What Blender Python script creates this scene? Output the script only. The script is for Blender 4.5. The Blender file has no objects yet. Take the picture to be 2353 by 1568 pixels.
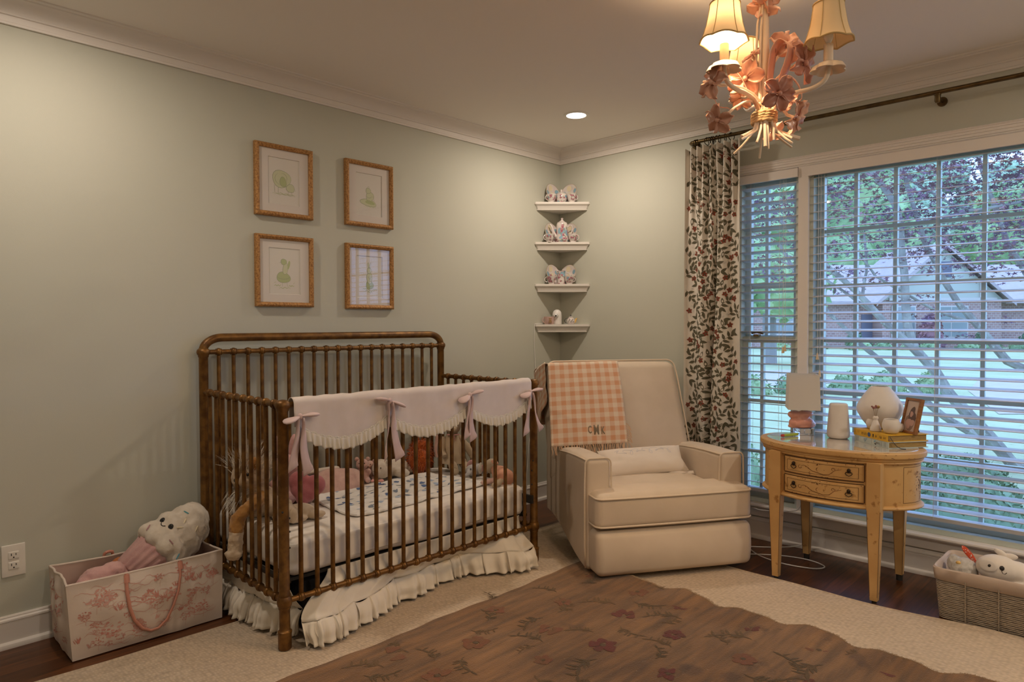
import bpy, math, random
from mathutils import Vector, Matrix, noise
sc = bpy.context.scene
col = sc.collection
random.seed(7)

# ---------------------------------------------------------------- camera
cam_data = bpy.data.cameras.new('camera')
cam = bpy.data.objects.new('camera', cam_data)
col.objects.link(cam)
cam_data.sensor_width = 36.0
cam_data.lens = 36.0 * 1585.03 / 2353.0
cam_data.clip_start = 0.05
cam_data.clip_end = 400
_y, _p, _r = 0.768416, -0.0232015, -0.00306376
_f = Vector((math.cos(_y) * math.cos(_p), math.sin(_y) * math.cos(_p), math.sin(_p)))
_rt = Vector((math.sin(_y), -math.cos(_y), 0))
_up = _rt.cross(_f)
_r2 = _rt * math.cos(_r) + _up * math.sin(_r)
_u2 = _up * math.cos(_r) - _rt * math.sin(_r)
cam.matrix_world = Matrix(((_r2.x, _u2.x, -_f.x, -3.73487), (_r2.y, _u2.y, -_f.y, -3.13932), (_r2.z, _u2.z, -_f.z, 1.2), (0, 0, 0, 1)))
sc.camera = cam

# ---------------------------------------------------------------- sky, exposure
world = bpy.data.worlds.new('overcast_sky')
sc.world = world
world.use_nodes = True
bg = world.node_tree.nodes['Background']
bg.inputs[0].default_value = (0.33, 0.53, 1.0, 1)
bg.inputs[1].default_value = 4.6
sc.view_settings.view_transform = 'Standard'
sc.view_settings.look = 'None'
sc.view_settings.exposure = 0.0
sc.view_settings.gamma = 1.0
sc.view_settings.use_curve_mapping = False
LAMP = (1.0, 0.84, 0.68)          # colour of the recessed lamps
LAMP_W = 10.0
BULB = (1.0, 0.66, 0.36)          # colour of the chandelier bulbs
BULB_W = 18.5
cy = sc.cycles
cy.max_bounces = 8
cy.diffuse_bounces = 4
cy.glossy_bounces = 3
cy.transmission_bounces = 6
cy.transparent_max_bounces = 12
cy.caustics_reflective = False
cy.caustics_refractive = False
cy.sample_clamp_indirect = 4.0
cy.use_denoising = True

# ---------------------------------------------------------------- helpers
PI = math.pi
def V(*a): return Vector(a)
def lerp(a, b, t): return a + (b - a) * t
def smooth01(t):
    t = max(0.0, min(1.0, t)); return t * t * (3 - 2 * t)
def frame(axis, up=(0, 0, 1)):
    """4x4 turning local z to AXIS"""
    z = Vector(axis).normalized(); u = Vector(up)
    if abs(z.dot(u)) > 0.98: u = Vector((0, 1, 0))
    x = u.cross(z).normalized(); y = z.cross(x)
    return Matrix(((x.x, y.x, z.x, 0), (x.y, y.y, z.y, 0), (x.z, y.z, z.z, 0), (0, 0, 0, 1)))
def at(p, axis=None, rz=0.0):
    M = Matrix.Translation(Vector(p))
    if axis is not None: M = M @ frame(axis)
    if rz: M = M @ Matrix.Rotation(rz, 4, 'Z')
    return M

SHIFT = {}
def link(o): col.objects.link(o); return o
def tag(o, label=None, cat=None, group=None, kind=None):
    if label: o['label'] = label
    if cat: o['category'] = cat
    if group: o['group'] = group
    if kind: o['kind'] = kind
    return o
def thing(name, label, cat, loc=(0, 0, 0), rz=0.0, group=None, world=True, kind=None):
    """An Empty at the base of a thing. world: its parts are written in room coordinates, else in its own."""
    o = bpy.data.objects.new(name, None)
    o.empty_display_size = 0.05
    o.location = loc; o.rotation_euler = (0, 0, rz)
    SHIFT[o.name] = Vector(loc) if world else Vector((0, 0, 0))
    link(o)
    return tag(o, label, cat, group, kind)
def copy_tree(o, parent=None):
    c = o.copy(); link(c); SHIFT[c.name] = SHIFT.get(o.name, Vector((0, 0, 0)))
    if parent: c.parent = parent
    for ch in list(o.children): copy_tree(ch, c)
    return c
def root_of(o):
    while o.parent: o = o.parent
    return o

def cr(P, k=6):
    P = [Vector(p) for p in P]; out = []
    for i in range(len(P) - 1):
        p0, p1, p2, p3 = P[max(0, i - 1)], P[i], P[i + 1], P[min(len(P) - 1, i + 2)]
        for j in range(k):
            t = j / k; out.append(.5 * ((2 * p1) + (p2 - p0) * t + (2 * p0 - 5 * p1 + 4 * p2 - p3) * t * t + (3 * p1 - p0 - 3 * p2 + p3) * t ** 3))
    return out + [P[-1]]

class MB:
    def __init__(s): s.v = []; s.f = []; s.mi = []; s.uv = []
    def add(s, vs, fs, mi=0, uvs=None, M=None):
        b = len(s.v)
        s.v.extend((M @ Vector(p)) if M is not None else Vector(p) for p in vs)
        s.uv.extend(uvs if uvs else [(0, 0)] * len(vs))
        for f in fs: s.f.append(tuple(b + i for i in f)); s.mi.append(mi)
        return s
    def box(s, c, d, mi=0, M=None):
        x, y, z = d[0] / 2, d[1] / 2, d[2] / 2
        vs = [(c[0] + a * x, c[1] + b * y, c[2] + e * z) for a in (-1, 1) for b in (-1, 1) for e in (-1, 1)]
        return s.add(vs, [(0, 1, 3, 2), (4, 6, 7, 5), (0, 4, 5, 1), (2, 3, 7, 6), (0, 2, 6, 4), (1, 5, 7, 3)], mi, None, M)
    def span(s, a, b, mi=0, M=None):
        return s.box([(a[i] + b[i]) / 2 for i in range(3)], [abs(b[i] - a[i]) for i in range(3)], mi, M)
    def tube(s, pts, r, n=8, mi=0, cap=True, closed=False, flat=1.0, M=None):
        P = [Vector(p) for p in pts]; m = len(P)
        R = r if isinstance(r, (list, tuple)) else [r] * m
        T = []
        for i in range(m):
            a = P[(i - 1) % m] if closed else P[max(i - 1, 0)]
            b = P[(i + 1) % m] if closed else P[min(i + 1, m - 1)]
            t = b - a
            T.append(t.normalized() if t.length > 1e-9 else Vector((0, 0, 1)))
        x = Vector((0, 0, 1)).cross(T[0])
        if x.length < 0.05: x = Vector((1, 0, 0))
        x.normalize()
        vs = []; fs = []
        for i in range(m):
            x = (x - T[i] * x.dot(T[i]))
            x = x.normalized() if x.length > 1e-6 else Vector((1, 0, 0))
            y = T[i].cross(x)
            for k in range(n):
                a = 2 * PI * k / n
                vs.append(P[i] + x * (math.cos(a) * R[i]) + y * (math.sin(a) * R[i] * flat))
        for i in range(m if closed else m - 1):
            j = (i + 1) % m
            for k in range(n):
                l = (k + 1) % n
                fs.append((i * n + k, i * n + l, j * n + l, j * n + k))
        if cap and not closed:
            fs.append(tuple(reversed(range(n)))); fs.append(tuple((m - 1) * n + k for k in range(n)))
        return s.add(vs, fs, mi, None, M)
    def lathe(s, prof, n=24, mi=0, M=None, sx=1.0, sy=1.0, wob=None):
        vs = []; fs = []; rows = []
        for (r, z) in prof:
            if r < 1e-6:
                rows.append([len(vs)]); vs.append((0, 0, z))
            else:
                row = []
                for k in range(n):
                    a = 2 * PI * k / n
                    q = r * (wob(a, z) if wob else 1.0)
                    row.append(len(vs)); vs.append((q * sx * math.cos(a), q * sy * math.sin(a), z))
                rows.append(row)
        for A, B in zip(rows[:-1], rows[1:]):
            for k in range(n):
                l = (k + 1) % n
                if len(A) == 1 and len(B) == 1: break
                if len(A) == 1: fs.append((A[0], B[l], B[k]))
                elif len(B) == 1: fs.append((A[k], A[l], B[0]))
                else: fs.append((A[k], A[l], B[l], B[k]))
        return s.add(vs, fs, mi, None, M)
    def ell(s, c, r, mi=0, R=None, nu=16, nv=10):
        M = Matrix.Translation(Vector(c)) @ (R if R is not None else Matrix()) @ Matrix.Diagonal((r[0], r[1], r[2], 1))
        return s.lathe([(math.sin(PI * j / nv) if 0 < j < nv else 0, -math.cos(PI * j / nv)) for j in range(nv + 1)], nu, mi, M)
    def grid(s, fn, nu, nv, mi=0, cu=False, cv=False, uvf=None, M=None):
        vs = []; uvs = []; fs = []
        mu = nu if cu else nu + 1; mv = nv if cv else nv + 1
        for j in range(mv):
            for i in range(mu):
                u, v = i / nu, j / nv
                vs.append(Vector(fn(u, v))); uvs.append(uvf(u, v) if uvf else (u, v))
        for j in range(nv):
            for i in range(nu):
                a = j * mu + i; b = j * mu + (i + 1) % mu
                c = ((j + 1) % mv) * mu + (i + 1) % mu; d = ((j + 1) % mv) * mu + i
                fs.append((a, b, c, d))
        return s.add(vs, fs, mi, uvs, M)
    def rbox(s, c, d, r, mi=0, n=8, puff=(0, 0, 0), M=None, fn=None):
        """box with rounded edges whose faces may bulge; fn moves each point"""
        h = [x / 2 for x in d]; r = min(r, min(h) * 0.999)
        base = len(s.v)
        for ax in range(3):
            for sg in (-1, 1):
                a1, a2 = (ax + 1) % 3, (ax + 2) % 3
                def g(u, v, ax=ax, sg=sg, a1=a1, a2=a2):
                    def q(t, H):
                        # denser near the edges so that the roundings are sampled
                        k = 3.0 if H > r * 2 else 1.0
                        e = r / H
                        if t < .25: x = lerp(0, e / 2, t / .25) if H > r * 1.5 else t
                        elif t > .75: x = 1 - lerp(0, e / 2, (1 - t) / .25) if H > r * 1.5 else t
                        else: x = lerp(e / 2, 1 - e / 2, (t - .25) / .5) if H > r * 1.5 else t
                        return (x * 2 - 1) * H
                    p = [0, 0, 0]
                    uu, vv = (u, v) if sg > 0 else (1 - u, v)
                    p[ax] = sg * h[ax]; p[a1] = q(uu, h[a1]); p[a2] = q(vv, h[a2])
                    b = [max(-h[i] + r, min(h[i] - r, p[i])) for i in range(3)]
                    dv = Vector([p[i] - b[i] for i in range(3)])
                    if dv.length > 1e-9: dv = dv.normalized() * r
                    o = Vector(b) + dv
                    for i in range(3):
                        if puff[i]:
                            j, k = (i + 1) % 3, (i + 2) % 3
                            w = max(0, 1 - (o[j] / h[j]) ** 2) * max(0, 1 - (o[k] / h[k]) ** 2)
                            o[i] += puff[i] * w * (o[i] / h[i])
                    o = o + Vector(c)
                    return fn(o) if fn else o
                s.grid(g, n * 2, n * 2, mi, M=M)
        return s
    def poly(s, pts, mi=0, M=None): return s.add(pts, [tuple(range(len(pts)))], mi, None, M)
    def prism(s, pts, z0, z1, mi=0, M=None):
        n = len(pts)
        vs = [(p[0], p[1], z0) for p in pts] + [(p[0], p[1], z1) for p in pts]
        fs = [tuple(reversed(range(n))), tuple(range(n, 2 * n))] + [(i, (i + 1) % n, n + (i + 1) % n, n + i) for i in range(n)]
        return s.add(vs, fs, mi, None, M)
    def sweep(s, prof, a, b, outdir, mi=0, mitre_a=0.0, mitre_b=0.0):
        """moulding: profile (d, z) swept from a to b; d goes along outdir; mitre: shift along the run per d"""
        a, b = Vector(a), Vector(b); o = Vector(outdir); t = (b - a).normalized(); n = len(prof)
        vs = [a + o * d + Vector((0, 0, z)) + t * (mitre_a * d) for d, z in prof] + [b + o * d + Vector((0, 0, z)) + t * (mitre_b * d) for d, z in prof]
        fs = [(i, i + 1, n + i + 1, n + i) for i in range(n - 1)] + [tuple(range(n)), tuple(reversed(range(n, 2 * n)))]
        return s.add(vs, fs, mi)
    def stroke(s, S, path, w, eps=0.0008, mi=0, taper=True, lift=None):
        """a painted line lying on surface S(u, v) -> point; w in surface units of S's arguments given as function of metres"""
        L = len(path); vs = []; fs = []
        for i, (u, v) in enumerate(path):
            p0 = path[max(i - 1, 0)]; p1 = path[min(i + 1, L - 1)]
            dx, dy = p1[0] - p0[0], p1[1] - p0[1]; d = math.hypot(dx, dy) or 1
            ww = w / 2 * (math.sin(PI * (0.12 + 0.76 * i / max(1, L - 1))) if taper else 1)
            nx, ny = -dy / d * ww, dx / d * ww
            vs.append(on_surface(S, u + nx, v + ny, eps)); vs.append(on_surface(S, u - nx, v - ny, eps))
        for i in range(L - 1): fs.append((2 * i, 2 * i + 1, 2 * i + 3, 2 * i + 2))
        return s.add(vs, fs, mi)
    def leaf(s, S, u, v, ang, ln, wd, eps=0.0008, mi=0, n=6, bend=0.0):
        """a painted leaf starting at (u, v)"""
        vs = []; fs = []; ca, sa = math.cos(ang), math.sin(ang)
        for i in range(n + 1):
            t = i / n; h = wd / 2 * math.sin(PI * min(1, t ** .8)) + 1e-5
            off = bend * ln * t * t
            for q in (-h, h):
                x, y = ln * t, q + off
                vs.append(on_surface(S, u + x * ca - y * sa, v + x * sa + y * ca, eps))
        for i in range(n): fs.append((2 * i, 2 * i + 1, 2 * i + 3, 2 * i + 2))
        return s.add(vs, fs, mi)
    def spot(s, S, u, v, r, eps=0.0008, mi=0, n=9, sy=1.0, rnd=0.0, rings=1):
        vs = [on_surface(S, u, v, eps)]; fs = []
        k0 = random.random() * 6
        for j in range(1, rings + 1):
            for i in range(n):
                a = 2 * PI * i / n; q = r * j / rings * (1 + rnd * math.sin(3 * a + k0) + rnd * random.uniform(-.5, .5))
                vs.append(on_surface(S, u + q * math.cos(a), v + q * sy * math.sin(a), eps))
        for i in range(n): fs.append((0, 1 + i, 1 + (i + 1) % n))
        for j in range(1, rings):
            for i in range(n):
                l = (i + 1) % n
                fs.append((1 + (j - 1) * n + i, 1 + j * n + i, 1 + j * n + l, 1 + (j - 1) * n + l))
        return s.add(vs, fs, mi)
    def build(s, name, mats, parent=None, smooth=True, angle=42, solid=None, sub=0, merge=None, label=None, kind=None):
        me = bpy.data.meshes.new(name)
        sh = SHIFT.get(root_of(parent).name, Vector((0, 0, 0))) if parent else Vector((0, 0, 0))
        me.from_pydata([tuple(p - sh) for p in s.v], [], s.f)
        uvl = me.uv_layers.new(name='UVMap')
        for lp in me.loops: uvl.data[lp.index].uv = s.uv[lp.vertex_index]
        for m in (mats if isinstance(mats, (list, tuple)) else [mats]): me.materials.append(m)
        for p, k in zip(me.polygons, s.mi): p.material_index = k
        if merge:
            import bmesh
            bm = bmesh.new(); bm.from_mesh(me); bmesh.ops.remove_doubles(bm, verts=bm.verts, dist=merge); bmesh.ops.recalc_face_normals(bm, faces=bm.faces); bm.to_mesh(me); bm.free()
        if smooth:
            me.shade_smooth()
            if angle < 179: me.set_sharp_from_angle(angle=math.radians(angle))
        me.update()
        o = link(bpy.data.objects.new(name, me))
        if parent: o.parent = parent
        if solid:
            md = o.modifiers.new('thickness', 'SOLIDIFY'); md.thickness = solid; md.offset = 0
        if sub:
            md = o.modifiers.new('smooth', 'SUBSURF'); md.levels = sub; md.render_levels = sub
        if label: o['label'] = label
        if kind: o['kind'] = kind
        return o
def on_surface(S, u, v, eps):
    p = Vector(S(u, v)); e = 1e-3
    n = (Vector(S(u + e, v)) - p).cross(Vector(S(u, v + e)) - p)
    return p + n.normalized() * eps if n.length > 1e-12 else p
def blend(mb, name, mats, parent, vox=0.006, smooth=4, disp=0.0, dscale=60.0, sub=False, label=None):
    """one continuous skin over the overlapping solids in MB"""
    tmp = mb.build('tmp', mats, None, angle=180)
    m = tmp.modifiers.new('r', 'REMESH'); m.mode = 'VOXEL'; m.voxel_size = vox
    m = tmp.modifiers.new('s', 'SMOOTH'); m.factor = .5; m.iterations = smooth
    dg = bpy.context.evaluated_depsgraph_get()
    me = bpy.data.meshes.new_from_object(tmp.evaluated_get(dg))
    bpy.data.objects.remove(tmp)
    sh = SHIFT.get(root_of(parent).name, Vector((0, 0, 0))) if parent else Vector((0, 0, 0))
    nrm = [v.normal.copy() for v in me.vertices]
    for v, n in zip(me.vertices, nrm):
        p = v.co
        if disp: v.co = p + n * (disp * noise.noise(p * dscale) + disp * .6 * noise.noise(p * dscale * 2.3))
        v.co = v.co - sh
    me.name = name
    me.materials.clear()
    for mt in (mats if isinstance(mats, (list, tuple)) else [mats]): me.materials.append(mt)
    me.shade_smooth()
    o = link(bpy.data.objects.new(name, me))
    if parent: o.parent = parent
    if label: o['label'] = label
    return o
def strands(mb, pts, ln, w, mi=0, droop=0.3, jit=0.4, seg=3):
    """tufts of hair: thin bent blades from (point, direction) pairs"""
    for p, d in pts:
        d = (Vector(d).normalized() + Vector([random.uniform(-jit, jit) for _ in range(3)])).normalized()
        L = ln * random.uniform(.6, 1.15)
        sd = d.cross(Vector([random.uniform(-1, 1) for _ in range(3)]))
        sd = sd.normalized() * (w / 2) if sd.length > 1e-6 else Vector((w / 2, 0, 0))
        q = Vector(p); vs = []; dd = d.copy()
        for i in range(seg + 1):
            k = 1 - i / seg * .85
            vs += [q - sd * k, q + sd * k]
            q = q + dd * (L / seg); dd = (dd + Vector((0, 0, -droop / seg))).normalized()
        mb.add(vs, [(2 * i, 2 * i + 1, 2 * i + 3, 2 * i + 2) for i in range(seg)], mi)
def text_verts(body, size, M, mb, mi=0, depth=0.0006, align='CENTER', sx=1.0, fn=None, bold=0.0):
    cu = bpy.data.curves.new('t', 'FONT'); cu.body = body; cu.size = size; cu.align_x = align; cu.align_y = 'CENTER'
    cu.extrude = 0 if fn else depth; cu.offset = bold; cu.resolution_u = 3
    o = link(bpy.data.objects.new('t', cu))
    dg = bpy.context.evaluated_depsgraph_get()
    me = bpy.data.meshes.new_from_object(o.evaluated_get(dg))
    vs = [Vector((v.co.x * sx, v.co.y, v.co.z)) for v in me.vertices]; fs = [tuple(p.vertices) for p in me.polygons]
    bpy.data.objects.remove(o)
    if fn: mb.add([fn(p.x, p.y) for p in vs], fs, mi)
    else: mb.add(vs, fs, mi, None, M)

# ---------------------------------------------------------------- materials
def _n(nt, t, **k):
    x = nt.nodes.new(t)
    for a, b in k.items(): setattr(x, a, b)
    return x
def mat(name, c, rough=.6, metal=0.0, c2=None, ns=8.0, nmix=.5, bump=0.0, bs=200.0, bd=4.0, spec=.5, sheen=0.0, stretch=(1, 1, 1), coat=0.0, sub=0.0, lo=.35, hi=.65, c3=None, ns3=40.0):
    m = bpy.data.materials.new(name); m.use_nodes = True
    nt = m.node_tree; b = nt.nodes['Principled BSDF']
    b.inputs['Base Color'].default_value = (*c, 1)
    b.inputs['Roughness'].default_value = rough; b.inputs['Metallic'].default_value = metal
    b.inputs['Specular IOR Level'].default_value = spec
    if sheen: b.inputs['Sheen Weight'].default_value = sheen
    if coat: b.inputs['Coat Weight'].default_value = coat; b.inputs['Coat Roughness'].default_value = .08
    tc = _n(nt, 'ShaderNodeTexCoord'); mp = _n(nt, 'ShaderNodeMapping')
    mp.inputs['Scale'].default_value = stretch
    nt.links.new(tc.outputs['Object'], mp.inputs[0])
    src = None
    def mixcol(src, cb, scale, lo, hi):
        no = _n(nt, 'ShaderNodeTexNoise'); no.inputs['Scale'].default_value = scale; no.inputs['Detail'].default_value = 4
        nt.links.new(mp.outputs[0], no.inputs['Vector'])
        mr = _n(nt, 'ShaderNodeMapRange'); mr.inputs[1].default_value = lo; mr.inputs[2].default_value = hi
        nt.links.new(no.outputs['Fac'], mr.inputs[0])
        mx = _n(nt, 'ShaderNodeMix', data_type='RGBA')
        nt.links.new(mr.outputs[0], mx.inputs['Factor'])
        if src is None: mx.inputs[6].default_value = (*c, 1)
        else: nt.links.new(src, mx.inputs[6])
        mx.inputs[7].default_value = (*cb, 1)
        return mx.outputs[2]
    if c2: src = mixcol(None, c2, ns, lo, hi)
    if c3: src = mixcol(src, c3, ns3, .62, .7)
    if src is not None: nt.links.new(src, b.inputs['Base Color'])
    if bump:
        no = _n(nt, 'ShaderNodeTexNoise'); no.inputs['Scale'].default_value = bs; no.inputs['Detail'].default_value = bd
        nt.links.new(mp.outputs[0], no.inputs['Vector'])
        bp = _n(nt, 'ShaderNodeBump'); bp.inputs['Strength'].default_value = bump; bp.inputs['Distance'].default_value = .004
        nt.links.new(no.outputs['Fac'], bp.inputs['Height']); nt.links.new(bp.outputs[0], b.inputs['Normal'])
    return m
def emit(name, c, s):
    m = bpy.data.materials.new(name); m.use_nodes = True; nt = m.node_tree
    b = nt.nodes['Principled BSDF']; b.inputs['Base Color'].default_value = (*c, 1)
    b.inputs['Emission Color'].default_value = (*c, 1); b.inputs['Emission Strength'].default_value = s
    return m
def glass_pane(name, tint=(.97, .99, 1.0)):
    m = bpy.data.materials.new(name); m.use_nodes = True; nt = m.node_tree; nt.nodes.clear()
    out = _n(nt, 'ShaderNodeOutputMaterial'); tr = _n(nt, 'ShaderNodeBsdfTransparent'); gl = _n(nt, 'ShaderNodeBsdfGlossy')
    lw = _n(nt, 'ShaderNodeLayerWeight'); lw.inputs[0].default_value = .5; pw = _n(nt, 'ShaderNodeMath', operation='POWER'); pw.inputs[1].default_value = 4.5
    ma = _n(nt, 'ShaderNodeMath', operation='MULTIPLY_ADD'); ma.inputs[1].default_value = .85; ma.inputs[2].default_value = .045; mx = _n(nt, 'ShaderNodeMixShader')
    tr.inputs[0].default_value = (*tint, 1); gl.inputs['Roughness'].default_value = .0
    nt.links.new(lw.outputs['Facing'], pw.inputs[0]); nt.links.new(pw.outputs[0], ma.inputs[0])
    nt.links.new(ma.outputs[0], mx.inputs[0]); nt.links.new(tr.outputs[0], mx.inputs[1]); nt.links.new(gl.outputs[0], mx.inputs[2]); nt.links.new(mx.outputs[0], out.inputs[0])
    return m
def translucent(name, c, t=.5, rough=.8):
    m = bpy.data.materials.new(name); m.use_nodes = True; nt = m.node_tree; nt.nodes.clear()
    out = _n(nt, 'ShaderNodeOutputMaterial'); d = _n(nt, 'ShaderNodeBsdfDiffuse'); tl = _n(nt, 'ShaderNodeBsdfTranslucent'); mx = _n(nt, 'ShaderNodeMixShader')
    d.inputs[0].default_value = (*c, 1); tl.inputs[0].default_value = (*c, 1); mx.inputs[0].default_value = t
    nt.links.new(d.outputs[0], mx.inputs[1]); nt.links.new(tl.outputs[0], mx.inputs[2]); nt.links.new(mx.outputs[0], out.inputs[0])
    return m
# ================================================================ the room
CEIL = 2.41
XW, YN = -4.4, -4.6               # far ends of the room behind the camera
M_wall = mat('sage_paint', (.55, .55, .475), .75, c2=(.54, .545, .47), ns=3, bump=.08, bs=350, spec=.3)
M_ceil = mat('ceiling_paint', (.88, .83, .78), .85, bump=.06, bs=300, spec=.2)
M_trim = mat('trim_paint', (.80, .75, .71), .45, spec=.4)

def wood_floor():
    m = bpy.data.materials.new('dark_hardwood'); m.use_nodes = True; nt = m.node_tree; b = nt.nodes['Principled BSDF']
    tc = _n(nt, 'ShaderNodeTexCoord'); br = _n(nt, 'ShaderNodeTexBrick')
    br.offset = .37; br.inputs['Scale'].default_value = 1; br.inputs['Brick Width'].default_value = 1.15; br.inputs['Row Height'].default_value = .083
    br.inputs['Mortar Size'].default_value = .0012; br.inputs['Bias'].default_value = -.1
    br.inputs['Color1'].default_value = (.075, .024, .0075, 1); br.inputs['Color2'].default_value = (.135, .046, .014, 1); br.inputs['Mortar'].default_value = (.012, .006, .003, 1)
    nt.links.new(tc.outputs['Object'], br.inputs['Vector'])
    mp = _n(nt, 'ShaderNodeMapping'); mp.inputs['Scale'].default_value = (2.2, 38, 1); nt.links.new(tc.outputs['Object'], mp.inputs[0])
    no = _n(nt, 'ShaderNodeTexNoise'); no.inputs['Scale'].default_value = 2.0; no.inputs['Detail'].default_value = 6; no.inputs['Distortion'].default_value = .6; nt.links.new(mp.outputs[0], no.inputs['Vector'])
    mr = _n(nt, 'ShaderNodeMapRange'); mr.inputs[1].default_value = .3; mr.inputs[2].default_value = .7; mr.inputs[3].default_value = .45; mr.inputs[4].default_value = 1.25
    nt.links.new(no.outputs['Fac'], mr.inputs[0])
    mx = _n(nt, 'ShaderNodeMix', data_type='RGBA', blend_type='MULTIPLY'); mx.inputs['Factor'].default_value = 1
    nt.links.new(br.outputs['Color'], mx.inputs[6]); nt.links.new(mr.outputs[0], mx.inputs[7]); nt.links.new(mx.outputs[2], b.inputs['Base Color'])
    b.inputs['Roughness'].default_value = .30; b.inputs['Specular IOR Level'].default_value = .35
    bp = _n(nt, 'ShaderNodeBump'); bp.inputs['Strength'].default_value = .15; bp.inputs['Distance'].default_value = .002
    nt.links.new(br.outputs['Fac'], bp.inputs['Height']); bp.invert = True; nt.links.new(bp.outputs[0], b.inputs['Normal'])
    return m
MB().span((XW - .15, YN - .15, -.05), (.14, .15, 0)).build('floor', wood_floor(), kind='structure', smooth=False)
MB().span((XW - .15, YN - .15, CEIL), (.14, .15, CEIL + .1)).build('ceiling', M_ceil, kind='structure', smooth=False)
MB().span((XW - .15, 0, 0), (.14, .15, CEIL)).build('wall_left', M_wall, kind='structure', smooth=False)
MB().span((XW - .15, YN - .15, 0), (XW, 0, CEIL)).build('wall_front', M_wall, kind='structure', smooth=False)
MB().span((XW, YN - .15, 0), (.14, YN, CEIL)).build('wall_back', M_wall, kind='structure', smooth=False)
WY0, WY1, WZ0, WZ1 = -1.325, -2.885, .175, 2.035
wr = MB()
wr.span((0, WY0, 0), (.14, 0, CEIL)); wr.span((0, YN, 0), (.14, WY1, CEIL))
wr.span((0, WY1, 0), (.14, WY0, WZ0)); wr.span((0, WY1, WZ1), (.14, WY0, CEIL))
wr.build('wall_right', M_wall, kind='structure', smooth=False)

crown = [(0, 2.318), (.012, 2.318), (.014, 2.326), (.010, 2.330), (.013, 2.344), (.013, 2.350), (.020, 2.352), (.022, 2.358), (.018, 2.361), (.024, 2.376), (.036, 2.388), (.052, 2.396), (.068, 2.399), (.072, 2.403), (.086, 2.405), (.088, CEIL), (0, CEIL)]
MB().sweep(crown, (XW, 0, 0), (0, 0, 0), (0, -1, 0), mitre_b=-1).build('trim_1', M_trim, kind='structure', angle=30)
MB().sweep(crown, (0, 0, 0), (0, YN, 0), (-1, 0, 0), mitre_a=1).build('trim_2', M_trim, kind='structure', angle=30)
base = [(0, .118), (.006, .118), (.009, .113), (.009, .109), (.015, .104), (.016, .098), (.012, .095), (.014, .092), (.014, .022), (.020, .021), (.027, .016), (.030, .008), (.030, 0), (0, 0)]
MB().sweep(base, (XW, 0, 0), (0, 0, 0), (0, -1, 0), mitre_b=-1).build('baseboard_left', M_trim, kind='structure', angle=30)
MB().sweep(base, (0, 0, 0), (0, YN, 0), (-1, 0, 0), mitre_a=1).build('baseboard_right', M_trim, kind='structure', angle=30)

# window casing: head with reeds, sides, mullion post, stool and apron
cs = MB()
head = [(0, 2.092), (.020, 2.092), (.024, 2.088), (.020, 2.082), (.020, 2.076), (.017, 2.074), (.020, 2.071), (.020, 2.062), (.017, 2.060), (.019, 2.057), (.019, 2.048), (.015, 2.046), (.017, 2.042), (.014, 2.036), (0, 2.034)]
cs.sweep(head, (0, -1.265, 0), (0, -2.945, 0), (-1, 0, 0))
cs.span((-.018, -1.27, .2), (0, -1.325, 2.035)); cs.span((-.018, -2.885, .2), (0, -2.94, 2.035))
cs.span((-.018, -1.724, .19), (.10, -1.672, 2.035))
stool = [(.0, .200), (-.10, .200), (-.10, .176), (.034, .176), (.040, .182), (.040, .194), (.034, .200), (0, .200)]
cs.sweep([(d, z) for d, z in [(-.06, .176), (.032, .176), (.040, .181), (.042, .187), (.040, .194), (.032, .199), (-.06, .199)]], (0, -1.245, 0), (0, -2.965, 0), (-1, 0, 0))
cs.sweep([(0, .176), (.016, .176), (.016, .128), (.012, .124), (0, .122)], (0, -1.27, 0), (0, -2.94, 0), (-1, 0, 0))
cs.build('trim_3', M_trim, kind='structure', angle=25)

# windows
M_sash = mat('sash_paint', (.60, .66, .60), .5)
M_pane = glass_pane('window_glass')
M_brass = mat('aged_brass', (.30, .20, .085), .35, 1.0)
def window(name, y0, y1, x, mv, mh, z0=.2, z1=2.03, st=.045, meet=None):
    root = thing(name, None, None, (x, (y0 + y1) / 2, z0), kind='structure')
    f = MB()
    f.span((.005, y0, z0), (.135, y0 - .0195, z1)); f.span((.005, y1 + .0195, z0), (.135, y1, z1)); f.span((.005, y0 - .0195, z1 - .0195), (.135, y1 + .0195, z1)); f.span((.005, y0 - .0195, z0), (.135, y1 + .0195, z0 + .024))
    f.build('frame', M_sash, root, angle=30)
    parts = [(z0 + .025, z1 - .02, x)] if meet is None else [(meet - .015, z1 - .02, x + .02), (z0 + .025, meet + .018, x - .012)]
    for k, (a, b, xx) in enumerate(parts):
        s = MB(); ya, yb = y0 - .02, y1 + .02
        s.span((xx - .017, ya, a), (xx + .017, ya - st, b)); s.span((xx - .017, yb, a), (xx + .017, yb + st, b))
        s.span((xx - .0165, ya - st, a), (xx + .0165, yb + st, a + .04)); s.span((xx - .0165, ya - st, b - .034), (xx + .0165, yb + st, b))
        so = s.build('sash', M_sash, root, angle=30)
        g = MB()
        for y in (mv[k] if meet else mv): g.span((xx - .012, y - .009, a + .03), (xx + .014, y + .009, b - .03))
        for z in mh:
            if a + .05 < z < b - .05: g.span((xx - .011, ya - st + .01, z - .009), (xx + .013, yb + st - .01, z + .009))
        g.build('muntins', M_sash, so, angle=30)
        MB().span((xx + .001, ya - st + .005, a + .03), (xx + .005, yb + st - .005, b - .03)).build('pane', M_pane, so, smooth=False)
    return root
w1 = window('window_1', -1.325, -1.672, .055, ([-1.466], [-1.455]), [1.733, 1.41, .768, .48], meet=1.113, st=.032)
lt = MB(); lt.box((.022, -1.43, 1.137), (.03, .03, .012)); lt.tube([(.02, -1.40, 1.148), (.015, -1.43, 1.155), (.012, -1.47, 1.147)], .005, 6)
lt.build('latch', M_brass, w1, label='brass sash latch')
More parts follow.
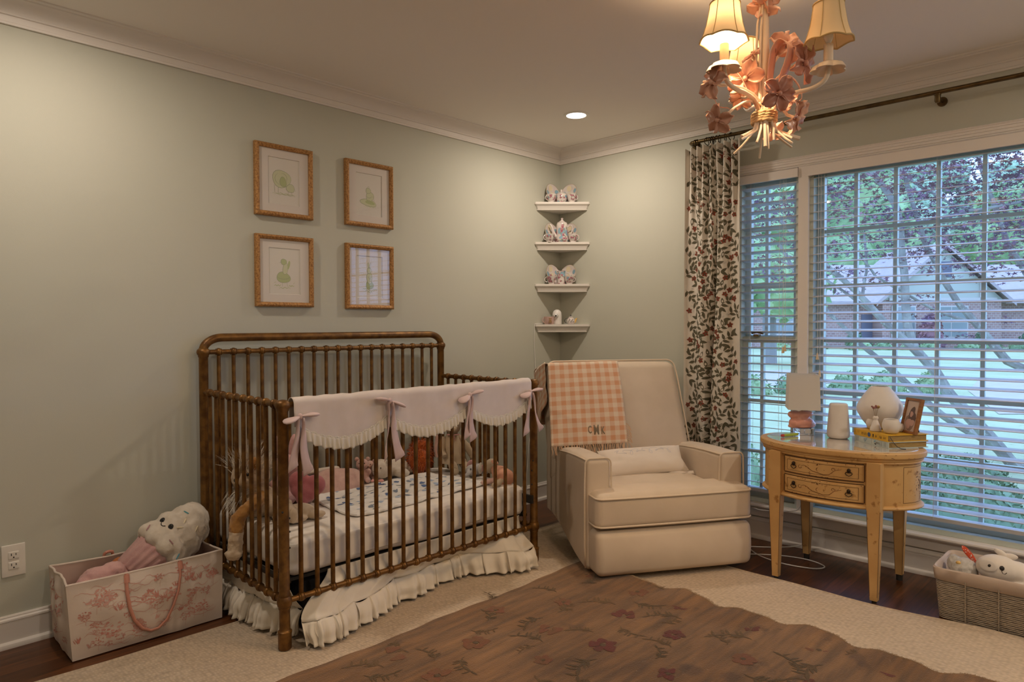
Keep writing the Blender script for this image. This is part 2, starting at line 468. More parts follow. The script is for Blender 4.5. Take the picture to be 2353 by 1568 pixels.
window('window_2', -1.724, -2.885, .075, [-1.935, -2.12, -2.305, -2.49, -2.675], [1.69, 1.40, 1.113, .835, .545], st=.035)

# ---------------------------------------------------------------- recessed lamps
M_glow = emit('lamp_lens', (1.0, .90, .78), 9.0)
M_ring = mat('lamp_ring', (.85, .82, .78), .4)
def downlight(x, y, label, power=LAMP_W):
    r = thing('recessed_light', label, 'ceiling light', (x, y, CEIL), group='recessed ceiling lights')
    MB().lathe([(.056, CEIL - .001), (.057, CEIL - .005), (.066, CEIL - .006), (.072, CEIL - .003), (.073, CEIL)], 40, M=at((x, y, 0))).build('trim_ring', M_ring, r)
    MB().lathe([(0, CEIL - .0035), (.03, CEIL - .004), (.0562, CEIL - .003)], 40, M=at((x, y, 0))).build('lens', M_glow, r)
    ld = bpy.data.lights.new('lamp_light', 'AREA'); ld.energy = power; ld.color = LAMP; ld.shape = 'DISK'; ld.size = .10
    o = link(bpy.data.objects.new('lamp_light', ld)); o.parent = r; o.location = (0, 0, -.012)
    return r
downlight(-.595, -.625, 'lit round recessed ceiling light near the room corner')
downlight(-3.15, -.62, 'lit round recessed ceiling light above the toy tote, outside the picture')
downlight(-.6, -3.95, 'lit round recessed ceiling light behind the basket, outside the picture', LAMP_W * 2.0)  # unseen lamp assumed from the ceiling layout, power raised as room fill
downlight(-2.95, -3.95, 'lit round recessed ceiling light behind the camera, outside the picture', LAMP_W * 1.9)  # also unseen and assumed, stronger than the front lamps to fill the room
# ================================================================ outside
GZ = -.52
M_lawn = mat('lawn', (.34, .38, .21), .9, c2=(.40, .43, .25), ns=.8, c3=(.29, .33, .18), ns3=6, spec=.1)
M_drive = mat('driveway', (0.443, 0.381, 0.333), .9, c2=(0.403, 0.347, 0.309), ns=2, spec=.1)
M_mulch = mat('mulch', (0.198, 0.132, 0.145), .95, c2=(0.297, 0.224, 0.238), ns=9, spec=.1)
MB().grid(lambda u, v: (.3 + u * 140, -70 + v * 170, GZ), 30, 30).build('lawn', M_lawn, kind='structure')
FW = Vector((.719, .695, 0)); RT = Vector((.695, -.719, 0)); C0 = Vector((-3.735, -3.139, 0))
def wv(d, s, z): p = C0 + FW * d + RT * s; return Vector((p.x, p.y, z))
MB().add([wv(13.0, 9.2, GZ + .01), wv(13.0, 40, GZ + .01), wv(21.5, 40, GZ + .01), wv(21.5, 14.6, GZ + .01), wv(17.5, 11.6, GZ + .01)], [(0, 1, 2, 3, 4)]).build('driveway', M_drive, kind='structure', smooth=False)
MB().add([wv(18, 4, GZ + .012), wv(20, 9.4, GZ + .012), wv(26, 11, GZ + .012), wv(24, 4, GZ + .012)], [(0, 1, 2, 3)]).build('side_street', M_drive, kind='structure', smooth=False)

def brick_mat(name, c1, c2, mo, s):
    m = bpy.data.materials.new(name); m.use_nodes = True; nt = m.node_tree; b = nt.nodes['Principled BSDF']
    tc = _n(nt, 'ShaderNodeTexCoord'); mp = _n(nt, 'ShaderNodeMapping'); mp.inputs['Rotation'].default_value = (PI / 2, 0, 0)
    br = _n(nt, 'ShaderNodeTexBrick'); br.inputs['Scale'].default_value = s; br.inputs['Color1'].default_value = (*c1, 1); br.inputs['Color2'].default_value = (*c2, 1); br.inputs['Mortar'].default_value = (*mo, 1); br.inputs['Mortar Size'].default_value = .03
    nt.links.new(tc.outputs['Object'], mp.inputs[0]); nt.links.new(mp.outputs[0], br.inputs['Vector']); nt.links.new(br.outputs['Color'], b.inputs['Base Color']); b.inputs['Roughness'].default_value = .9
    return m
M_brick = brick_mat('house_brick', (0.275, 0.158, 0.135), (0.384, 0.228, 0.183), (0.458, 0.362, 0.297), 1.6)
M_roof = mat('roof_shingle', (0.371, 0.298, 0.274), .9, c2=(0.434, 0.347, 0.320), ns=3, stretch=(1, 1, 6))
M_gable = mat('gable_board', (0.418, 0.416, 0.333), .8)
M_htrim = mat('house_trim', (0.499, 0.443, 0.380), .7)
M_dark = mat('dark_opening', (.10, .10, .13), .4)
M_hglass = mat('house_glass', (0.239, 0.265, 0.239), .2)
# the house over the street, its front square to the line of sight
hp = wv(50, 0, 0)
h = thing('neighbor_house', 'brick house with grey roof and pale gable across the street, seen through the blinds', 'house', (hp.x, hp.y, GZ), math.atan2(RT.y, RT.x), world=False)
B = MB(); B.span((14, 0, 0), (27.0, 6, 3.35)); B.span((26.2, -1.2, 0), (34.6, 6, 3.5)); B.span((34.6, .2, 0), (46, 6, 3.35)); B.span((8, 1.2, 0), (14, 6, 3.3))
B.build('brick_wall', M_brick, h, smooth=False)
def roof(x0, x1, y0, y1, z0, z1):
    m = MB(); ym = (y0 + y1) / 2
    m.add([(x0, y0, z0), (x1, y0, z0), (x1 - 1.2, ym, z1), (x0 + 1.2, ym, z1), (x0, y1, z0), (x1, y1, z0), (x0, y0, z0 - .18), (x1, y0, z0 - .18)], [(0, 1, 2, 3), (4, 3, 2, 5), (0, 3, 4), (1, 5, 2), (6, 7, 1, 0)])
    return m
roof(7.5, 47, -.7, 8.2, 3.35, 6.3).build('roof', M_roof, h, smooth=False)
g = MB(); g.add([(26.1, -1.25, 3.4), (34.7, -1.25, 3.4), (30.4, -1.25, 7.1), (26.1, -1.0, 3.4), (34.7, -1.0, 3.4), (30.4, -1.0, 7.1)], [(0, 1, 2), (5, 4, 3)])
gw = g.build('gable_wall', M_gable, h, smooth=False)
t = MB()
for sx in (-1, 1):
    t.add([(30.4, -1.75, 7.45), (30.4 + sx * 4.9, -1.75, 3.2), (30.4 + sx * 4.9, -1.75, 2.95), (30.4, -1.75, 7.1), (30.4, 6, 7.45), (30.4 + sx * 4.9, 6, 3.2)], [(0, 1, 2, 3), (0, 4, 5, 1)])
t.build('gable_roof', M_roof, h, smooth=False)
l = MB(); l.span((30.0, -1.32, 5.0), (31.0, -1.25, 6.1)); l.build('louver', M_dark, gw, smooth=False)
l = MB()
for x in (27.7, 33.0): l.span((x, -1.36, 3.3), (x + .15, -1.26, 4.6))
l.span((26.6, -1.36, 3.35), (34.2, -1.26, 3.55)); l.build('gable_trim', M_htrim, gw, smooth=False)
for x0, x1, z0, z1, y in ((29.8, 32.2, .7, 3.0, -1.25), (26.8, 28.5, .7, 3.0, -1.25), (19.0, 20.4, .9, 2.9, -.05), (37.5, 39, .9, 2.9, .15), (11, 12.4, .9, 2.8, 1.15), (16.0, 17.2, .9, 2.8, -.05)):
    fr = MB(); fr.span((x0, y - .08, z0), (x1, y + .02, z1)); fr = fr.build('house_window', M_htrim, h, smooth=False)
    pn = MB()
    n = 2 if x1 - x0 > 1.6 else 1; wdt = (x1 - x0 - .12) / n
    for i in range(n):
        for j in range(2): pn.span((x0 + .1 + i * wdt, y - .1, z0 + .12 + j * (z1 - z0 - .1) / 2), (x0 + .02 + (i + 1) * wdt, y - .07, z0 + (j + 1) * (z1 - z0 - .1) / 2))
    pn.build('glass', M_hglass, fr, smooth=False)
dr = MB(); dr.span((25.3, -.06, .1), (26.1, 0, 2.4)); dr.build('door', M_dark, h, smooth=False)

# ---------------------------------------------------------------- greenery
M_bark = mat('bark', (0.210, 0.180, 0.152), .9, c2=(0.357, 0.342, 0.280), ns=7, c3=(0.441, 0.437, 0.352), ns3=16, bump=.6, bs=60)
M_bark2 = mat('tree_trunk', (.24, .22, .20), .9)
def leaf_mat(name, c, c2): return mat(name, c, .6, c2=c2, ns=.9, lo=.4, hi=.6, spec=.2)
M_purple = leaf_mat('maple_leaf', (0.168, 0.095, 0.136), (0.273, 0.133, 0.128))
M_green = leaf_mat('tree_leaf', (0.211, 0.336, 0.144), (0.346, 0.470, 0.216))
M_green2 = leaf_mat('far_tree_leaf', (0.240, 0.353, 0.216), (0.403, 0.504, 0.317))
M_green3 = leaf_mat('shrub_leaf', (0.154, 0.236, 0.115), (0.270, 0.362, 0.162))
M_dkgreen = leaf_mat('dark_shrub_leaf', (0.086, 0.143, 0.079), (0.173, 0.244, 0.122))
def leaf_cloud(mb, n, centre, rad, size, mi=0, shell=.5):
    cx, cyy, cz = centre
    for _ in range(n):
        d = Vector((random.gauss(0, 1), random.gauss(0, 1), random.gauss(0, 1))).normalized() * (random.uniform(shell, 1.05))
        p = Vector((cx + d.x * rad[0], cyy + d.y * rad[1], cz + d.z * rad[2]))
        a = Vector([random.uniform(-1, 1) for _ in range(3)]).normalized(); b = a.cross(Vector([random.uniform(-1, 1) for _ in range(3)])).normalized()
        s = size * random.uniform(.6, 1.3); a *= s; b *= s * .5
        mb.add([p - a, p + b * .9, p + a, p - b * .9], [(0, 1, 2, 3)], mi)
def far_tree(d, s, ht, rad, label, m, dens=1.0):
    p = wv(d, s, GZ)
    r = thing('tree', label, 'tree', p, group='green trees behind the house')
    MB().tube([p, p + V(.2, .1, ht * .3), p + V(-.1, .2, ht * .75)], [.32, .26, .12], 8).build('trunk', M_bark2, r)
    c = MB(); lobes = [(p + V(random.uniform(-.55, .55) * rad, random.uniform(-.55, .55) * rad, ht * random.uniform(.35, .92)), rad * random.uniform(.45, .7)) for _ in range(13)]
    for q, k in lobes:
        def f(u, v, q=q, k=k):
            a = 2 * PI * u; e = PI * (v - .5); dv = Vector((math.cos(a) * math.cos(e), math.sin(a) * math.cos(e), math.sin(e)))
            return q + dv * (k * .92 * (1 + .25 * noise.noise((q + dv * k) * .9)))
        c.grid(f, 10, 7, cu=True)
        leaf_cloud(c, int(260 * dens), q, (k * 1.05, k * 1.05, k), .26, 0, .75)
    c.build('crown', m, r, smooth=False)
    return r
random.seed(11)
far_tree(66, 17, 17, 5.2, 'tall green tree behind the house roof, seen through the narrow window', M_green2)
far_tree(84, 28, 25, 6.0, 'tall pale green tree behind the house, left of the gable', M_green2)
far_tree(68, 35, 20, 5.8, 'broad green tree behind the gable of the house', M_green)
far_tree(86, 46, 26, 6.6, 'pale green tree far behind the right end of the house', M_green2)
far_tree(70, 51, 17, 4.8, 'leafy green tree right of the house gable', M_green)
far_tree(88, 11, 24, 6.4, 'distant green tree left of the house', M_green)
far_tree(112, 44, 36, 8.4, 'pale tree farthest behind the house, over the gable', M_green2)
far_tree(112, 19, 35, 8.4, 'second farthest pale tree behind the house, over its left roof', M_green)
far_tree(120, 66, 36, 8.4, 'farthest green tree at the right, behind the house', M_green)
far_tree(92, 62, 24, 6.0, 'green tree behind the right side of the house, before the farthest one', M_green2)
far_tree(30, 11.2, 8.5, 2.6, 'green tree on the lawn in front of the brick house', M_green, .9)
far_tree(43, 34.5, 5.0, 1.4, 'small round green tree before the right end of the house', M_green, .8)

def shrub(p, rad, label, group, m, n=260, size=.09, name='shrub'):
    r = MB()
    def f(u, v):
        a = 2 * PI * u; e = PI / 2 * v; dv = Vector((math.cos(a) * math.cos(e) * rad[0], math.sin(a) * math.cos(e) * rad[1], math.sin(e) * rad[2]))
        return p + dv * (.92 + .16 * noise.noise((p + dv) * 3.0))
    r.grid(f, 14, 7, cu=True)
    for _ in range(n):
        a = random.uniform(0, 2 * PI); e = math.asin(random.uniform(0, 1)); dv = Vector((math.cos(a) * math.cos(e) * rad[0], math.sin(a) * math.cos(e) * rad[1], math.sin(e) * rad[2])) * random.uniform(.88, 1.08)
        x = Vector([random.uniform(-1, 1) for _ in range(3)]).normalized(); y = x.cross(Vector([random.uniform(-1, 1) for _ in range(3)])).normalized()
        s = size * random.uniform(.6, 1.3); q = p + dv
        r.add([q - x * s, q + y * s * .5, q + x * s, q - y * s * .5], [(0, 1, 2, 3)])
    o = r.build(name, m, None, smooth=False)
    return tag(o, label, 'shrub', group)
for i, (s, rr) in enumerate(((22.9, .8), (24.55, .66), (26.1, .62), (27.5, .60), (29.9, .72), (31.6, .72), (33.4, .75), (37.6, .7), (17.5, .8), (19.2, .75))):
    shrub(wv(45.2 + .3 * (i % 2), s, GZ), (rr, rr, rr * .8), 'clipped round green shrub in the row before the brick house', 'round shrubs before the house', M_green3, 120, .1)
for i, s in enumerate((21, 23.6, 32.4, 35.5)):
    shrub(wv(47.4, s, GZ), (.9, .6, 1.2), 'dark bushy shrub against the brick house wall', 'dark shrubs against the house', M_dkgreen, 150, .12)
shrub(wv(47.3, 28.7, GZ), (1.2, .8, 2.3), 'large purple leaved shrub before the house gable', None, M_purple, 500, .16)
fl = shrub(wv(45.4, 39.9, GZ), (1.3, .7, .9), 'low flowering shrub with red blooms at the right end of the house', None, M_green3, 160, .12)
for i, (d, s, w) in enumerate(((17.0, 5.8, .66), (17.2, 7.12, .62), (17.0, 8.32, .56), (17.3, 9.42, .52), (17.0, 10.3, .4))):
    shrub(wv(d, s, GZ), (w, w * .8, .52), 'low clipped hedge shrub at the near edge of the lawn', 'hedge shrubs on the near lawn', M_green3, 420, .05)
for i, (x, y, w, hh) in enumerate(((2.9, .35, .55, .62), (3.3, -1.0, .46, .45), (2.8, -1.95, .46, .5), (3.1, -2.98, .46, .5), (4.6, -1.55, .45, .35), (5.0, -2.75, .5, .4))):
    shrub(V(x, y, GZ), (w, w, hh), ('leafy dark green shrub just outside the narrow window', 'low dark green shrub outside the wide window, behind the table', 'low dark green shrub outside the wide window, right of the table', 'low dark green shrub outside the right end of the wide window', 'small green shrub at the foot of the maple', 'small green shrub right of the maple foot')[i], None, (M_green3 if i == 0 else M_dkgreen), 800, .035)

# ---------------------------------------------------------------- maple by the window
mp_ = thing('maple_tree', 'purple leaved maple with bare slanting grey branches just outside the window', 'tree', (6.2, -1.95, GZ))
k = MB()
def limb(pts, r0, r1, n=7):
    P = [Vector(p) for p in pts]; Q = []
    for i in range(len(P) - 1):
        for j in range(4):
            t = j / 4; q = P[i].lerp(P[i + 1], t)
            Q.append(q + Vector([noise.noise(q * 3 + Vector((7 * a, 0, 0))) * .022 for a in range(3)]))
    Q.append(P[-1])
    k.tube(Q, [lerp(r0, r1, i / (len(Q) - 1)) * (1 + .12 * noise.noise(q * 9)) for i, q in enumerate(Q)], n)
limb([(6.11, -1.87, -.56), (5.69, -1.42, .11), (5.5, -1.2, .46), (5.42, -1.12, .64), (5.26, -.94, .91), (5.09, -.76, 1.12), (4.84, -.49, 1.51), (4.57, -.19, 1.89), (4.2, .2, 2.4)], .075, .022)
limb([(6.8, -1.75, -.6), (6.52, -1.42, -.24), (6.25, -1.13, -.03), (5.88, -.74, .41), (5.72, -.57, .62), (5.59, -.42, .81), (5.43, -.25, 1.0), (5.1, .2, 1.6), (4.9, .5, 2.2)], .055, .02)
limb([(5.26, -.94, .93), (5.21, -.88, 1.18), (5.18, -.82, 1.99), (5.15, -.78, 2.53), (4.94, -.54, 2.99), (4.7, -.3, 3.6)], .055, .025)
limb([(6.6, -2.3, .3), (6.23, -1.95, .61), (6.0, -1.72, .76), (5.89, -1.59, .94), (5.75, -1.44, 1.21), (5.64, -1.32, 1.4), (5.48, -1.14, 1.78), (5.37, -1.02, 2.09), (5.3, -.9, 2.6), (5.2, -.7, 3.3)], .055, .022)
limb([(6.6, -2.3, .3), (6.45, -2.2, 1.2), (6.18, -1.87, 1.77), (6.03, -1.7, 2.08), (5.97, -1.62, 2.43), (6.0, -1.4, 3.2)], .05, .022)
limb([(6.2, -1.9, -.5), (6.5, -2.2, .1), (6.6, -2.3, .3), (6.9, -2.9, 1.2), (7.0, -3.3, 2.4)], .08, .03)
limb([(5.15, -.78, 2.3), (5.5, -1.2, 2.45), (6.0, -1.9, 2.6), (6.3, -2.5, 3.0)], .025, .012)
limb([(4.84, -.49, 1.51), (5.0, -.5, 1.8), (5.2, -.4, 2.3)], .02, .012)
limb([(5.09, -.76, 1.12), (5.0, -.55, 1.35), (4.7, -.1, 1.75), (4.5, .3, 1.95)], .022, .012)
limb([(5.75, -1.44, 1.21), (5.5, -1.1, 1.35), (5.0, -.6, 1.75), (4.7, -.3, 2.3)], .02, .011)
limb([(5.97, -1.62, 2.43), (5.6, -1.2, 2.6), (5.0, -.7, 3.0)], .02, .01)
k.build('branches', M_bark, mp_)
random.seed(5)
lf = MB()
star = []
for i in range(10):
    a = 2 * PI * i / 10; q = 1.0 if i % 2 == 0 else .34
    star.append((q * math.cos(a), q * math.sin(a)))
def spray(c, rad, n, size):
    nrm = Vector((random.uniform(-.25, .25), random.uniform(-.25, .25), 1)).normalized()
    ax = nrm.orthogonal().normalized(); ay = nrm.cross(ax)
    for _ in range(n):
        a = random.uniform(0, 2 * PI); q = rad * math.sqrt(random.random())
        p = c + ax * (q * math.cos(a)) + ay * (q * math.sin(a)) + nrm * random.uniform(-.05, .05) - Vector((0, 0, q * q * .25))
        m1 = Vector([random.uniform(-1, 1), random.uniform(-1, 1), random.uniform(-.55, .55)]).normalized(); m2 = m1.cross(Vector((random.uniform(-.6, .6), random.uniform(-.6, .6), 1))).normalized()
        s = size * random.uniform(.6, 1.25)
        lf.add([p + m1 * (x * s) + m2 * (y * s * .8) for x, y in star], [tuple(range(10))])
for _ in range(560):
    z = random.uniform(1.85, 3.7); y = random.uniform(-3.4, 1.9)
    if z < 2.15 and random.random() < .45: continue
    x = 5.3 - .25 * y + random.uniform(-1.4, 1.4)
    spray(V(x, y, z), random.uniform(.25, .5), 34, .046)
for c in ((5.0, -.2, 1.62), (5.4, -.9, 1.5), (5.3, -1.0, 1.33), (5.7, -1.35, 1.05), (6.0, -1.8, 1.25), (5.2, -.5, 1.75), (6.1, -2.3, 1.5), (6.0, -2.2, .85), (5.9, -1.9, 1.75), (5.6, -.9, 1.85), (6.2, -2.7, 1.85), (5.0, .5, 1.75), (4.6, 1.0, 1.8)):
    spray(V(*c), .28, 30, .038)
lf.build('foliage', M_purple, mp_, smooth=False)
# ================================================================ blinds
M_blind = mat('blind_paint', (.60, .60, .61), .5, spec=.35)
M_cord = mat('blind_cord', (.80, .77, .72), .8)
M_tassel = mat('tassel_wood', (.72, .56, .36), .5)
def blind(label, y0, y1, xi, d, zt, zb, vx, vz, cords, tassels, tilt):
    r = thing('window_blind', label, 'blind', (xi + .025, (y0 + y1) / 2, zb), group='white slatted window blinds')
    vb = MB(); vb.span((vx - .016, y0 + .006, vz[0]), (vx, y1 - .006, vz[1])); vb.span((vx, y0 + .006, vz[0]), (xi + .045, y0 - .006, vz[1])); vb.span((xi + .002, y0 - .008, vz[0] + .012), (xi + .045, y1 + .008, vz[1] - .002))
    vb.build('valance', M_trim, r, angle=30)
    s = MB(); n = int((zt - zb) / .0446)
    for i in range(n):
        z = zt - i * .0446
        a, b = (xi, z), (xi + .05, z + tilt)
        nx, nz = -(b[1] - a[1]), (b[0] - a[0]); L = math.hypot(nx, nz); nx, nz = nx / L * .0014, nz / L * .0014
        q = [(a[0] + nx, a[1] + nz), (b[0] + nx, b[1] + nz), (b[0] - nx, b[1] - nz), (a[0] - nx, a[1] - nz)]
        s.add([(x, y0, zz) for x, zz in q] + [(x, y1, zz) for x, zz in q], [(0, 1, 2, 3), (7, 6, 5, 4), (0, 4, 5, 1), (1, 5, 6, 2), (2, 6, 7, 3), (3, 7, 4, 0)])
    s.build('slats', M_blind, r, smooth=False)
    zr = zt - n * .0446
    MB().span((xi, y0, zr - .008), (xi + .05, y1, zr + .010)).build('bottom_rail', M_blind, r, angle=30)
    for y in cords:
        c = MB()
        for dy, dx in ((-.003, -.002), (.003, .052)):
            c.tube([(xi + dx, y + dy, zt + .03), (xi + dx, y + dy, zr)], .0009, 5)
        c.build('ladder_cord', M_cord, r)
    for y, z in tassels:
        MB().tube([(xi - .006, y, zt + .03), (xi - .006, y, z)], .0009, 5).build('pull_cord', M_cord, r)
        MB().lathe([(.0025, .002), (.004, 0), (.005, -.012), (.0085, -.028), (.0085, -.032), (0, -.033)], 8, M=at((xi - .007, y, z))).build('tassel', M_tassel, r, label='wooden pull tassel')
    return r
blind('narrow white slatted blind between the curtain and the window post', -1.335, -1.664, -.006, .05, 1.963, .235, -.012, (1.985, 2.031), (-1.40, -1.565), ((-1.592, 1.075), (-1.603, 1.085)), -.0095)
blind('wide white slatted blind over the large window behind the oval table', -1.730, -2.880, -.006, .05, 1.967, .235, -.018, (1.980, 2.031), (-1.80, -2.31, -2.82), ((-1.775, 1.045), (-1.787, .955)), .0095)

# ================================================================ curtain and rod
M_rod = mat('bronze_rod', (.10, .068, .035), .35, 1.0, c2=(.16, .11, .05), ns=30)
r = thing('curtain_rod', 'dark bronze curtain rod running below the crown moulding above the windows', 'curtain rod', (-.09, -2.0, 2.26))
rod = [(-.002, -1.062, 2.26)] + [(-.09 + .03 - .03 * math.cos(a) - .0 , 0, 0) for a in ()] + [(-.03, -1.062, 2.26), (-.055, -1.0625, 2.26), (-.075, -1.068, 2.26), (-.087, -1.08, 2.26), (-.09, -1.10, 2.26), (-.09, -1.5, 2.26), (-.09, -2.0, 2.26), (-.09, -2.6, 2.26), (-.09, -3.45, 2.26)]
MB().tube(rod, .0105, 12).build('pole', M_rod, r)
MB().lathe([(0, 0), (.026, 0), (.027, .004), (.020, .010), (.013, .016), (.0, .017)], 20, M=at((-.001, -1.062, 2.26), (-1, 0, 0))).build('wall_plate', M_rod, r)
b = MB(); b.tube([(-.001, -2.331, 2.236), (-.09, -2.331, 2.236)], .006, 10); b.lathe([(.0, -.02), (.009, -.019), (.0125, -.012), (.012, .012), (.014, .014), (.014, .02), (0, .021)], 16, M=at((-.09, -2.331, 2.232))); b.lathe([(0, 0), (.022, 0), (.022, .005), (0, .006)], 16, M=at((-.001, -2.331, 2.236), (-1, 0, 0)))
b.build('bracket', M_rod, r)

M_cur = mat('curtain_linen', (.68, .63, .56), .9, c2=(.64, .59, .51), ns=12, bump=.12, bs=700, spec=.1)
M_cl = mat('print_olive', (.115, .105, .07), .9, spec=.1)
M_cf = mat('print_russet', (.22, .055, .035), .9, spec=.1)
M_cg = mat('print_grey', (.55, .52, .47), .9, spec=.1)
M_cs = mat('print_stem', (.20, .16, .12), .9, spec=.1)
cu_ = thing('curtain', 'off white linen curtain printed with olive leaves and russet flowers, hanging beside the window', 'curtain', (-.09, -1.22, .03))
def cur(t, v):
    # t 0..1 across, v 0 (top) .. 1 (bottom)
    top = 1 - smooth01(v * 3.2)
    w = t + .010 * math.sin(2 * PI * (t * 2 + v * .6)) * (1 - top)
    A = lerp(.013, .003, top) * (1 + .3 * math.sin(7 * t + 3 * v)); B = lerp(.0016, .015, top)
    ph = 2 * PI * 3.0 * w + .5 * math.sin(v * 2.2 + t * 3)
    gap = math.exp(-((t - lerp(.60, .43, smooth01(v * 1.3))) / .030) ** 2) * .045 * smooth01(v * 3)
    x = -.094 - A * math.cos(ph) - B * math.cos(2 * PI * 8 * t + .6) - .016 * math.sin(PI * t) + gap
    y = -1.218 + (.5 - t) * .338 * lerp(1.0, 1.04, v) + (.006 * math.sin(ph) * (1 - top))
    z = lerp(2.222, .03, v) + .006 * math.cos(2 * PI * 8 * t + .6) * top
    return Vector((x, y, z))
N = 240; tab = [0.0]
for i in range(N):
    a, b = cur(i / N, .5), cur((i + 1) / N, .5)
    tab.append(tab[-1] + (b - a).length)
CW = tab[-1]
def cur_t(a):
    a = max(0.0, min(CW - 1e-6, a)); lo, hi = 0, N
    while hi - lo > 1:
        m = (lo + hi) // 2
        if tab[m] <= a: lo = m
        else: hi = m
    return (lo + (a - tab[lo]) / (tab[hi] - tab[lo])) / N
def S_cur(a, b): return cur(cur_t(a), b / 2.19)
c = MB(); c.grid(lambda u, v: cur(u, v), 130, 70, 0)
random.seed(3)
def inside(a, b): return .003 < a < CW - .003 and .004 < b < 2.186
def lf_(a, b, an, ln, wd, mi, e=-.0010, bend=0.0):
    if inside(a, b) and inside(a + math.cos(an) * ln, b + math.sin(an) * ln): c.leaf(S_cur, a, b, an, ln, wd, e, mi, 6, bend)
def branch(a, b, ang):
    pth = [(a + math.cos(ang + .35 * (i / 6 - .5)) * .062 * i / 6, b + math.sin(ang + .35 * (i / 6 - .5)) * .062 * i / 6) for i in range(7)]
    if not all(inside(*q) for q in pth): return
    c.stroke(S_cur, pth, .0030, -.0008, 4)
    for i, sg in ((1, 1), (2, -1), (4, 1), (5, -1)): lf_(*pth[i], ang + sg * random.uniform(.75, 1.0), random.uniform(.034, .042), .0165, 1, -.0010, sg * .12)
    lf_(*pth[6], ang + random.uniform(-.2, .2), .040, .0165, 1)
def sprig(a, b, ang):
    lf_(a, b, ang + .38, .045, .0175, 1, -.0010, .1); lf_(a, b, ang - .42, .042, .0170, 1, -.0010, -.1)
def floret(a, b):
    if not (inside(a - .02, b - .02) and inside(a + .02, b + .02)): return
    k = random.uniform(0, 6)
    for i in range(5): c.leaf(S_cur, a, b, k + i * 1.257 + random.uniform(-.2, .2), random.uniform(.014, .021), .0125, -.0011, 2, 4)
    c.spot(S_cur, a, b, .006, -.0014, 1, 6)
put = []
def free(a, b, r):
    for (x, y, q) in put:
        if abs(b - y) < r + q and (a - x) ** 2 + (b - y) ** 2 < (r + q) ** 2: return False
    put.append((a, b, r)); return True
for n_, r_, what in ((700, .030, 0), (2600, .0185, 1), (2600, .0125, 2), (2200, .0150, 4), (1500, .0085, 3)):
    for _ in range(n_):
        a, b = random.uniform(.006, CW - .006), random.uniform(.01, 2.18)
        if not free(a, b, r_): continue
        if what == 0:
            an = random.choice((-.75, -.9, -2.35, .8)); branch(a - math.cos(an) * .040, b - math.sin(an) * .040, an)
        elif what == 1:
            an = random.uniform(0, 6.28); sprig(a - math.cos(an) * .018, b - math.sin(an) * .018, an)
        elif what == 2: floret(a, b)
        elif what == 4:
            an = random.uniform(0, 6.28); lf_(a - math.cos(an) * .015, b - math.sin(an) * .015, an, .032, .0145, 1)
        else:
            an = random.uniform(0, 6.28); lf_(a - math.cos(an) * .01, b - math.sin(an) * .01, an, .020, .010, 3, -.0008)
c.build('drape', [M_cur, M_cl, M_cf, M_cg, M_cs], cu_, angle=180)
M_ring2 = mat('curtain_ring_metal', (.05, .036, .022), .4, 1.0)
for y in (-1.107, -1.118, -1.18, -1.193, -1.207, -1.217, -1.239, -1.256, -1.29, -1.327):
    an = random.uniform(-.5, .5)
    k = MB(); k.tube([(-.09 + .021 * math.cos(a) * math.cos(an), y + .021 * math.cos(a) * math.sin(an), 2.2505 + .021 * math.sin(a)) for a in [2 * PI * i / 20 for i in range(20)]], .0022, 6, closed=True)
    k.tube([(-.09, y, 2.231), (-.09, y, 2.214)], .0016, 6); k.build('ring', M_ring2, cu_)

# ================================================================ pictures on the left wall
def gold_mat():
    return mat('gilt_wood', (.50, .26, .085), .5, .2, c2=(.30, .135, .04), ns=120, bump=.8, bs=160, spec=.5, lo=.45, hi=.6)
M_gold = gold_mat()
M_mat = mat('mat_board', (.74, .68, .63), .9, bump=.03, bs=500)
M_paper = mat('drawing_paper', (.74, .70, .64), .9)
M_g1 = mat('wash_pale_green', (.62, .64, .44), .9)
M_g2 = mat('wash_green', (.47, .53, .27), .9)
M_g3 = mat('pencil_green', (.34, .37, .25), .9)
M_fglass = glass_pane('picture_glass', (1, 1, 1))
def blob(cx, cy_, rx, ry, rot=0, n=20, wob=.06):
    k = random.uniform(0, 6)
    return [(cx + rx * math.cos(a) * (1 + wob * math.sin(3 * a + k)) * math.cos(rot) - ry * math.sin(a) * (1 + wob * math.sin(3 * a + k)) * math.sin(rot), cy_ + rx * math.cos(a) * math.sin(rot) * (1 + wob * math.sin(3 * a + k)) + ry * math.sin(a) * math.cos(rot) * (1 + wob * math.sin(3 * a + k))) for a in [2 * PI * i / n for i in range(n)]]
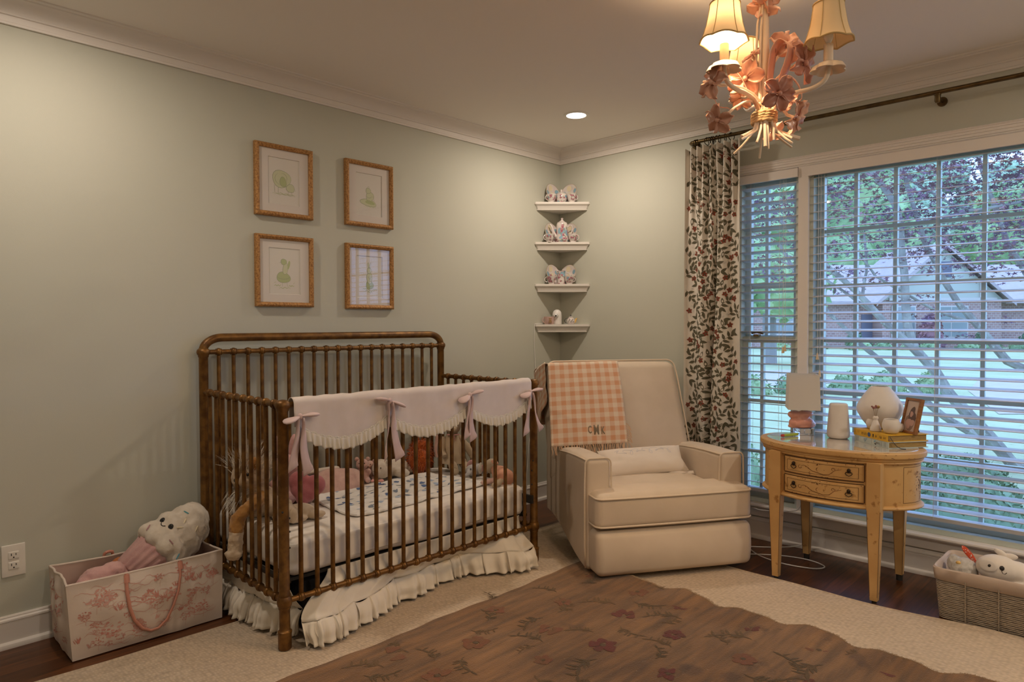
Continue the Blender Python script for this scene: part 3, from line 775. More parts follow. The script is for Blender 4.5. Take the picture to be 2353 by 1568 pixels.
def picture(cx, cz, label, shapes, ow=.150, oh=.172, iw=.082, ih=.112):
    r = thing('picture_frame', label, 'picture', (cx, -.012, cz - oh), group='gilt framed animal sketches above the crib')
    f = MB(); prof = [(0, 0), (0, .020), (.004, .026), (.009, .028), (.017, .024), (.022, .017), (.022, .004)]
    cor = [(-1, -1), (1, -1), (1, 1), (-1, 1)]
    for k in range(4):
        a, b = cor[k], cor[(k + 1) % 4]
        vs = []
        for q in (a, b):
            for d, t in prof: vs.append((cx + q[0] * (ow - d), -t - .0005, cz + q[1] * (oh - d)))
        n = len(prof); f.add(vs, [(i, n + i, n + i + 1, i + 1) for i in range(n - 1)] + [(0, n - 1, 2 * n - 1, n)])
    f.build('frame', M_gold, r, angle=30)
    m = MB(); X, Z, x, z = ow - .02, oh - .02, iw, ih
    P = lambda a, b, y: (cx + a, y, cz + b)
    vs = [P(-X, -Z, -.011), P(X, -Z, -.011), P(X, Z, -.011), P(-X, Z, -.011), P(-x, -z, -.011), P(x, -z, -.011), P(x, z, -.011), P(-x, z, -.011), P(-x + .002, -z + .002, -.008), P(x - .002, -z + .002, -.008), P(x - .002, z - .002, -.008), P(-x + .002, z - .002, -.008)]
    m.add(vs, [(0, 1, 5, 4), (1, 2, 6, 5), (2, 3, 7, 6), (3, 0, 4, 7), (4, 5, 9, 8), (5, 6, 10, 9), (6, 7, 11, 10), (7, 4, 8, 11)])
    m.build('mat', M_mat, r, smooth=False)
    d = MB(); d.add([P(-x, -z, -.0075), P(x, -z, -.0075), P(x, z, -.0075), P(-x, z, -.0075)], [(0, 1, 2, 3)], 0)
    Sf = lambda u, v: (cx + u, -.0076, cz + v)
    lay = 0
    for sh in shapes:
        kind, mi, pts, w = sh; lay += 1; e = .00012 + .00003 * lay
        if kind == 'f':
            d.add([on_surface(Sf, u, v, e) for u, v in pts], [tuple(range(len(pts)))], mi)
        else: d.stroke(Sf, pts, w, e, mi)
    d.build('drawing', [M_paper, M_g1, M_g2, M_g3], r, smooth=False)
    MB().add([P(-X, -Z, -.0145), P(X, -Z, -.0145), P(X, Z, -.0145), P(-X, Z, -.0145)], [(0, 1, 2, 3)]).build('glass', M_fglass, r, smooth=False)
    return r
def closed(p): return p + [p[0]]
def arc(cx, cz, rx, rz, a0, a1, n=12): return [(cx + rx * math.cos(lerp(a0, a1, i / n)), cz + rz * math.sin(lerp(a0, a1, i / n))) for i in range(n + 1)]
def scribble(x0, x1, z, n=8, h=.004): return [(lerp(x0, x1, i / n), z + (h if i % 2 else -h) * random.uniform(.3, 1)) for i in range(n + 1)]
random.seed(21)
def outline(p, mi=3, w=.0022): return ('s', mi, closed(p), w)
b1, b2, hd = blob(-.012, .012, .048, .042), blob(.034, -.028, .022, .020), blob(-.004, -.002, .017, .024, .2)
sheep = [('f', 1, b1, 0), outline(b1), ('f', 1, b2, 0), outline(b2), ('f', 2, hd, 0), outline(hd), ('s', 3, arc(-.01, .012, .036, .03, 2.2, 4.6), .0018), ('s', 3, arc(-.01, .016, .026, .024, -.6, 1.6), .0018), ('s', 3, [(-.05, -.02), (-.047, -.055)], .004), ('s', 3, [(-.03, -.03), (-.03, -.058)], .004), ('s', 3, [(.022, -.045), (.021, -.062)], .003), ('s', 3, [(.04, -.045), (.043, -.064)], .003), ('s', 2, scribble(-.06, .055, -.058), .002), ('s', 2, scribble(-.05, .06, -.062), .002), ('s', 3, [(.052, -.02), (.062, -.04)], .002)]
lp, lq, lh = blob(-.004, -.042, .052, .018, -.12), blob(.006, -.008, .024, .026, -.4), blob(-.004, .022, .016, .015)
lily = [('f', 1, lp, 0), outline(lp), ('f', 2, blob(.006, -.04, .03, .010, -.1), 0), ('f', 1, lq, 0), outline(lq), ('f', 1, lh, 0), outline(lh), ('s', 3, arc(.0, .004, .02, .02, -2.6, -.5), .002), ('s', 2, [(-.02, -.03), (.0, -.028), (.03, -.045)], .005), ('s', 3, [(-.010, .042), (-.002, .046), (.004, .040)], .0018), ('s', 3, [(.026, -.005), (.034, -.03)], .003), ('s', 2, scribble(-.03, .045, -.062), .002)]
dk, dn, dh = blob(-.006, -.030, .036, .026, -.15), blob(.004, .014, .013, .03, -.1), blob(-.004, .046, .015, .014)
duck = [('f', 2, dk, 0), outline(dk), ('f', 1, dn, 0), outline(dn), ('f', 2, dh, 0), outline(dh), ('f', 2, blob(.022, .032, .006, .022, -.2), 0), ('s', 3, arc(-.006, -.02, .036, .018, 3.3, 6.1), .002), ('s', 3, [(-.012, -.055), (-.012, -.074)], .003), ('s', 3, [(.012, -.055), (.014, -.074)], .003), ('s', 2, scribble(-.055, -.02, -.068, 5), .004), ('s', 2, scribble(.02, .05, -.07, 5), .004), ('s', 2, scribble(-.03, .03, -.08, 6), .003), ('s', 2, [(-.055, -.056), (-.045, -.052)], .004), ('s', 2, [(.045, -.06), (.052, -.052)], .004), ('s', 3, [(-.018, .045), (-.026, .04)], .003)]
rb, rn, rh = blob(0, -.044, .024, .024), blob(-.001, -.006, .018, .03), blob(-.002, .034, .013, .017)
rabbit = [('f', 2, rb, 0), outline(rb), ('f', 1, rn, 0), outline(rn), ('f', 1, rh, 0), outline(rh), ('f', 1, blob(-.007, .062, .004, .016, .1), 0), outline(blob(-.007, .062, .004, .016, .1), 3, .0016), outline(blob(.004, .060, .004, .016, -.2), 3, .0016), ('s', 3, [(-.012, .004), (.002, -.014)], .003), ('s', 3, [(.012, .004), (.002, -.012)], .003), ('s', 2, scribble(-.045, -.015, -.064, 5), .004), ('s', 2, scribble(.015, .05, -.066, 5), .004), ('s', 2, scribble(-.03, .03, -.074, 6), .003), ('s', 2, scribble(-.015, .02, -.082, 4), .003), ('s', 3, arc(0, -.044, .016, .016, 3.6, 5.6), .002)]
picture(-2.084, 1.898, 'gilt framed green sketch of a plump animal with its young, above the duck sketch', sheep)
picture(-1.595, 1.899, 'gilt framed green sketch of a small creature on a lily pad, above the crib', lily)
picture(-2.085, 1.464, 'gilt framed green sketch of a duck, just above the crib headboard', duck)
picture(-1.595, 1.460, 'gilt framed green sketch of a standing rabbit, just above the crib headboard', rabbit)

# wall outlet
M_plate = mat('outlet_plastic', (.80, .76, .70), .35)
M_slot = mat('outlet_slot', (.03, .03, .03), .6)
r = thing('wall_outlet', 'white double wall outlet beside the toy tote', 'outlet', (-3.189, -.004, .262))
MB().rbox((-3.189, -.003, .322), (.075, .006, .120), .003, n=4).build('plate', M_plate, r)
for dz in (.019, -.019):
    o = MB().rbox((-3.189, -.0065, .322 + dz), (.034, .004, .029), .002, n=3, fn=None).build('receptacle', M_plate, r)
    s = MB(); s.box((-3.196, -.0087, .326 + dz), (.0025, .001, .009)); s.box((-3.182, -.0087, .326 + dz), (.0025, .001, .007)); s.lathe([(0, 0), (.0028, 0), (.0028, .0006), (0, .0006)], 8, M=at((-3.189, -.0084, .315 + dz), (0, -1, 0)))
    s.build('slots', M_slot, o, smooth=False)

# ================================================================ corner shelves and china
M_shelf = mat('shelf_paint', (.80, .76, .71), .4)
SH = (2.030, 1.760, 1.477, 1.204)
labs = ('topmost white corner shelf, holding the sugar bowl', 'white corner shelf with the tall teapot, second from the top', 'white corner shelf with the cream jug, third from the top', 'lowest white corner shelf, holding the white camera and small teapot')
for z, lb in zip(SH, labs):
    m = MB(); sec = [(.266, 0), (.266, -.014), (.262, -.018), (.256, -.021), (.250, -.030), (.246, -.041), (.243, -.045), (.243, -.052), (.240, -.054)]
    vs = []; fs = []
    for L, dz in sec:
        k = .012
        vs += [(-.001, -.001, z + dz), (-L, -.001, z + dz), (-L, -k, z + dz), (-k, -L, z + dz), (-.001, -L, z + dz)]
    n = 5
    for j in range(len(sec) - 1):
        for i in range(n):
            l = (i + 1) % n; fs.append((j * n + i, j * n + l, (j + 1) * n + l, (j + 1) * n + i))
    fs += [tuple(range(n)), tuple(reversed(range((len(sec) - 1) * n, len(sec) * n)))]
    m.add(vs, fs); tag(m.build('corner_shelf', M_shelf, None, angle=35), lb, 'shelf', 'white corner shelves')
M_china = mat('china', (.74, .69, .64), .18, spec=.6, c2=(.66, .56, .56), ns=22)
M_rose = mat('china_rose', (.36, .11, .16), .2)
M_rose2 = mat('china_pink', (.52, .27, .31), .2)
M_leafg = mat('china_leaf', (.30, .30, .24), .2)
M_blue = mat('china_blue', (.26, .42, .52), .2)
M_cream = mat('china_cream', (.78, .68, .48), .2)
M_giltl = mat('china_gilt', (.55, .40, .16), .3, .6)
CH = [M_china, M_rose, M_rose2, M_leafg, M_blue, M_cream, M_giltl]
def prof_at(prof, t):
    n = len(prof) - 1; k = min(int(t * n), n - 1); f = t * n - k
    return lerp(prof[k][0], prof[k + 1][0], f), lerp(prof[k][1], prof[k + 1][1], f)
def paint(mb, prof, t0, t1, n, M, rad, a0=-PI, a1=PI, blue=.25):
    """roses, leaves and blue washes on a turned surface"""
    def S(u, v):
        r_, z_ = prof_at(prof, max(0, min(.999, v)))
        return M @ Vector((r_ * math.cos(u), r_ * math.sin(u), z_))
    r_ = prof_at(prof, (t0 + t1) / 2)[0]; h = sum(abs(prof[i + 1][1] - prof[i][1]) + abs(prof[i + 1][0] - prof[i][0]) for i in range(len(prof) - 1))
    def sp(u, v, q, mi, e, rn):
        mb.add([S(u, v) + (S(u, v) - M @ Vector((0, 0, prof_at(prof, v)[1]))).normalized() * e] + [S(u + q / r_ * math.cos(a), v + q / h * math.sin(a)) + (S(u, v) - M @ Vector((0, 0, prof_at(prof, v)[1]))).normalized() * e for a in [2 * PI * i / 8 + rn for i in range(8)]], [(0, 1 + i, 1 + (i + 1) % 8) for i in range(8)], mi)
    for _ in range(int(n * blue)): sp(random.uniform(a0, a1), random.uniform(t0, t1), rad * 1.3, 4, .0006, 0)
    for _ in range(n):
        u, v = random.uniform(a0, a1), random.uniform(t0, t1); q = rad * random.uniform(.7, 1.1)
        for i in range(3): sp(u + random.uniform(-1, 1) * q / r_ * 1.6, v + random.uniform(-1, 1) * q / h * 1.6, q * .45, 3, .0008, i)
        sp(u, v, q, 2, .0010, 0); sp(u + q * .2 / r_, v - q * .15 / h, q * .6, 1, .0013, .3); sp(u, v + q * .1 / h, q * .25, 2, .0016, .1)
VIEW = math.atan2(-3.05, -3.62)
def handle(mb, c, rx, rz, d, w=.0035, mi=0, gap=.75):
    """ear shaped handle at c, opening towards -d"""
    d = Vector((d[0], d[1], 0)).normalized()
    mb.tube([Vector(c) + d * (rx * math.cos(a)) + Vector((0, 0, rz * math.sin(a))) for a in [lerp(-PI * gap, PI * gap, i / 14) for i in range(15)]], w, 7, mi)
def cup(x, y, z, label, hd):
    r = thing('teacup', label, 'teacup', (x, y, z), group='rose painted teacups on the corner shelves')
    p = [(.0, .003), (.016, .003), (.018, 0), (.020, 0), (.019, .006), (.024, .012), (.030, .026), (.034, .045), (.036, .054), (.0345, .054), (.032, .044), (.028, .026), (.02, .012), (0, .009)]
    m = MB(); M = at((x, y, z)); m.lathe(p, 24, 0, M); paint(m, p[4:9], .25, .8, 9, M, .0075, VIEW - 1.5, VIEW + 1.5, .15)
    m.build('body', CH, r, angle=60)
    h = MB(); handle(h, (x + hd[0] * .037, y + hd[1] * .037, z + .031), .014, .016, hd, .0026); h.build('handle', M_china, r)
def saucer(c, ax, label):
    r = thing('saucer', label, 'saucer', (c[0], c[1], c[2] - .066), group='rose painted saucers leaning on the wall')
    p = [(0, .004), (.018, .004), (.024, .003), (.045, .008), (.062, .014), (.069, .017), (.070, .015), (.060, .010), (.042, .003), (.024, -.002), (0, -.002)]
    M = at(c, ax)
    m = MB(); m.lathe(p, 32, 0, M, wob=lambda a, zz: 1 + .012 * math.cos(6 * a) * (1 if zz > .01 else 0))
    top = p[:6]
    def S(u, v):
        rr = math.hypot(u, v); zz = .004
        for (r0, z0), (r1, z1) in zip(top[:-1], top[1:]):
            if r0 <= rr <= r1: zz = lerp(z0, z1, (rr - r0) / (r1 - r0 + 1e-9))
        return M @ Vector((u, v, zz))
    # which local direction is up
    up = (M.to_3x3().transposed() @ Vector((0, 0, 1))); ua = math.atan2(up.y, up.x)
    for k, (d, a, q, mi) in enumerate(((.048, 1.5, .018, 4), (.050, -1.2, .016, 4), (.030, 2.8, .022, 4), (.042, .2, .020, 5), (.0, 0, .014, 5))):
        m.spot(S, d * math.cos(ua + a), d * math.sin(ua + a), q, .0006 + .0001 * k, mi, 10)
    for k in range(9):
        d, a = random.uniform(.012, .05), PI + random.uniform(-1.3, 1.3)
        u, v, q = d * math.cos(ua + a), d * math.sin(ua + a), random.uniform(.007, .011)
        for _ in range(2): m.spot(S, u + random.uniform(-.012, .012), v + random.uniform(-.012, .012), .004, .0012, 3, 6)
        m.spot(S, u, v, q, .0014, 2, 8); m.spot(S, u, v + .001, q * .6, .0018, 1, 7)
    m.tube([M @ Vector((.0695 * math.cos(a), .0695 * math.sin(a), .0165)) for a in [2 * PI * i / 40 for i in range(40)]], .0009, 5, 6, closed=True)
    return m.build('plate', CH, r, angle=60)
random.seed(8)
WA, WB = (0, -.96, .28), (-.96, 0, .28)
for i, z in enumerate(SH[:3]):
    lv = ('topmost', 'second', 'third')[i]
    saucer((-.128 + (.006, -.006, .006)[i], -.030, z + .066), WA, 'rose painted saucer leaning on the left wall, %s shelf' % lv)
    saucer((-.030, -.112 + (-.004, -.006, .004)[i], z + .066), WB, 'rose painted saucer leaning on the window wall, %s shelf' % lv)
for i, (a, b) in enumerate((((-.162, -.046), (-.046, -.156)), ((-.182, -.046), (-.046, -.166)), ((-.162, -.046), (-.057, -.143)))):
    lv = ('topmost shelf', 'second shelf', 'third shelf')[i]
    cup(a[0] - .008, a[1] - .022, SH[i], 'small rose painted teacup at the left end of the %s' % lv, (-.72, .3) if i != 2 else (-.6, .6))
    cup(b[0] - .022, b[1] - .008, SH[i], 'small rose painted teacup at the window end of the %s' % lv, (.25, -.72))
def turned(name, label, cat, x, y, z, p, n, rad, extra, lid=None, blue=.3, group=None):
    r = thing(name, label, cat, (x, y, z), group=group); M = at((x, y, z)); m = MB(); m.lathe(p, 28, 0, M)
    paint(m, p, .2, .85, n, M, rad, VIEW - 1.5, VIEW + 1.5, blue); body = m.build('body', CH, r, angle=60)
    if lid:
        l = MB(); l.lathe(lid, 24, 0, M); l.build('lid', M_china, r, angle=60)
    extra(r)
# sugar bowl
turned('sugar_bowl', 'round rose and blue painted sugar bowl with knobbed lid on the topmost shelf', 'sugar bowl', -.100, -.098, SH[0], [(0, 0), (.028, 0), (.030, .004), (.036, .016), (.041, .034), (.040, .050), (.034, .060)], 12, .010, lambda r: None, [(.034, .060), (.036, .063), (.024, .070), (.008, .074), (.005, .080), (.008, .086), (.007, .091), (0, .093)], .9)
def tp(r):
    x, y, z = -.105, -.108, SH[1]; d = Vector((-.70, .70, 0))
    m = MB(); m.tube([V(x, y, z) + d * a + V(0, 0, b) for a, b in ((.034, .040), (.052, .052), (.062, .078), (.068, .104), (.078, .122), (.086, .126))], [.016, .014, .010, .0075, .006, .0055], 10); m.build('spout', M_china, r)
    m = MB(); m.tube([V(x, y, z) - d * a + V(0, 0, b) for a, b in ((.040, .030), (.048, .045), (.066, .070), (.074, .095), (.066, .116), (.050, .118), (.040, .106))], .0042, 8); m.build('handle', M_china, r)
turned('teapot', 'tall rose painted china teapot with long spout on the second shelf', 'teapot', -.105, -.108, SH[1], [(0, 0), (.034, 0), (.038, .004), (.044, .012), (.046, .022), (.042, .034), (.040, .06), (.039, .09), (.037, .125), (.034, .132)], 14, .012, tp, [(.034, .132), (.035, .135), (.022, .142), (.010, .150), (.006, .158), (.010, .162), (.006, .167), (0, .168)], .5)
def pt(r):
    x, y, z = -.098, -.095, SH[2]; d = Vector((-.70, .70, 0))
    m = MB(); handle(m, (x + .034 * .7, y - .034 * .7, z + .055), .026, .026, (.7, -.7), .003); m.build('handle', M_china, r)
    m = MB(); m.tube([V(x, y, z) + d * a + V(0, 0, b) for a, b in ((.014, .078), (.026, .090), (.034, .100))], [.016, .011, .004], 8); m.build('lip', M_china, r)
turned('cream_jug', 'small rose painted cream jug on the third shelf', 'jug', -.098, -.095, SH[2], [(0, 0), (.028, 0), (.030, .003), (.028, .012), (.030, .03), (.030, .055), (.026, .075), (.030, .092), (.0285, .092), (.024, .075), (.0, .03)], 12, .010, pt, None, .5)
# mug, camera, small teapot
M_pinkch = mat('pink_china', (.62, .42, .38), .3)
M_brown = mat('painted_bear', (.34, .20, .09), .4)
r = thing('mug', 'small pink mug with a painted brown animal on the lowest shelf', 'mug', (-.180, -.055, SH[3]))
p = [(0, .002), (.026, .002), (.028, 0), (.031, .004), (.034, .03), (.036, .052), (.0345, .052), (.032, .03), (.029, .006), (0, .005)]
m = MB(); M = at((-.18, -.055, SH[3])); m.lathe(p, 24, 0, M)
Sm = lambda u, v: M @ Vector((.0345 * math.cos(VIEW + .25 + u / .0345), .0345 * math.sin(VIEW + .25 + u / .0345), v))
for u, v, q, mi in ((0, .020, .010, 1), (0, .034, .008, 1), (-.007, .040, .003, 1), (.007, .040, .003, 1), (0, .032, .004, 2), (-.008, .014, .004, 1), (.008, .014, .004, 1)): m.spot(Sm, u, v, q, .0010 + q * .02, mi, 9)
m.build('body', [M_pinkch, M_brown, M_cream], r, angle=60)
m = MB(); handle(m, (-.18 - .034 * .75, -.055 + .034 * .6, SH[3] + .028), .012, .015, (-.75, .6), .003); m.build('handle', M_pinkch, r)
M_camw = mat('camera_plastic', (.82, .79, .76), .3)
r = thing('baby_monitor', 'white rounded baby monitor camera on the lowest shelf', 'camera', (-.112, -.068, SH[3]))
cx_, cy__ = -.112, -.068; dv = Vector((math.cos(VIEW), math.sin(VIEW), 0))
m = MB(); m.lathe([(0, 0), (.030, 0), (.032, .003), (.032, .066), (.030, .080), (.023, .092), (.012, .099), (0, .101)], 28, 0, at((cx_, cy__, SH[3] + .0006))); m.build('body', M_camw, r, angle=60)
side = Vector((-dv.y, dv.x, 0)); lc = V(cx_, cy__, SH[3] + .058) + dv * .024 - side * .008
m = MB(); m.ell(lc, (.021, .021, .021)); e = m.build('lens_ball', M_camw, r)
m = MB(); m.lathe([(0, .0222), (.006, .0222), (.006, .0215)], 14, 0, at(lc, dv)); 
for a in [2 * PI * i / 9 for i in range(9)]: m.lathe([(0, .0008), (.0018, .0004), (.0018, -.001)], 7, 0, at(lc + frame(dv) @ Vector((.0135 * math.cos(a), .0135 * math.sin(a), .0165)), frame(dv) @ Vector((.5 * math.cos(a), .5 * math.sin(a), .8))))
m.build('lens', mat('lens_dark', (.03, .03, .035), .2), e, label='dark lens with a ring of sensors')
m = MB(); m.tube([(-.135, -.035, SH[3] + .006), (-.16, -.010, SH[3] + .006), (-.24, -.006, SH[3] + .006), (-.2705, -.005, SH[3] + .004), (-.2735, -.005, SH[3] - .03), (-.276, -.004, SH[3] - .1), (-.268, -.004, SH[3] - .25), (-.262, -.004, .85), (-.30, -.02, .62), (-.36, -.03, .40), (-.385, -.034, .20), (-.39, -.036, .02)], .0022, 6); m.build('power_cord', M_camw, r, label='thin white power cord')
M_blk = mat('black_glaze', (.05, .045, .05), .25)
M_yel = mat('yellow_glaze', (.72, .46, .14), .25)
def tp2(r):
    x, y, z = -.058, -.146, SH[3]; d = Vector((.70, -.70, 0))
    m = MB(); m.tube([V(x, y, z) + d * a + V(0, 0, b) for a, b in ((.018, .014), (.030, .020), (.036, .034), (.042, .042))], [.011, .009, .006, .004], 9); m.build('spout', M_yel, r, label='yellow spout')
    m = MB(); handle(m, (x - .028 * .7, y + .028 * .7, z + .024), .015, .016, (-.7, .7), .0022); m.build('handle', M_blk, r, label='black handle')
    m = MB()
    for i in range(7):
        a = VIEW + (i - 3) * .22; zz = z + .016 + (i % 3) * .009
        m.lathe([(.0036, 0), (.0044, .001), (.0036, .002)], 9, 0, at((x + .0268 * math.cos(a), y + .0268 * math.sin(a), zz), (math.cos(a), math.sin(a), 0)))
    m.build('ring_pattern', M_blk, r)
    m = MB(); m.tube([(x, y, z + .052), (x, y, z + .058)], .002, 6); m.ell((x, y, z + .061), (.004, .004, .004)); m.build('knob', M_blk, r, label='black knob')
turned('teapot', 'small white teapot with black pattern and yellow spout on the lowest shelf', 'teapot', -.058, -.146, SH[3], [(0, 0), (.018, 0), (.022, .004), (.027, .014), (.028, .024), (.024, .036), (.016, .044)], 0, .01, tp2, [(.016, .044), (.018, .046), (.010, .051), (0, .053)])
# ================================================================ crib
M_crib = mat('antique_gold_iron', (.215, .102, .022), .42, .5, c2=(.115, .050, .011), ns=26, bump=.15, bs=120, lo=.4, hi=.62)
M_bolt = mat('black_bolt', (.02, .018, .016), .5)
CL, CD, RZ, BZ, HZ = 1.338, .737, .889, .165, 1.064
crib = thing('crib', 'antique gold iron crib with rounded headboard and slim spindles, against the left wall', 'crib', (-2.51, -.787, .020), math.radians(-1.07), world=False)
Z0 = -.010
def post(x, y, top):
    m = MB(); M = at((x, y, 0))
    m.lathe([(0, Z0), (.0225, Z0), (.0245, Z0 + .004), (.0245, .046), (.026, .050), (.026, .056), (.0205, .060), (.0195, .062), (.0195, BZ - .03), (.0225, BZ - .024), (.0215, BZ - .020), (.026, BZ - .013), (.0275, BZ), (.026, BZ + .013), (.0215, BZ + .020), (.0225, BZ + .024), (.0195, BZ + .03), (.0195, top - .024), (.0225, top - .019), (.0225, top - .014), (.0265, top - .008), (.0285, top), (.0265, top + .010), (.018, top + .018), (0, top + .021)], 22, 0, M)
    p = m.build('post', M_crib, crib)
    return p
for x, y, t in ((0, 0, RZ), (CL, 0, RZ), (0, CD, HZ), (CL, CD, HZ)): post(x, y, t)
bm_ = MB()
for p in ((-.012, -.016, .50), (.0205, -.004, .47), (.0205, -.004, .42), (.0205, -.004, .36), (CL - .0205, -.006, .45), (CL - .02, -.006, .38), (CL - .018, -.012, .50)): bm_.ell(p, (.004, .004, .004), nu=8, nv=6)
bm_.build('bolts', M_bolt, crib, label='small black bolt heads')
hb = [(0, CD, HZ)] + [(.085 - .085 * math.cos(a), CD, HZ + .008 + .056 * math.sin(a)) for a in [PI / 2 * i / 10 for i in range(11)]]
hb += [(CL - .085 + .085 * math.sin(a), CD, HZ + .008 + .056 * math.cos(a)) for a in [PI / 2 * i / 10 for i in range(11)]] + [(CL, CD, HZ)]
MB().tube(hb, .0185, 16).build('headboard_arch', M_crib, crib)
def rail(a, b, n, z, name, r=.0108):
    a, b = Vector((*a, z)), Vector((*b, z)); L = (b - a).length
    prof = [(r, 0)]
    for i in range(1, n + 1):
        c = L * i / (n + 1)
        prof += [(r, c - .0125), (.0145, c - .0118), (.0145, c - .0090), (.0128, c - .0085), (.0168, c - .005), (.0176, c), (.0168, c + .005), (.0128, c + .0085), (.0145, c + .0090), (.0145, c + .0118), (r, c + .0125)]
    prof.append((r, L))
    MB().lathe(prof, 14, 0, Matrix.Translation(a) @ frame(b - a)).build(name, M_crib, crib)
rail((0, 0), (CL, 0), 19, RZ, 'top_rail'); rail((0, 0), (CL, 0), 19, BZ, 'bottom_rail')
rail((0, CD), (CL, CD), 19, HZ, 'headboard_rail'); rail((0, CD), (CL, CD), 19, BZ, 'bottom_rail')
for x in (0, CL): rail((x, 0), (x, CD), 10, RZ, 'top_rail'); rail((x, 0), (x, CD), 10, BZ, 'bottom_rail')
def spindle(z0, z1):
    return MB().lathe([(0, z0), (.0088, z0 + .004), (.0088, z1 - .004), (0, z1)], 10, 0).build('spindle', M_crib, crib)
sp1 = spindle(BZ + .013, RZ - .013); sp2 = spindle(BZ + .013, HZ - .013)
used = set()
def place_spindle(o, x, y):
    if o in used:
        o = o.copy(); link(o)
    used.add(o); o.location = (x, y, 0)
for i in range(1, 20): place_spindle(sp1, CL * i / 20, 0)
for i in range(1, 20): place_spindle(sp2, CL * i / 20, CD)
for x in (0, CL):
    for i in range(1, 11): place_spindle(sp1, x, CD * i / 11)
ms = MB()
for x in (.03, CL - .03): ms.span((x - .012, .03, .214), (x + .012, CD - .03, .226))
for y in (.06, CD - .06): ms.span((.0425, y - .012, .214), (CL - .0425, y + .012, .226))
for i in range(1, 6): ms.span((CL * i / 6 - .004, .073, .216), (CL * i / 6 + .004, CD - .073, .224))
ms.build('mattress_support', M_bolt, crib, label='dark metal mattress support')
bk = MB(); bk.span((CL - .03, -.012, .285), (CL - .015, .05, .325)); bk.span((CL - .03, .05, .21), (CL - .015, .062, .325)); bk.build('bracket', M_bolt, crib, label='black support bracket')

# crib textiles are written in the crib's own axes
def crib_thing(name, label, cat, group=None):
    o = thing(name, label, cat, (-2.51, -.787, .018), math.radians(-1.07), group, world=False); return o
M_sheet = mat('white_sheet', (.80, .745, .69), .9, c2=(.76, .70, .64), ns=9, bump=.06, bs=500, spec=.1)
mt = crib_thing('mattress', 'crib mattress in a white fitted sheet', 'mattress')
def wr_(p):
    d = noise.noise(Vector((p.x * 9 + p.y * 9, p.y * 4, p.z * 26))) * .005 + noise.noise(p * 5) * .004
    e = max(0, 1 - abs(p.x - .66) / .66)
    return Vector((p.x, p.y + (d if p.y < .06 else 0), p.z + (d * .9 if p.z > .36 else 0) - (.010 * noise.noise(Vector((p.x * 3.5, 2, 5))) if p.z < .26 else 0)))
MB().rbox((CL / 2, CD / 2 - .004, .306), (CL - .075, CD - .062, .146), .034, n=22, puff=(.004, .004, .008), fn=wr_).build('sheet', M_sheet, mt, angle=180)

M_skirt = mat('skirt_linen', (.78, .72, .63), .92, c2=(.72, .66, .57), ns=14, bump=.1, bs=700, spec=.1)
sk = crib_thing('crib_skirt', 'rumpled off white crib skirt with a gathered ruffle trailing on the rug', 'bed skirt')
hem = [(.052, -.049), (.089, -.090), (.16, -.085), (.195, -.080), (.276, -.045), (.36, -.030), (.463, .010), (.529, .045), (.64, .030), (.772, .080), (.871, .080), (.924, .080), (1.021, .020), (1.108, -.050), (1.191, -.085), (1.27, -.075)]
def hem_at(t):
    k = t * (len(hem) - 1); i = min(int(k), len(hem) - 2); f = smooth01(k - i)
    return lerp(hem[i][0], hem[i + 1][0], f), lerp(hem[i][1], hem[i + 1][1], f)
lift = lambda t: .03 * math.exp(-((t - .47) / .10) ** 2) + .045 * math.exp(-((t - .75) / .12) ** 2)
def skirt_front(u, v):
    hx, hy = hem_at(u)
    x = lerp(.20 + u * 1.07, hx, smooth01(v * 1.0)); n = noise.noise(Vector((u * 14, v * 1.5, 3)))
    y = lerp(.038, hy + .02, v ** 1.6) + n * .016 * v - .012 * math.sin(PI * v) * math.sin(u * 24)
    z = lerp(.228, .085 - .02 * n + lift(u) * .3, v)
    return Vector((x, y, z))
m = MB(); m.grid(skirt_front, 110, 16)
m.build('front_panel', M_skirt, sk, angle=180, solid=.0015)
def ruffle(top, bot, nw, amp):
    def f(u, v):
        a, b = top(u), bot(u); p = a.lerp(b, v); t = (bot(min(1, u + .004)) - bot(max(0, u - .004))); t.z = 0
        n = Vector((t.y, -t.x, 0)); n = n.normalized() if n.length > 1e-6 else Vector((0, -1, 0))
        w = (math.sin(2 * PI * nw * u + 2.2 * noise.noise(Vector((u * 19, 0, 0)))) + .5 * math.sin(2 * PI * nw * 1.7 * u + 1)) * amp * (.15 + v)
        bulge = .018 * math.sin(PI * min(1, v * 1.25)) * (.6 + .6 * noise.noise(Vector((u * 9, 7, 0))))
        return p + n * (w + bulge) + Vector((0, 0, .012 * noise.noise(Vector((u * 22, v * 2, 1))) * (1 - v)))
    return f
top_f = lambda u: skirt_front(u, 1.0)
def bot_f(u):
    hx, hy = hem_at(u); return Vector((hx + .006 * math.sin(u * 60), hy - .012, .004 + .010 * max(0, noise.noise(Vector((u * 30, 4, 4))))))
m = MB(); m.grid(ruffle(top_f, bot_f, 30, .010), 300, 12); m.build('front_ruffle', M_skirt, sk, angle=180, solid=.0015)
sh_ = [(-.010, .72), (-.03, .62), (-.012, .52), (-.02, .44), (-.03, .36), (.0, .30), (-.01, .22), (.03, .12), (.065, .045)]
def side_hem(t):
    k = t * (len(sh_) - 1); i = min(int(k), len(sh_) - 2); f = smooth01(k - i)
    return lerp(sh_[i][0], sh_[i + 1][0], f), lerp(sh_[i][1], sh_[i + 1][1], f)
def skirt_side(u, v):
    hx, hy = side_hem(u); n = noise.noise(Vector((u * 10, v * 2, 9)))
    return Vector((lerp(.040, hx + .03, v ** 1.5) + n * .012 * v, lerp(.70 - .62 * u, hy, v), lerp(.228, .10, v)))
m = MB(); m.grid(skirt_side, 60, 12); m.build('side_panel', M_skirt, sk, angle=180, solid=.0015)
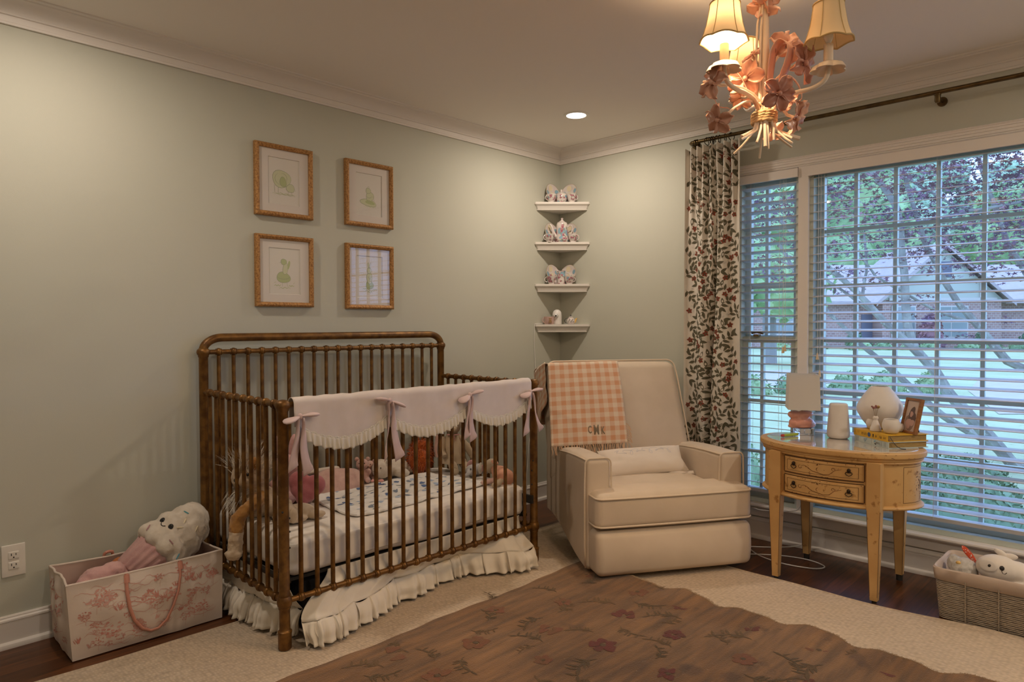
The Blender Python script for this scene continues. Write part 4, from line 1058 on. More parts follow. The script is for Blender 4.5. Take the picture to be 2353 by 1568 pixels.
def side_bot(u): hx, hy = side_hem(u); return Vector((hx, hy, .004))
m = MB(); m.grid(ruffle(lambda u: skirt_side(u, 1.0), side_bot, 17, .010), 160, 10); m.build('side_ruffle', M_skirt, sk, angle=180, solid=.0015)
M_black = mat('matt_black', (.012, .012, .016), .9)
bgm = crib_thing('under_crib_filler', 'plain black filler shape added under the left end of the crib', 'storage bag')
MB().rbox((.30, .30, .098), (.36, .40, .19), .02, n=6, puff=(.01, .01, .006)).build('filler', M_black, bgm)  # plain black block added to make the gap under the crib dark

# rail cover with ruffle, bows and a faint monogram
M_cover = mat('rail_cover_linen', (.78, .70, .65), .92, c2=(.74, .66, .61), ns=16, bump=.12, bs=800, spec=.1)
M_frill = mat('rail_cover_frill', (.76, .71, .62), .92, bump=.1, bs=800, spec=.1)
M_bow = mat('pale_pink_linen', (.70, .55, .53), .92, c2=(.66, .50, .49), ns=20, bump=.12, bs=800, spec=.1)
M_emb = mat('pale_pink_thread', (.70, .56, .52), .8)
cv = crib_thing('rail_cover', 'pale pink scalloped linen cover with frill and bows over the front crib rail', 'rail cover')
XB = [.044, .437, .869, 1.266]
def drop(x):
    for a, b in zip(XB[:-1], XB[1:]):
        if x <= b: t = max(0, min(1, (x - a) / (b - a))); return .100 + .066 * math.sin(PI * t) ** .85
    return .100
def S_cov(a, s):
    """a along the rail, s down the front from the ridge (negative: behind)"""
    R_ = .024; n = noise.noise(Vector((a * 9, s * 6, 2))) * .003 + noise.noise(Vector((a * 26, 1, 2))) * .0018
    q = PI / 2 * R_
    if s > q: return Vector((a, -R_ - n - (s - q) * .05, RZ + .004 - (s - q) + n * .5))
    if s < -q: return Vector((a, R_ + n, RZ + .004 + (s + q)))
    t = s / R_
    return Vector((a, -(R_ + n) * math.sin(t), RZ + .004 + (R_ + n * 1.4) * math.cos(t)))
m = MB(); m.grid(lambda u, v: S_cov(lerp(.033, 1.296, u), lerp(-.10, drop(lerp(.033, 1.296, u)) + .02, v)), 150, 30)
cov = m.build('cover', M_cover, cv, angle=180, solid=.0016)
def frill(u, v):
    a = lerp(.040, 1.290, u); s = drop(a) + .016 + v * .042
    w = math.sin(2 * PI * 62 * u + 2 * noise.noise(Vector((u * 30, 0, 5)))) * .0050 * (.25 + v)
    p = S_cov(a, s); return Vector((p.x + .004 * math.sin(u * 200) * v, p.y - .005 - w - .004 * v, p.z + .004 * v * math.sin(2 * PI * 31 * u)))
m = MB(); m.grid(frill, 420, 7); m.build('frill', M_frill, cv, angle=180, solid=.0012)
def header(u, v):
    a = lerp(.040, 1.290, u); p = S_cov(a, drop(a) + .010 + v * .009)
    return Vector((p.x, p.y - .003 - .0035 * abs(math.sin(2 * PI * 62 * u)) * math.sin(PI * v), p.z + .002 * math.sin(2 * PI * 40 * u)))
m = MB(); m.grid(header, 420, 3); m.build('frill_heading', M_frill, cv, angle=180)
m = MB()
for k, (ch, xo, sz, so) in enumerate((('C', .612, .060, 0), ('M', .655, .092, -.004), ('K', .700, .060, 0))):
    text_verts(ch, sz, None, m, 0, sx=.62, fn=lambda x, y, xo=xo, so=so: on_surface(lambda u, v: S_cov(u, v), xo + x, .088 + so - y * 1.1, .0018))
m.build('monogram', M_emb, cv, label='faint pink embroidered monogram', angle=180)
random.seed(31)
def bow(x, s, tl, tr, rot):
    c = S_cov(x, s) + Vector((0, -.020, 0)); g = MB()
    for sg in (-1, 1):
        d = Vector((sg * math.cos(rot), -.15, sg * math.sin(rot)))
        pts = [c + d * t + Vector((0, -.006 * math.sin(PI * t / .07), -.10 * t * t / .07)) for t in (.004, .012, .025, .040, .054, .064, .068)]
        g.tube(pts, [.007, .012, .019, .026, .027, .019, .004], 12, flat=.26)
    g.ell(c + Vector((0, -.004, 0)), (.010, .009, .011), nu=10, nv=8)
    for sg, (L, dx, w) in zip((-1, 1), (tl, tr)):
        if not L: continue
        n = 12
        def f(u, v, sg=sg, L=L, dx=dx, w=w):
            t = v; ww = lerp(.008, w, smooth01(t * 2.2))
            cut = (abs(u - .5) * -.02 if dx == 0 else (u if dx * sg > 0 else 1 - u) * .026) * smooth01((t - .75) * 4)
            return c + Vector((sg * .006 + dx * t + (u - .5) * ww + .004 * math.sin(t * 7 + sg), -.003 - .008 * math.sin(t * 4 + u * 3) - .004 * math.cos((u - .5) * 5) - .003 * (sg > 0), -.004 - L * t + cut))
        g.grid(f, 6, n)
    g.build('bow', M_bow, cv, angle=120, solid=.0014, label='pink linen bow with hanging tails')
bow(.044, .080, (.20, -.02, .034), (.222, .022, .036), .15); bow(.437, .055, (.245, -.01, .008), (.250, .040, .040), -.30); bow(.869, .062, (.20, -.004, .030), (.215, .012, .036), .32); bow(1.262, .076, (.215, -.016, .034), (.205, .070, .024), .25)

# ================================================================ toys and blankets on the mattress (room axes)
TZ = .4045
def plush_mat(name, c, c2, ns=30, sheen=.3): return mat(name, c, .95, c2=c2, ns=ns, bump=.5, bs=420, bd=6, spec=.08, sheen=sheen)
M_creamp = plush_mat('cream_plush', (.60, .47, .34), (.50, .37, .25))
M_whitep = plush_mat('white_plush', (.74, .66, .57), (.66, .57, .47))
M_tanp = plush_mat('tan_plush', (.42, .21, .06), (.33, .15, .04))
M_pinkp = plush_mat('pink_plush', (.66, .40, .38), (.58, .33, .32))
M_palep = plush_mat('pale_pink_plush', (.66, .44, .38), (.58, .36, .31))
M_rosep = plush_mat('rose_plush', (.50, .17, .18), (.42, .13, .14))
M_orange = plush_mat('orange_fur', (.50, .115, .02), (.36, .07, .012), 60)
M_greyp = plush_mat('grey_plush', (.13, .105, .12), (.10, .08, .09))
M_peach = mat('peach_cotton', (.70, .36, .24), .9, c2=(.62, .30, .20), ns=20, bump=.2, bs=300)
M_beige = mat('beige_linen', (.55, .44, .31), .9, c2=(.49, .38, .26), ns=25, bump=.2, bs=500)
M_hair = mat('long_white_fur', (.72, .66, .58), .8)
M_eye = mat('black_bead', (.015, .012, .012), .15)
M_pinkc = mat('pink_cotton', (.70, .38, .36), .9, bump=.1, bs=400)
def eye(par, p, r, name='eye', m=None): return MB().ell(p, (r, r, r), nu=10, nv=8).build(name, m or M_eye, par)
random.seed(17)
# lion
L_ = thing('lion_plush', 'cream and tan plush lion with white mane, arm hanging out between crib spindles', 'stuffed toy', (-2.40, -.36, TZ))
m = MB(); m.ell((-2.405, -.36, .465), (.080, .085, .070)); m.ell((-2.425, -.34, .572), (.080, .082, .078)); m.ell((-2.465, -.375, .560), (.040, .042, .036)); m.ell((-2.35, -.44, .440), (.06, .05, .045)); m.ell((-2.35, -.28, .437), (.06, .05, .042))
blend(m, 'body', M_creamp, L_, .007, 4, .003)
for dy in (-.062, .062): MB().ell((-2.44, -.34 + dy, .632), (.022, .026, .028)).build('ear', M_tanp, L_)
MB().ell((-2.503, -.377, .568), (.009, .012, .009)).build('nose', M_eye, L_); eye(L_, (-2.485, -.335, .592), .007); eye(L_, (-2.47, -.412, .592), .007)
m = MB(); m.tube([(-2.42, -.42, .49), (-2.47, -.475, .485), (-2.515, -.4875, .470), (-2.548, -.4885, .440), (-2.553, -.488, .40)], [.030, .027, .023, .026, .028], 14); m.ell((-2.5525, -.488, .395), (.028, .028, .024)); m.ell((-2.42, -.42, .49), (.032, .032, .032))
arm = blend(m, 'arm', M_tanp, L_, .005, 3, .0055, 45)
m = MB(); m.tube([(-2.553, -.488, .396), (-2.558, -.488, .345), (-2.562, -.489, .315)], [.0275, .027, .028], 14); m.ell((-2.566, -.490, .308), (.032, .030, .027)); blend(m, 'paw', M_creamp, arm, .005, 3, .0055, 45, label='cream paw')
pts = []
for _ in range(420):
    a = random.uniform(0, 2 * PI); e = random.uniform(.25, 1.5); d = Vector((math.cos(a) * math.cos(e), math.sin(a) * math.cos(e), math.sin(e)))
    pts.append((V(-2.425, -.34, .572) + Vector((d.x * .078, d.y * .08, d.z * .076)), d + Vector((.2, 0, .5))))
m = MB(); strands(m, pts, .075, .0030, 0, .25, .35)
m.build('mane', M_hair, L_, label='long white mane', smooth=False)
m = MB(); pts = []
for _ in range(300):
    p = V(-2.455, random.uniform(-.40, -.29), random.uniform(.475, .535)); pts.append((p, Vector((-.9, random.uniform(-.2, .5), -.25))))
strands(m, pts, .095, .0030, 0, 1.6, .25, 5)
m.build('chest_hair', M_hair, L_, label='long white chest hair', smooth=False)
# small cream puppy
P_ = thing('puppy_plush', 'small cream plush puppy lying on the sheet beside the lion', 'stuffed toy', (-2.33, -.545, TZ))
m = MB(); m.ell((-2.31, -.54, .432), (.065, .052, .034)); m.ell((-2.385, -.565, .445), (.046, .042, .040)); m.ell((-2.425, -.577, .432), (.026, .022, .020)); m.ell((-2.35, -.600, .420), (.045, .017, .015)); m.ell((-2.26, -.59, .42), (.04, .02, .016))
blend(m, 'body', M_creamp, P_, .005, 4, .002)
for dx, dy in ((.01, -.045), (.02, .035)): MB().ell((-2.385 + dx, -.565 + dy, .440), (.018, .012, .030)).build('ear', M_creamp, P_)
MB().ell((-2.450, -.583, .438), (.006, .007, .005), nu=10, nv=6).build('nose', M_eye, P_); eye(P_, (-2.418, -.602, .455), .004)
# pink bunny and rose heart pillow
B_ = thing('bunny_plush', 'pink plush bunny with upright ears sitting behind the rose heart pillow', 'stuffed toy', (-2.19, -.22, TZ))
m = MB(); m.ell((-2.19, -.22, .465), (.085, .075, .070)); m.ell((-2.205, -.235, .565), (.058, .055, .052)); m.ell((-2.25, -.30, .43), (.055, .035, .03)); m.ell((-2.16, -.32, .428), (.035, .055, .028)); m.ell((-2.265, -.25, .485), (.03, .045, .028))
blend(m, 'body', M_pinkp, B_, .006, 4, .002)
for dx, t in ((-.028, -.18), (.028, .15)):
    m = MB(); m.ell((-2.205 + dx + t * .03, -.232, .650), (.019, .012, .055), R=Matrix.Rotation(t, 4, 'Y')); m.build('ear', M_pinkp, B_)
MB().ell((-2.228, -.288, .565), (.005, .004, .004), nu=8, nv=6).build('nose', M_rosep, B_); eye(B_, (-2.238, -.28, .58), .0045); eye(B_, (-2.195, -.288, .58), .0045)
H_ = thing('heart_pillow', 'rose pink plush heart pillow standing on the sheet in front of the pink bunny', 'pillow', (-2.215, -.40, TZ))
hp_ = [(.0, -.075), (.045, -.035), (.078, .012), (.080, .045), (.058, .068), (.028, .064), (.0, .045), (-.028, .064), (-.058, .068), (-.080, .045), (-.078, .012), (-.045, -.035)]
HM = at((-2.205, -.40, .485)) @ Matrix.Rotation(math.radians(-38), 4, 'Z') @ Matrix.Rotation(math.radians(78), 4, 'X') @ Matrix.Rotation(math.radians(-14), 4, 'Z')
m = MB()
for i in range(12):
    a, b = Vector((*hp_[i], 0)), Vector((*hp_[(i + 1) % 12], 0))
for (x, y), rr in (((-.036, .026), .046), ((.036, .026), .046), ((0, -.008), .050), ((-.02, .0), .046), ((.02, .0), .046), ((0, -.042), .030), ((0, -.060), .018)): m.ell(HM @ Vector((x, y, 0)), (rr, rr, .034), R=HM.to_3x3().to_4x4())
blend(m, 'pillow', M_rosep, H_, .006, 6)
# swaddle blanket with blue print
M_sw = mat('swaddle_muslin', (.78, .74, .70), .92, c2=(.74, .70, .65), ns=8, bump=.2, bs=260, spec=.1)
M_b1 = mat('print_navy', (.10, .15, .29), .9); M_b2 = mat('print_light_blue', (.38, .45, .56), .9); M_b3 = mat('print_slate', (.20, .23, .28), .9)
SW = thing('swaddle_blanket', 'white muslin blanket printed with small blue animals, spread on the mattress', 'blanket', (-1.78, -.48, TZ))
def S_sw(u, v):
    # u 0..1 left to right, v 0..1 front to back
    a = V(-2.17, -.715, 0); b = V(-1.33, -.66, 0); c_ = V(-1.42, -.27, 0); d = V(-2.12, -.30, 0)
    p = a.lerp(b, u).lerp(d.lerp(c_, u), v)
    e = min(u, 1 - u, v, 1 - v)
    k = max(0, 1 - math.hypot(max(0, .30 - u) / .30, max(0, .45 - v) / .45)) if (u < .30 and v < .45) else 1
    if u < .30 and v < .45:
        q = math.hypot((.30 - u) / .30, (.45 - v) / .45)
        if q > 1: p = p + (V(-1.9, -.5, 0) - p) * (.32 * (q - 1))
    z = .4185 + .012 * noise.noise(Vector((u * 4, v * 7, 1))) + .010 * max(0, noise.noise(Vector((u * 9 + v * 4, v * 10, 6)))) - .006 * max(0, 1 - e / .03)
    return V(p.x, p.y, z)
m = MB(); m.grid(S_sw, 70, 46, 0)
e2 = [(0, v / 20) for v in range(21)] 
random.seed(4)
for i in range(15):
    for j in range(8):
        u, v = (i + .5 + random.uniform(-.3, .3)) / 15, (j + .5 + random.uniform(-.3, .3)) / 8
        if not (.05 < u < .95 and .05 < v < .95): continue
        k = random.choice((1, 1, 2, 2, 3)); a = random.uniform(-.6, .6); big = random.random() < .55
        S2 = lambda x, y, u=u, v=v, a=a: S_sw(u + (x * math.cos(a) - y * math.sin(a)) / .84, v + (x * math.sin(a) + y * math.cos(a)) / .44)
        if big:
            m.spot(S2, 0, 0, .0155, .0009, k, 12, .75, .15); m.leaf(S2, .010, 0, random.uniform(-.4, .4), .014, .008, .0010, k, 4)
            for q in range(5): m.leaf(S2, -.006 + q * .004, .006, PI / 2 + random.uniform(-.5, .5), .011, .003, .0010, k, 2)
        else: m.leaf(S2, -.015, 0, 0, .030, .008, .0009, random.choice((2, 3, 1)), 5, .1); m.stroke(S2, [(-.025, 0), (.02, .002)], .002, .0009, 3)
m.build('cloth', [M_sw, M_b1, M_b2, M_b3], SW, angle=180)
m = MB(); m.tube([S_sw(i / 40, 0) + V(0, 0, -.003) for i in range(41)], .0055, 6); m.tube([S_sw(0, i / 20) + V(0, 0, -.003) for i in range(21)], .0055, 6); m.tube([S_sw(1, i / 20) + V(0, 0, -.003) for i in range(21)], .0045, 6); m.build('folded_hem', M_sw, SW)
# small pink hair bow
hb_ = thing('hair_bow', 'small coral pink bow lying on the printed muslin blanket', 'bow', (-1.80, -.34, .43))
M_coral = mat('coral_satin', (.72, .34, .30), .5)
m = MB()
for sg in (-1, 1): m.tube([V(-1.79, -.345, .440) + Vector((sg * .7, -sg * .7, 0)) * t + V(0, 0, .004) for t in (.003, .012, .024, .032)], [.004, .011, .014, .004], 8, flat=.6)
m.ell((-1.79, -.345, .442), (.007, .007, .007)); m.build('bow', M_coral, hb_)
# pink fluffy blanket, grey blanket
def mound(name, label, c, rad, m_, par=None, sd=0, cat='blanket', disp=.012, ds=11):
    r_ = par or thing(name, label, cat, (c[0], c[1], TZ)); mm = MB()
    def f(u, v):
        a = 2 * PI * u; e = PI / 2 * v
        w = 1 + .30 * noise.noise(Vector((math.cos(a) * 1.6, math.sin(a) * 1.6, sd)))
        p = V(c[0] + rad[0] * w * math.cos(a) * math.cos(e), c[1] + rad[1] * w * math.sin(a) * math.cos(e), TZ + .004 + rad[2] * math.sin(e) ** .8)
        return p + V(noise.noise(p * ds), noise.noise(p * ds + V(5, 5, 5)), noise.noise(p * ds + V(9, 1, 3)) * (1 if v > .08 else 0)) * disp
    mm.grid(f, 70, 22, cu=True); mm.build('folds', m_, r_, angle=180); return r_
mound('fluffy_blanket', 'crumpled pale pink fluffy blanket on the mattress beside the printed muslin', (-1.94, -.225), (.150, .090, .095), M_palep, sd=2)
G_ = thing('grey_blanket', 'folded dark grey blanket with white edge behind the pink fluffy blanket', 'blanket', (-1.98, -.10, TZ))
MB().rbox((-1.985, -.100, .440), (.26, .045, .068), .02, n=8, puff=(0, .004, .01)).build('fold', M_greyp, G_)
MB().rbox((-1.985, -.100, .484), (.262, .035, .016), .008, n=6, puff=(0, 0, .004)).build('edge', M_whitep, G_, label='white fluffy edge')
# two little pink teddies
def teddy(loc, rz, s, m_, label, name='teddy_plush', lying=False):
    r_ = thing(name, label, 'stuffed toy', loc, rz, world=False); mm = MB()
    if lying:
        mm.ell((0, 0, .045 * s), (.085 * s, .052 * s, .045 * s)); mm.ell((-.105 * s, 0, .056 * s), (.055 * s, .052 * s, .050 * s)); mm.ell((-.150 * s, -.01 * s, .05 * s), (.02 * s, .022 * s, .018 * s))
        for x, y, a in ((.085, .035, .3), (.085, -.035, -.3), (-.03, .065, 1.2), (-.03, -.065, -1.2)): mm.ell((x * s, y * s, .030 * s), (.048 * s, .024 * s, .024 * s), R=Matrix.Rotation(a, 4, 'Z'))
        eh = [(-.10 * s, .042 * s, .095 * s), (-.10 * s, -.042 * s, .095 * s)]; ey = [(-.145 * s, .018 * s, .07 * s), (-.145 * s, -.03 * s, .07 * s)]; ns_ = (-.169 * s, -.01 * s, .054 * s)
    else:
        mm.ell((0, 0, .045 * s), (.045 * s, .042 * s, .045 * s)); mm.ell((-.008 * s, 0, .112 * s), (.038 * s, .040 * s, .035 * s)); mm.ell((-.042 * s, 0, .105 * s), (.016 * s, .018 * s, .014 * s))
        for y in (-.035, .035): mm.ell((-.035 * s, y * s, .018 * s), (.038 * s, .018 * s, .018 * s)); mm.ell((-.022 * s, y * 1.2 * s, .068 * s), (.03 * s, .014 * s, .016 * s), R=Matrix.Rotation(.6, 4, 'Y'))
        eh = [(0, .034 * s, .142 * s), (0, -.034 * s, .142 * s)]; ey = [(-.040 * s, .016 * s, .122 * s), (-.040 * s, -.016 * s, .122 * s)]; ns_ = (-.058 * s, 0, .108 * s)
    blend(mm, 'body', m_, r_, .0045, 4, .0018)
    for p in eh: MB().ell(p, (.010 * s, .014 * s, .014 * s), nu=10, nv=8).build('ear', m_, r_)
    for p in ey: eye(r_, p, .0035 * s)
    MB().ell(ns_, (.004 * s, .006 * s, .004 * s), nu=8, nv=6).build('nose', M_eye, r_)
    return r_
teddy((-1.755, -.165, TZ), .9, .82, M_palep, 'small pale pink teddy sitting at the end of the pink fluffy blanket')
teddy((-1.69, -.135, TZ), .7, .66, M_palep, 'smallest pale pink teddy tucked against the white bear')
teddy((-1.555, -.175, TZ), .2, 1.0, M_whitep, 'white plush bear lying on the mattress next to the orange fur toy', 'bear_plush', True)
# orange furry toy
O_ = thing('furry_plush', 'bright orange shaggy plush toy at the back of the crib', 'stuffed toy', (-1.41, -.19, TZ))
m = MB(); lob = (((-1.432, -.215, .473), (.060, .058, .066)), ((-1.365, -.150, .500), (.066, .058, .070)), ((-1.378, -.160, .450), (.055, .055, .045)))
for c_, r_ in lob: m.ell(c_, r_, nu=12, nv=8)
pts = []
for c_, r_ in lob:
    for _ in range(520):
        d = Vector((random.gauss(0, 1), random.gauss(0, 1), random.gauss(0, 1))).normalized(); p = Vector(c_) + Vector((d.x * r_[0], d.y * r_[1], d.z * r_[2]))
        if p.z > .412: pts.append((p, d + Vector((.4 * math.sin(p.z * 80), .4 * math.cos(p.x * 70), 0))))
strands(m, pts, .026, .0042, 0, .9, .45); m.build('fur', M_orange, O_, smooth=False)
# cream doll in a linen dress
D_ = thing('cloth_doll', 'beige cloth bunny doll in a linen dress with pink neck ribbon, beside the orange plush', 'doll', (-1.275, -.32, TZ))
m = MB(); m.lathe([(.075, .0), (.072, .02), (.062, .06), (.048, .11), (.034, .145), (.026, .155), (0, .157)], 26, 0, at((-1.27, -.30, .455)), wob=lambda a, z: 1 + .10 * math.sin(7 * a) * max(0, 1 - z / .12))
m.build('dress', M_beige, D_, angle=180)
m = MB(); m.ell((-1.265, -.30, .655), (.048, .046, .050)); m.ell((-1.29, -.335, .640), (.02, .02, .018)); m.ell((-1.265, -.30, .606), (.02, .02, .02)); blend(m, 'head', M_beige, D_, .005, 3)
m = MB(); m.tube([(-1.300, -.285, .655), (-1.345, -.265, .61), (-1.365, -.275, .53), (-1.362, -.285, .49)], [.012, .016, .017, .010], 10, flat=.5); m.build('ear', M_palep, D_, label='long pink lined ear')
m = MB(); m.tube([(-1.245, -.315, .595), (-1.205, -.345, .54), (-1.185, -.365, .49)], [.016, .020, .017], 12); m.ell((-1.182, -.368, .482), (.018, .017, .018)); m.build('arm', M_beige, D_)
m = MB(); m.tube([(-1.31, -.275, .59), (-1.345, -.30, .53), (-1.35, -.33, .50)], [.014, .018, .015], 12); m.build('arm', M_beige, D_)
for dx, dy in ((-.02, 0), (.05, -.015)): 
    m = MB(); m.tube([(-1.28 + dx, -.33, .462), (-1.305 + dx, -.375 + dy, .44), (-1.32 + dx, -.40 + dy, .430)], [.024, .024, .020], 12); m.ell((-1.328 + dx, -.408 + dy, .428), (.026, .022, .019)); m.build('leg', M_beige, D_)
m = MB()
for sg in (-1, 1): m.tube([V(-1.290, -.332, .607) + V(sg * .8, -sg * .6, .1) * t for t in (.002, .014, .03, .036)], [.003, .009, .010, .002], 8, flat=.4); m.tube([V(-1.290, -.332, .605) + V(sg * .25, 0, -1) * t + V(0, -.006, 0) for t in (0, .025, .045)], [.003, .005, .005], 6, flat=.4)
m.build('neck_ribbon', M_pinkc, D_, label='pink neck ribbon')
eye(D_, (-1.298, -.332, .66), .004); eye(D_, (-1.270, -.345, .66), .004)
# mouse with patterned ears
E_ = thing('elephant_plush', 'small pale grey plush elephant with pink lined ear lying beside the bunny doll', 'stuffed toy', (-1.235, -.46, TZ))
m = MB(); m.ell((-1.235, -.455, .432), (.048, .042, .032)); m.ell((-1.285, -.475, .435), (.034, .034, .030)); m.tube([(-1.315, -.485, .435), (-1.335, -.495, .425), (-1.35, -.49, .418)], [.014, .010, .008], 9); m.ell((-1.20, -.49, .417), (.02, .016, .014)); blend(m, 'body', plush_mat('pale_grey_plush', (.56, .53, .52), (.48, .45, .44)), E_, .004, 3, .001)
for dx, dy, c_ in ((.01, -.050, M_whitep), (.03, .04, M_pinkp)): MB().ell((-1.28 + dx, -.475 + dy, .452), (.028, .010, .030), R=Matrix.Rotation(.5 if dy < 0 else -.4, 4, 'Z')).build('ear', c_, E_)
MB().ell((-1.263, -.533, .452), (.016, .004, .018)).build('ear_lining', M_pinkc, E_); eye(E_, (-1.312, -.495, .449), .004)
# peach doll at the right end
F_ = thing('cloth_doll', 'cloth doll in a peach dress slumped over the right end of the mattress', 'doll', (-1.245, -.66, TZ))
m = MB(); m.tube([(-1.237, -.60, .452), (-1.254, -.65, .448), (-1.277, -.70, .435), (-1.290, -.722, .423)], [.026, .042, .055, .050], 18, flat=.8); m.build('dress', M_peach, F_, angle=180)
m = MB(); m.ell((-1.227, -.565, .462), (.040, .038, .040)); m.ell((-1.235, -.59, .452), (.02, .02, .02)); blend(m, 'head', M_beige, F_, .005, 3)
m = MB(); m.tube([(-1.287, -.70, .425), (-1.332, -.722, .418), (-1.357, -.728, .412)], [.014, .016, .013], 10); m.ell((-1.367, -.729, .412), (.018, .014, .014)); m.build('leg', M_beige, F_)
m = MB(); m.tube([(-1.312, -.695, .425), (-1.352, -.672, .420), (-1.377, -.665, .416)], [.013, .014, .011], 10); m.ell((-1.384, -.664, .415), (.016, .013, .012)); m.build('leg', M_palep, F_)
m = MB()
for sg in (-1, 1): m.tube([V(-1.262, -.622, .487) + V(.5 * sg, .8 * sg, .3) * t for t in (.002, .015, .03, .036)], [.004, .012, .014, .003], 8, flat=.5)
m.build('bow', M_peach, F_); eye(F_, (-1.262, -.565, .470), .004)
# ================================================================ recliner
M_chair = mat('cream_upholstery', (.64, .535, .425), .92, c2=(.60, .50, .39), ns=7, bump=.12, bs=600, spec=.12)
M_pipe = mat('cream_piping', (.68, .565, .44), .9, spec=.12)
M_dkbase = mat('dark_swivel_base', (.03, .025, .02), .7)
CR = thing('recliner', 'cream upholstered recliner armchair with piped edges in the corner by the curtain', 'armchair', (-1.194, -1.232, 0), math.atan2(-.531, .848), world=False)
MB().lathe([(0, .020), (.27, .020), (.28, .026), (.28, .040), (.20, .060), (0, .060)], 32, 0, at((.385, .40, 0))).build('swivel_base', M_dkbase, CR, label='dark round swivel base')
def fpanel(p):
    p = p.copy(); t = max(0, (p.z - .03) / .2); p.y += -.012 * math.sin(PI * min(1, t)) ; return p
MB().rbox((.392, .085, .138), (.80, .19, .212), .032, n=14, puff=(.006, .012, 0), fn=fpanel).build('footrest', M_chair, CR, angle=180)
def seatfn(p):
    p = p.copy()
    if p.z > .36: p.z += .012 * math.exp(-((p.y - .16) / .16) ** 2)
    return p
MB().rbox((.392, .085, .330), (.805, .19, .158), .034, n=16, puff=(.005, .012, .010), fn=seatfn).build('seat_front', M_chair, CR, angle=180)
MB().rbox((.388, .36, .330), (.575, .46, .160), .034, n=14, puff=(0, 0, .016)).build('seat', M_chair, CR, angle=180)
pp = MB()
def edge(z, fr, o=0.0):
    r_ = .036; pts = []
    for cx_, cy_, a0 in ((.392 - .4025 + r_, .085 - .095 + r_, PI), (.392 + .4025 - r_, .085 - .095 + r_, 1.5 * PI)):
        for i in range(7): pts.append((cx_ + r_ * math.cos(a0 + PI / 2 * i / 6), cy_ + r_ * math.sin(a0 + PI / 2 * i / 6) - .0, z))
    pts = [(pts[0][0], .17, z)] + pts + [(pts[-1][0], .17, z)]
    out = []
    for i in range(len(pts) - 1):
        for j in range(5): out.append(Vector(pts[i]).lerp(Vector(pts[i + 1]), j / 5))
    out.append(Vector(pts[-1]))
    for q in out:
        k = max(0, 1 - ((q.x - .392) / .4025) ** 2)
        if q.y < .08: q.y -= fr * k + .003
    return out
pp.tube(edge(.396, .006), .0048, 8); pp.tube(edge(.266, .005), .0048, 8)
pp.build('seat_piping', M_pipe, CR, angle=180)
def arm(x0, x1, top, lab):
    def fn(p):
        p = p.copy(); t = max(0, (p.y - .09) / .64)
        if p.z > .4: p.z -= .040 * t * t
        if p.z < .2: p.z += .135 * smooth01(t * 1.15) * (1 - max(0, (p.z - .04) / .16))
        return p
    o = MB().rbox(((x0 + x1) / 2, .415, (top + .035) / 2), (x1 - x0, .65, top - .035), .028, n=12, puff=(.006, .004, .004), fn=fn).build('arm', M_chair, CR, angle=180)
    g = MB(); r_ = .026; y = .094; pts = []
    for cx_, a0 in ((x0 + r_, PI), (x1 - r_, PI / 2)):
        for i in range(7): a = a0 - PI / 2 * i / 6; pts.append((cx_ + r_ * math.cos(a), y, top - r_ + r_ * math.sin(a) + .001))
    g.tube([(x0 + .001, y, .05)] + [(x0 - .003, y, z) for z in (.15, .3, .45)] + pts + [(x1 + .002, y, .42), (x1, y, .30)], .0042, 8)
    g.build('arm_piping', M_pipe, o, angle=180)
    xo, sg = (x0, -1) if x0 < .3 else (x0, -1)
    g = MB(); g.tube([(x0 + .006, y, top - .006)] + [(x0 + .004, lerp(y, .62, t), top - .006 - .040 * t * t) for t in (.1, .3, .5, .7, .9)], .0042, 8); g.build('arm_piping', M_pipe, o, angle=180)
arm(-.030, .100, .566, 'l'); arm(.676, .806, .560, 'r')
MB().rbox((.388, .60, .33), (.60, .18, .36), .04, n=8).build('back_base', M_chair, CR, angle=180)
TB = math.atan2(.20, .54)
BM = Matrix.Translation((.362, .50, .45)) @ Matrix.Rotation(-TB, 4, 'X')
def backfn(p):
    p = p.copy(); t = p.z / .6
    p.y -= 0
    w = 1 + .03 * (1 - t)
    p.x *= w
    return p
MB().rbox((0, .105, .255), (.770, .21, .66), .055, n=18, puff=(.004, .035, .012), M=BM, fn=backfn).build('backrest', M_chair, CR, angle=180)
g = MB(); r_ = .05; pts = []
for cx_, cz_, a0 in ((-.385 + r_, .588 - r_, PI), (.385 - r_, .588 - r_, PI / 2)):
    for i in range(9): a = a0 - PI / 2 * i / 8; pts.append((cx_ + r_ * math.cos(a), .030, cz_ + r_ * math.sin(a)))
pts = [(-.388, .030, z) for z in (.05, .2, .35, .48)] + pts + [(.388, .030, z) for z in (.48, .35, .2, .05)]
out = []
for i in range(len(pts) - 1):
    for j in range(4): out.append(Vector(pts[i]).lerp(Vector(pts[i + 1]), j / 4))
g.tube([BM @ backfn(q + V(.004 * (1 if q.x > 0 else -1), 0, .004 if q.z > .55 else 0)) for q in out], .0050, 8); g.build('back_piping', M_pipe, CR, angle=180)

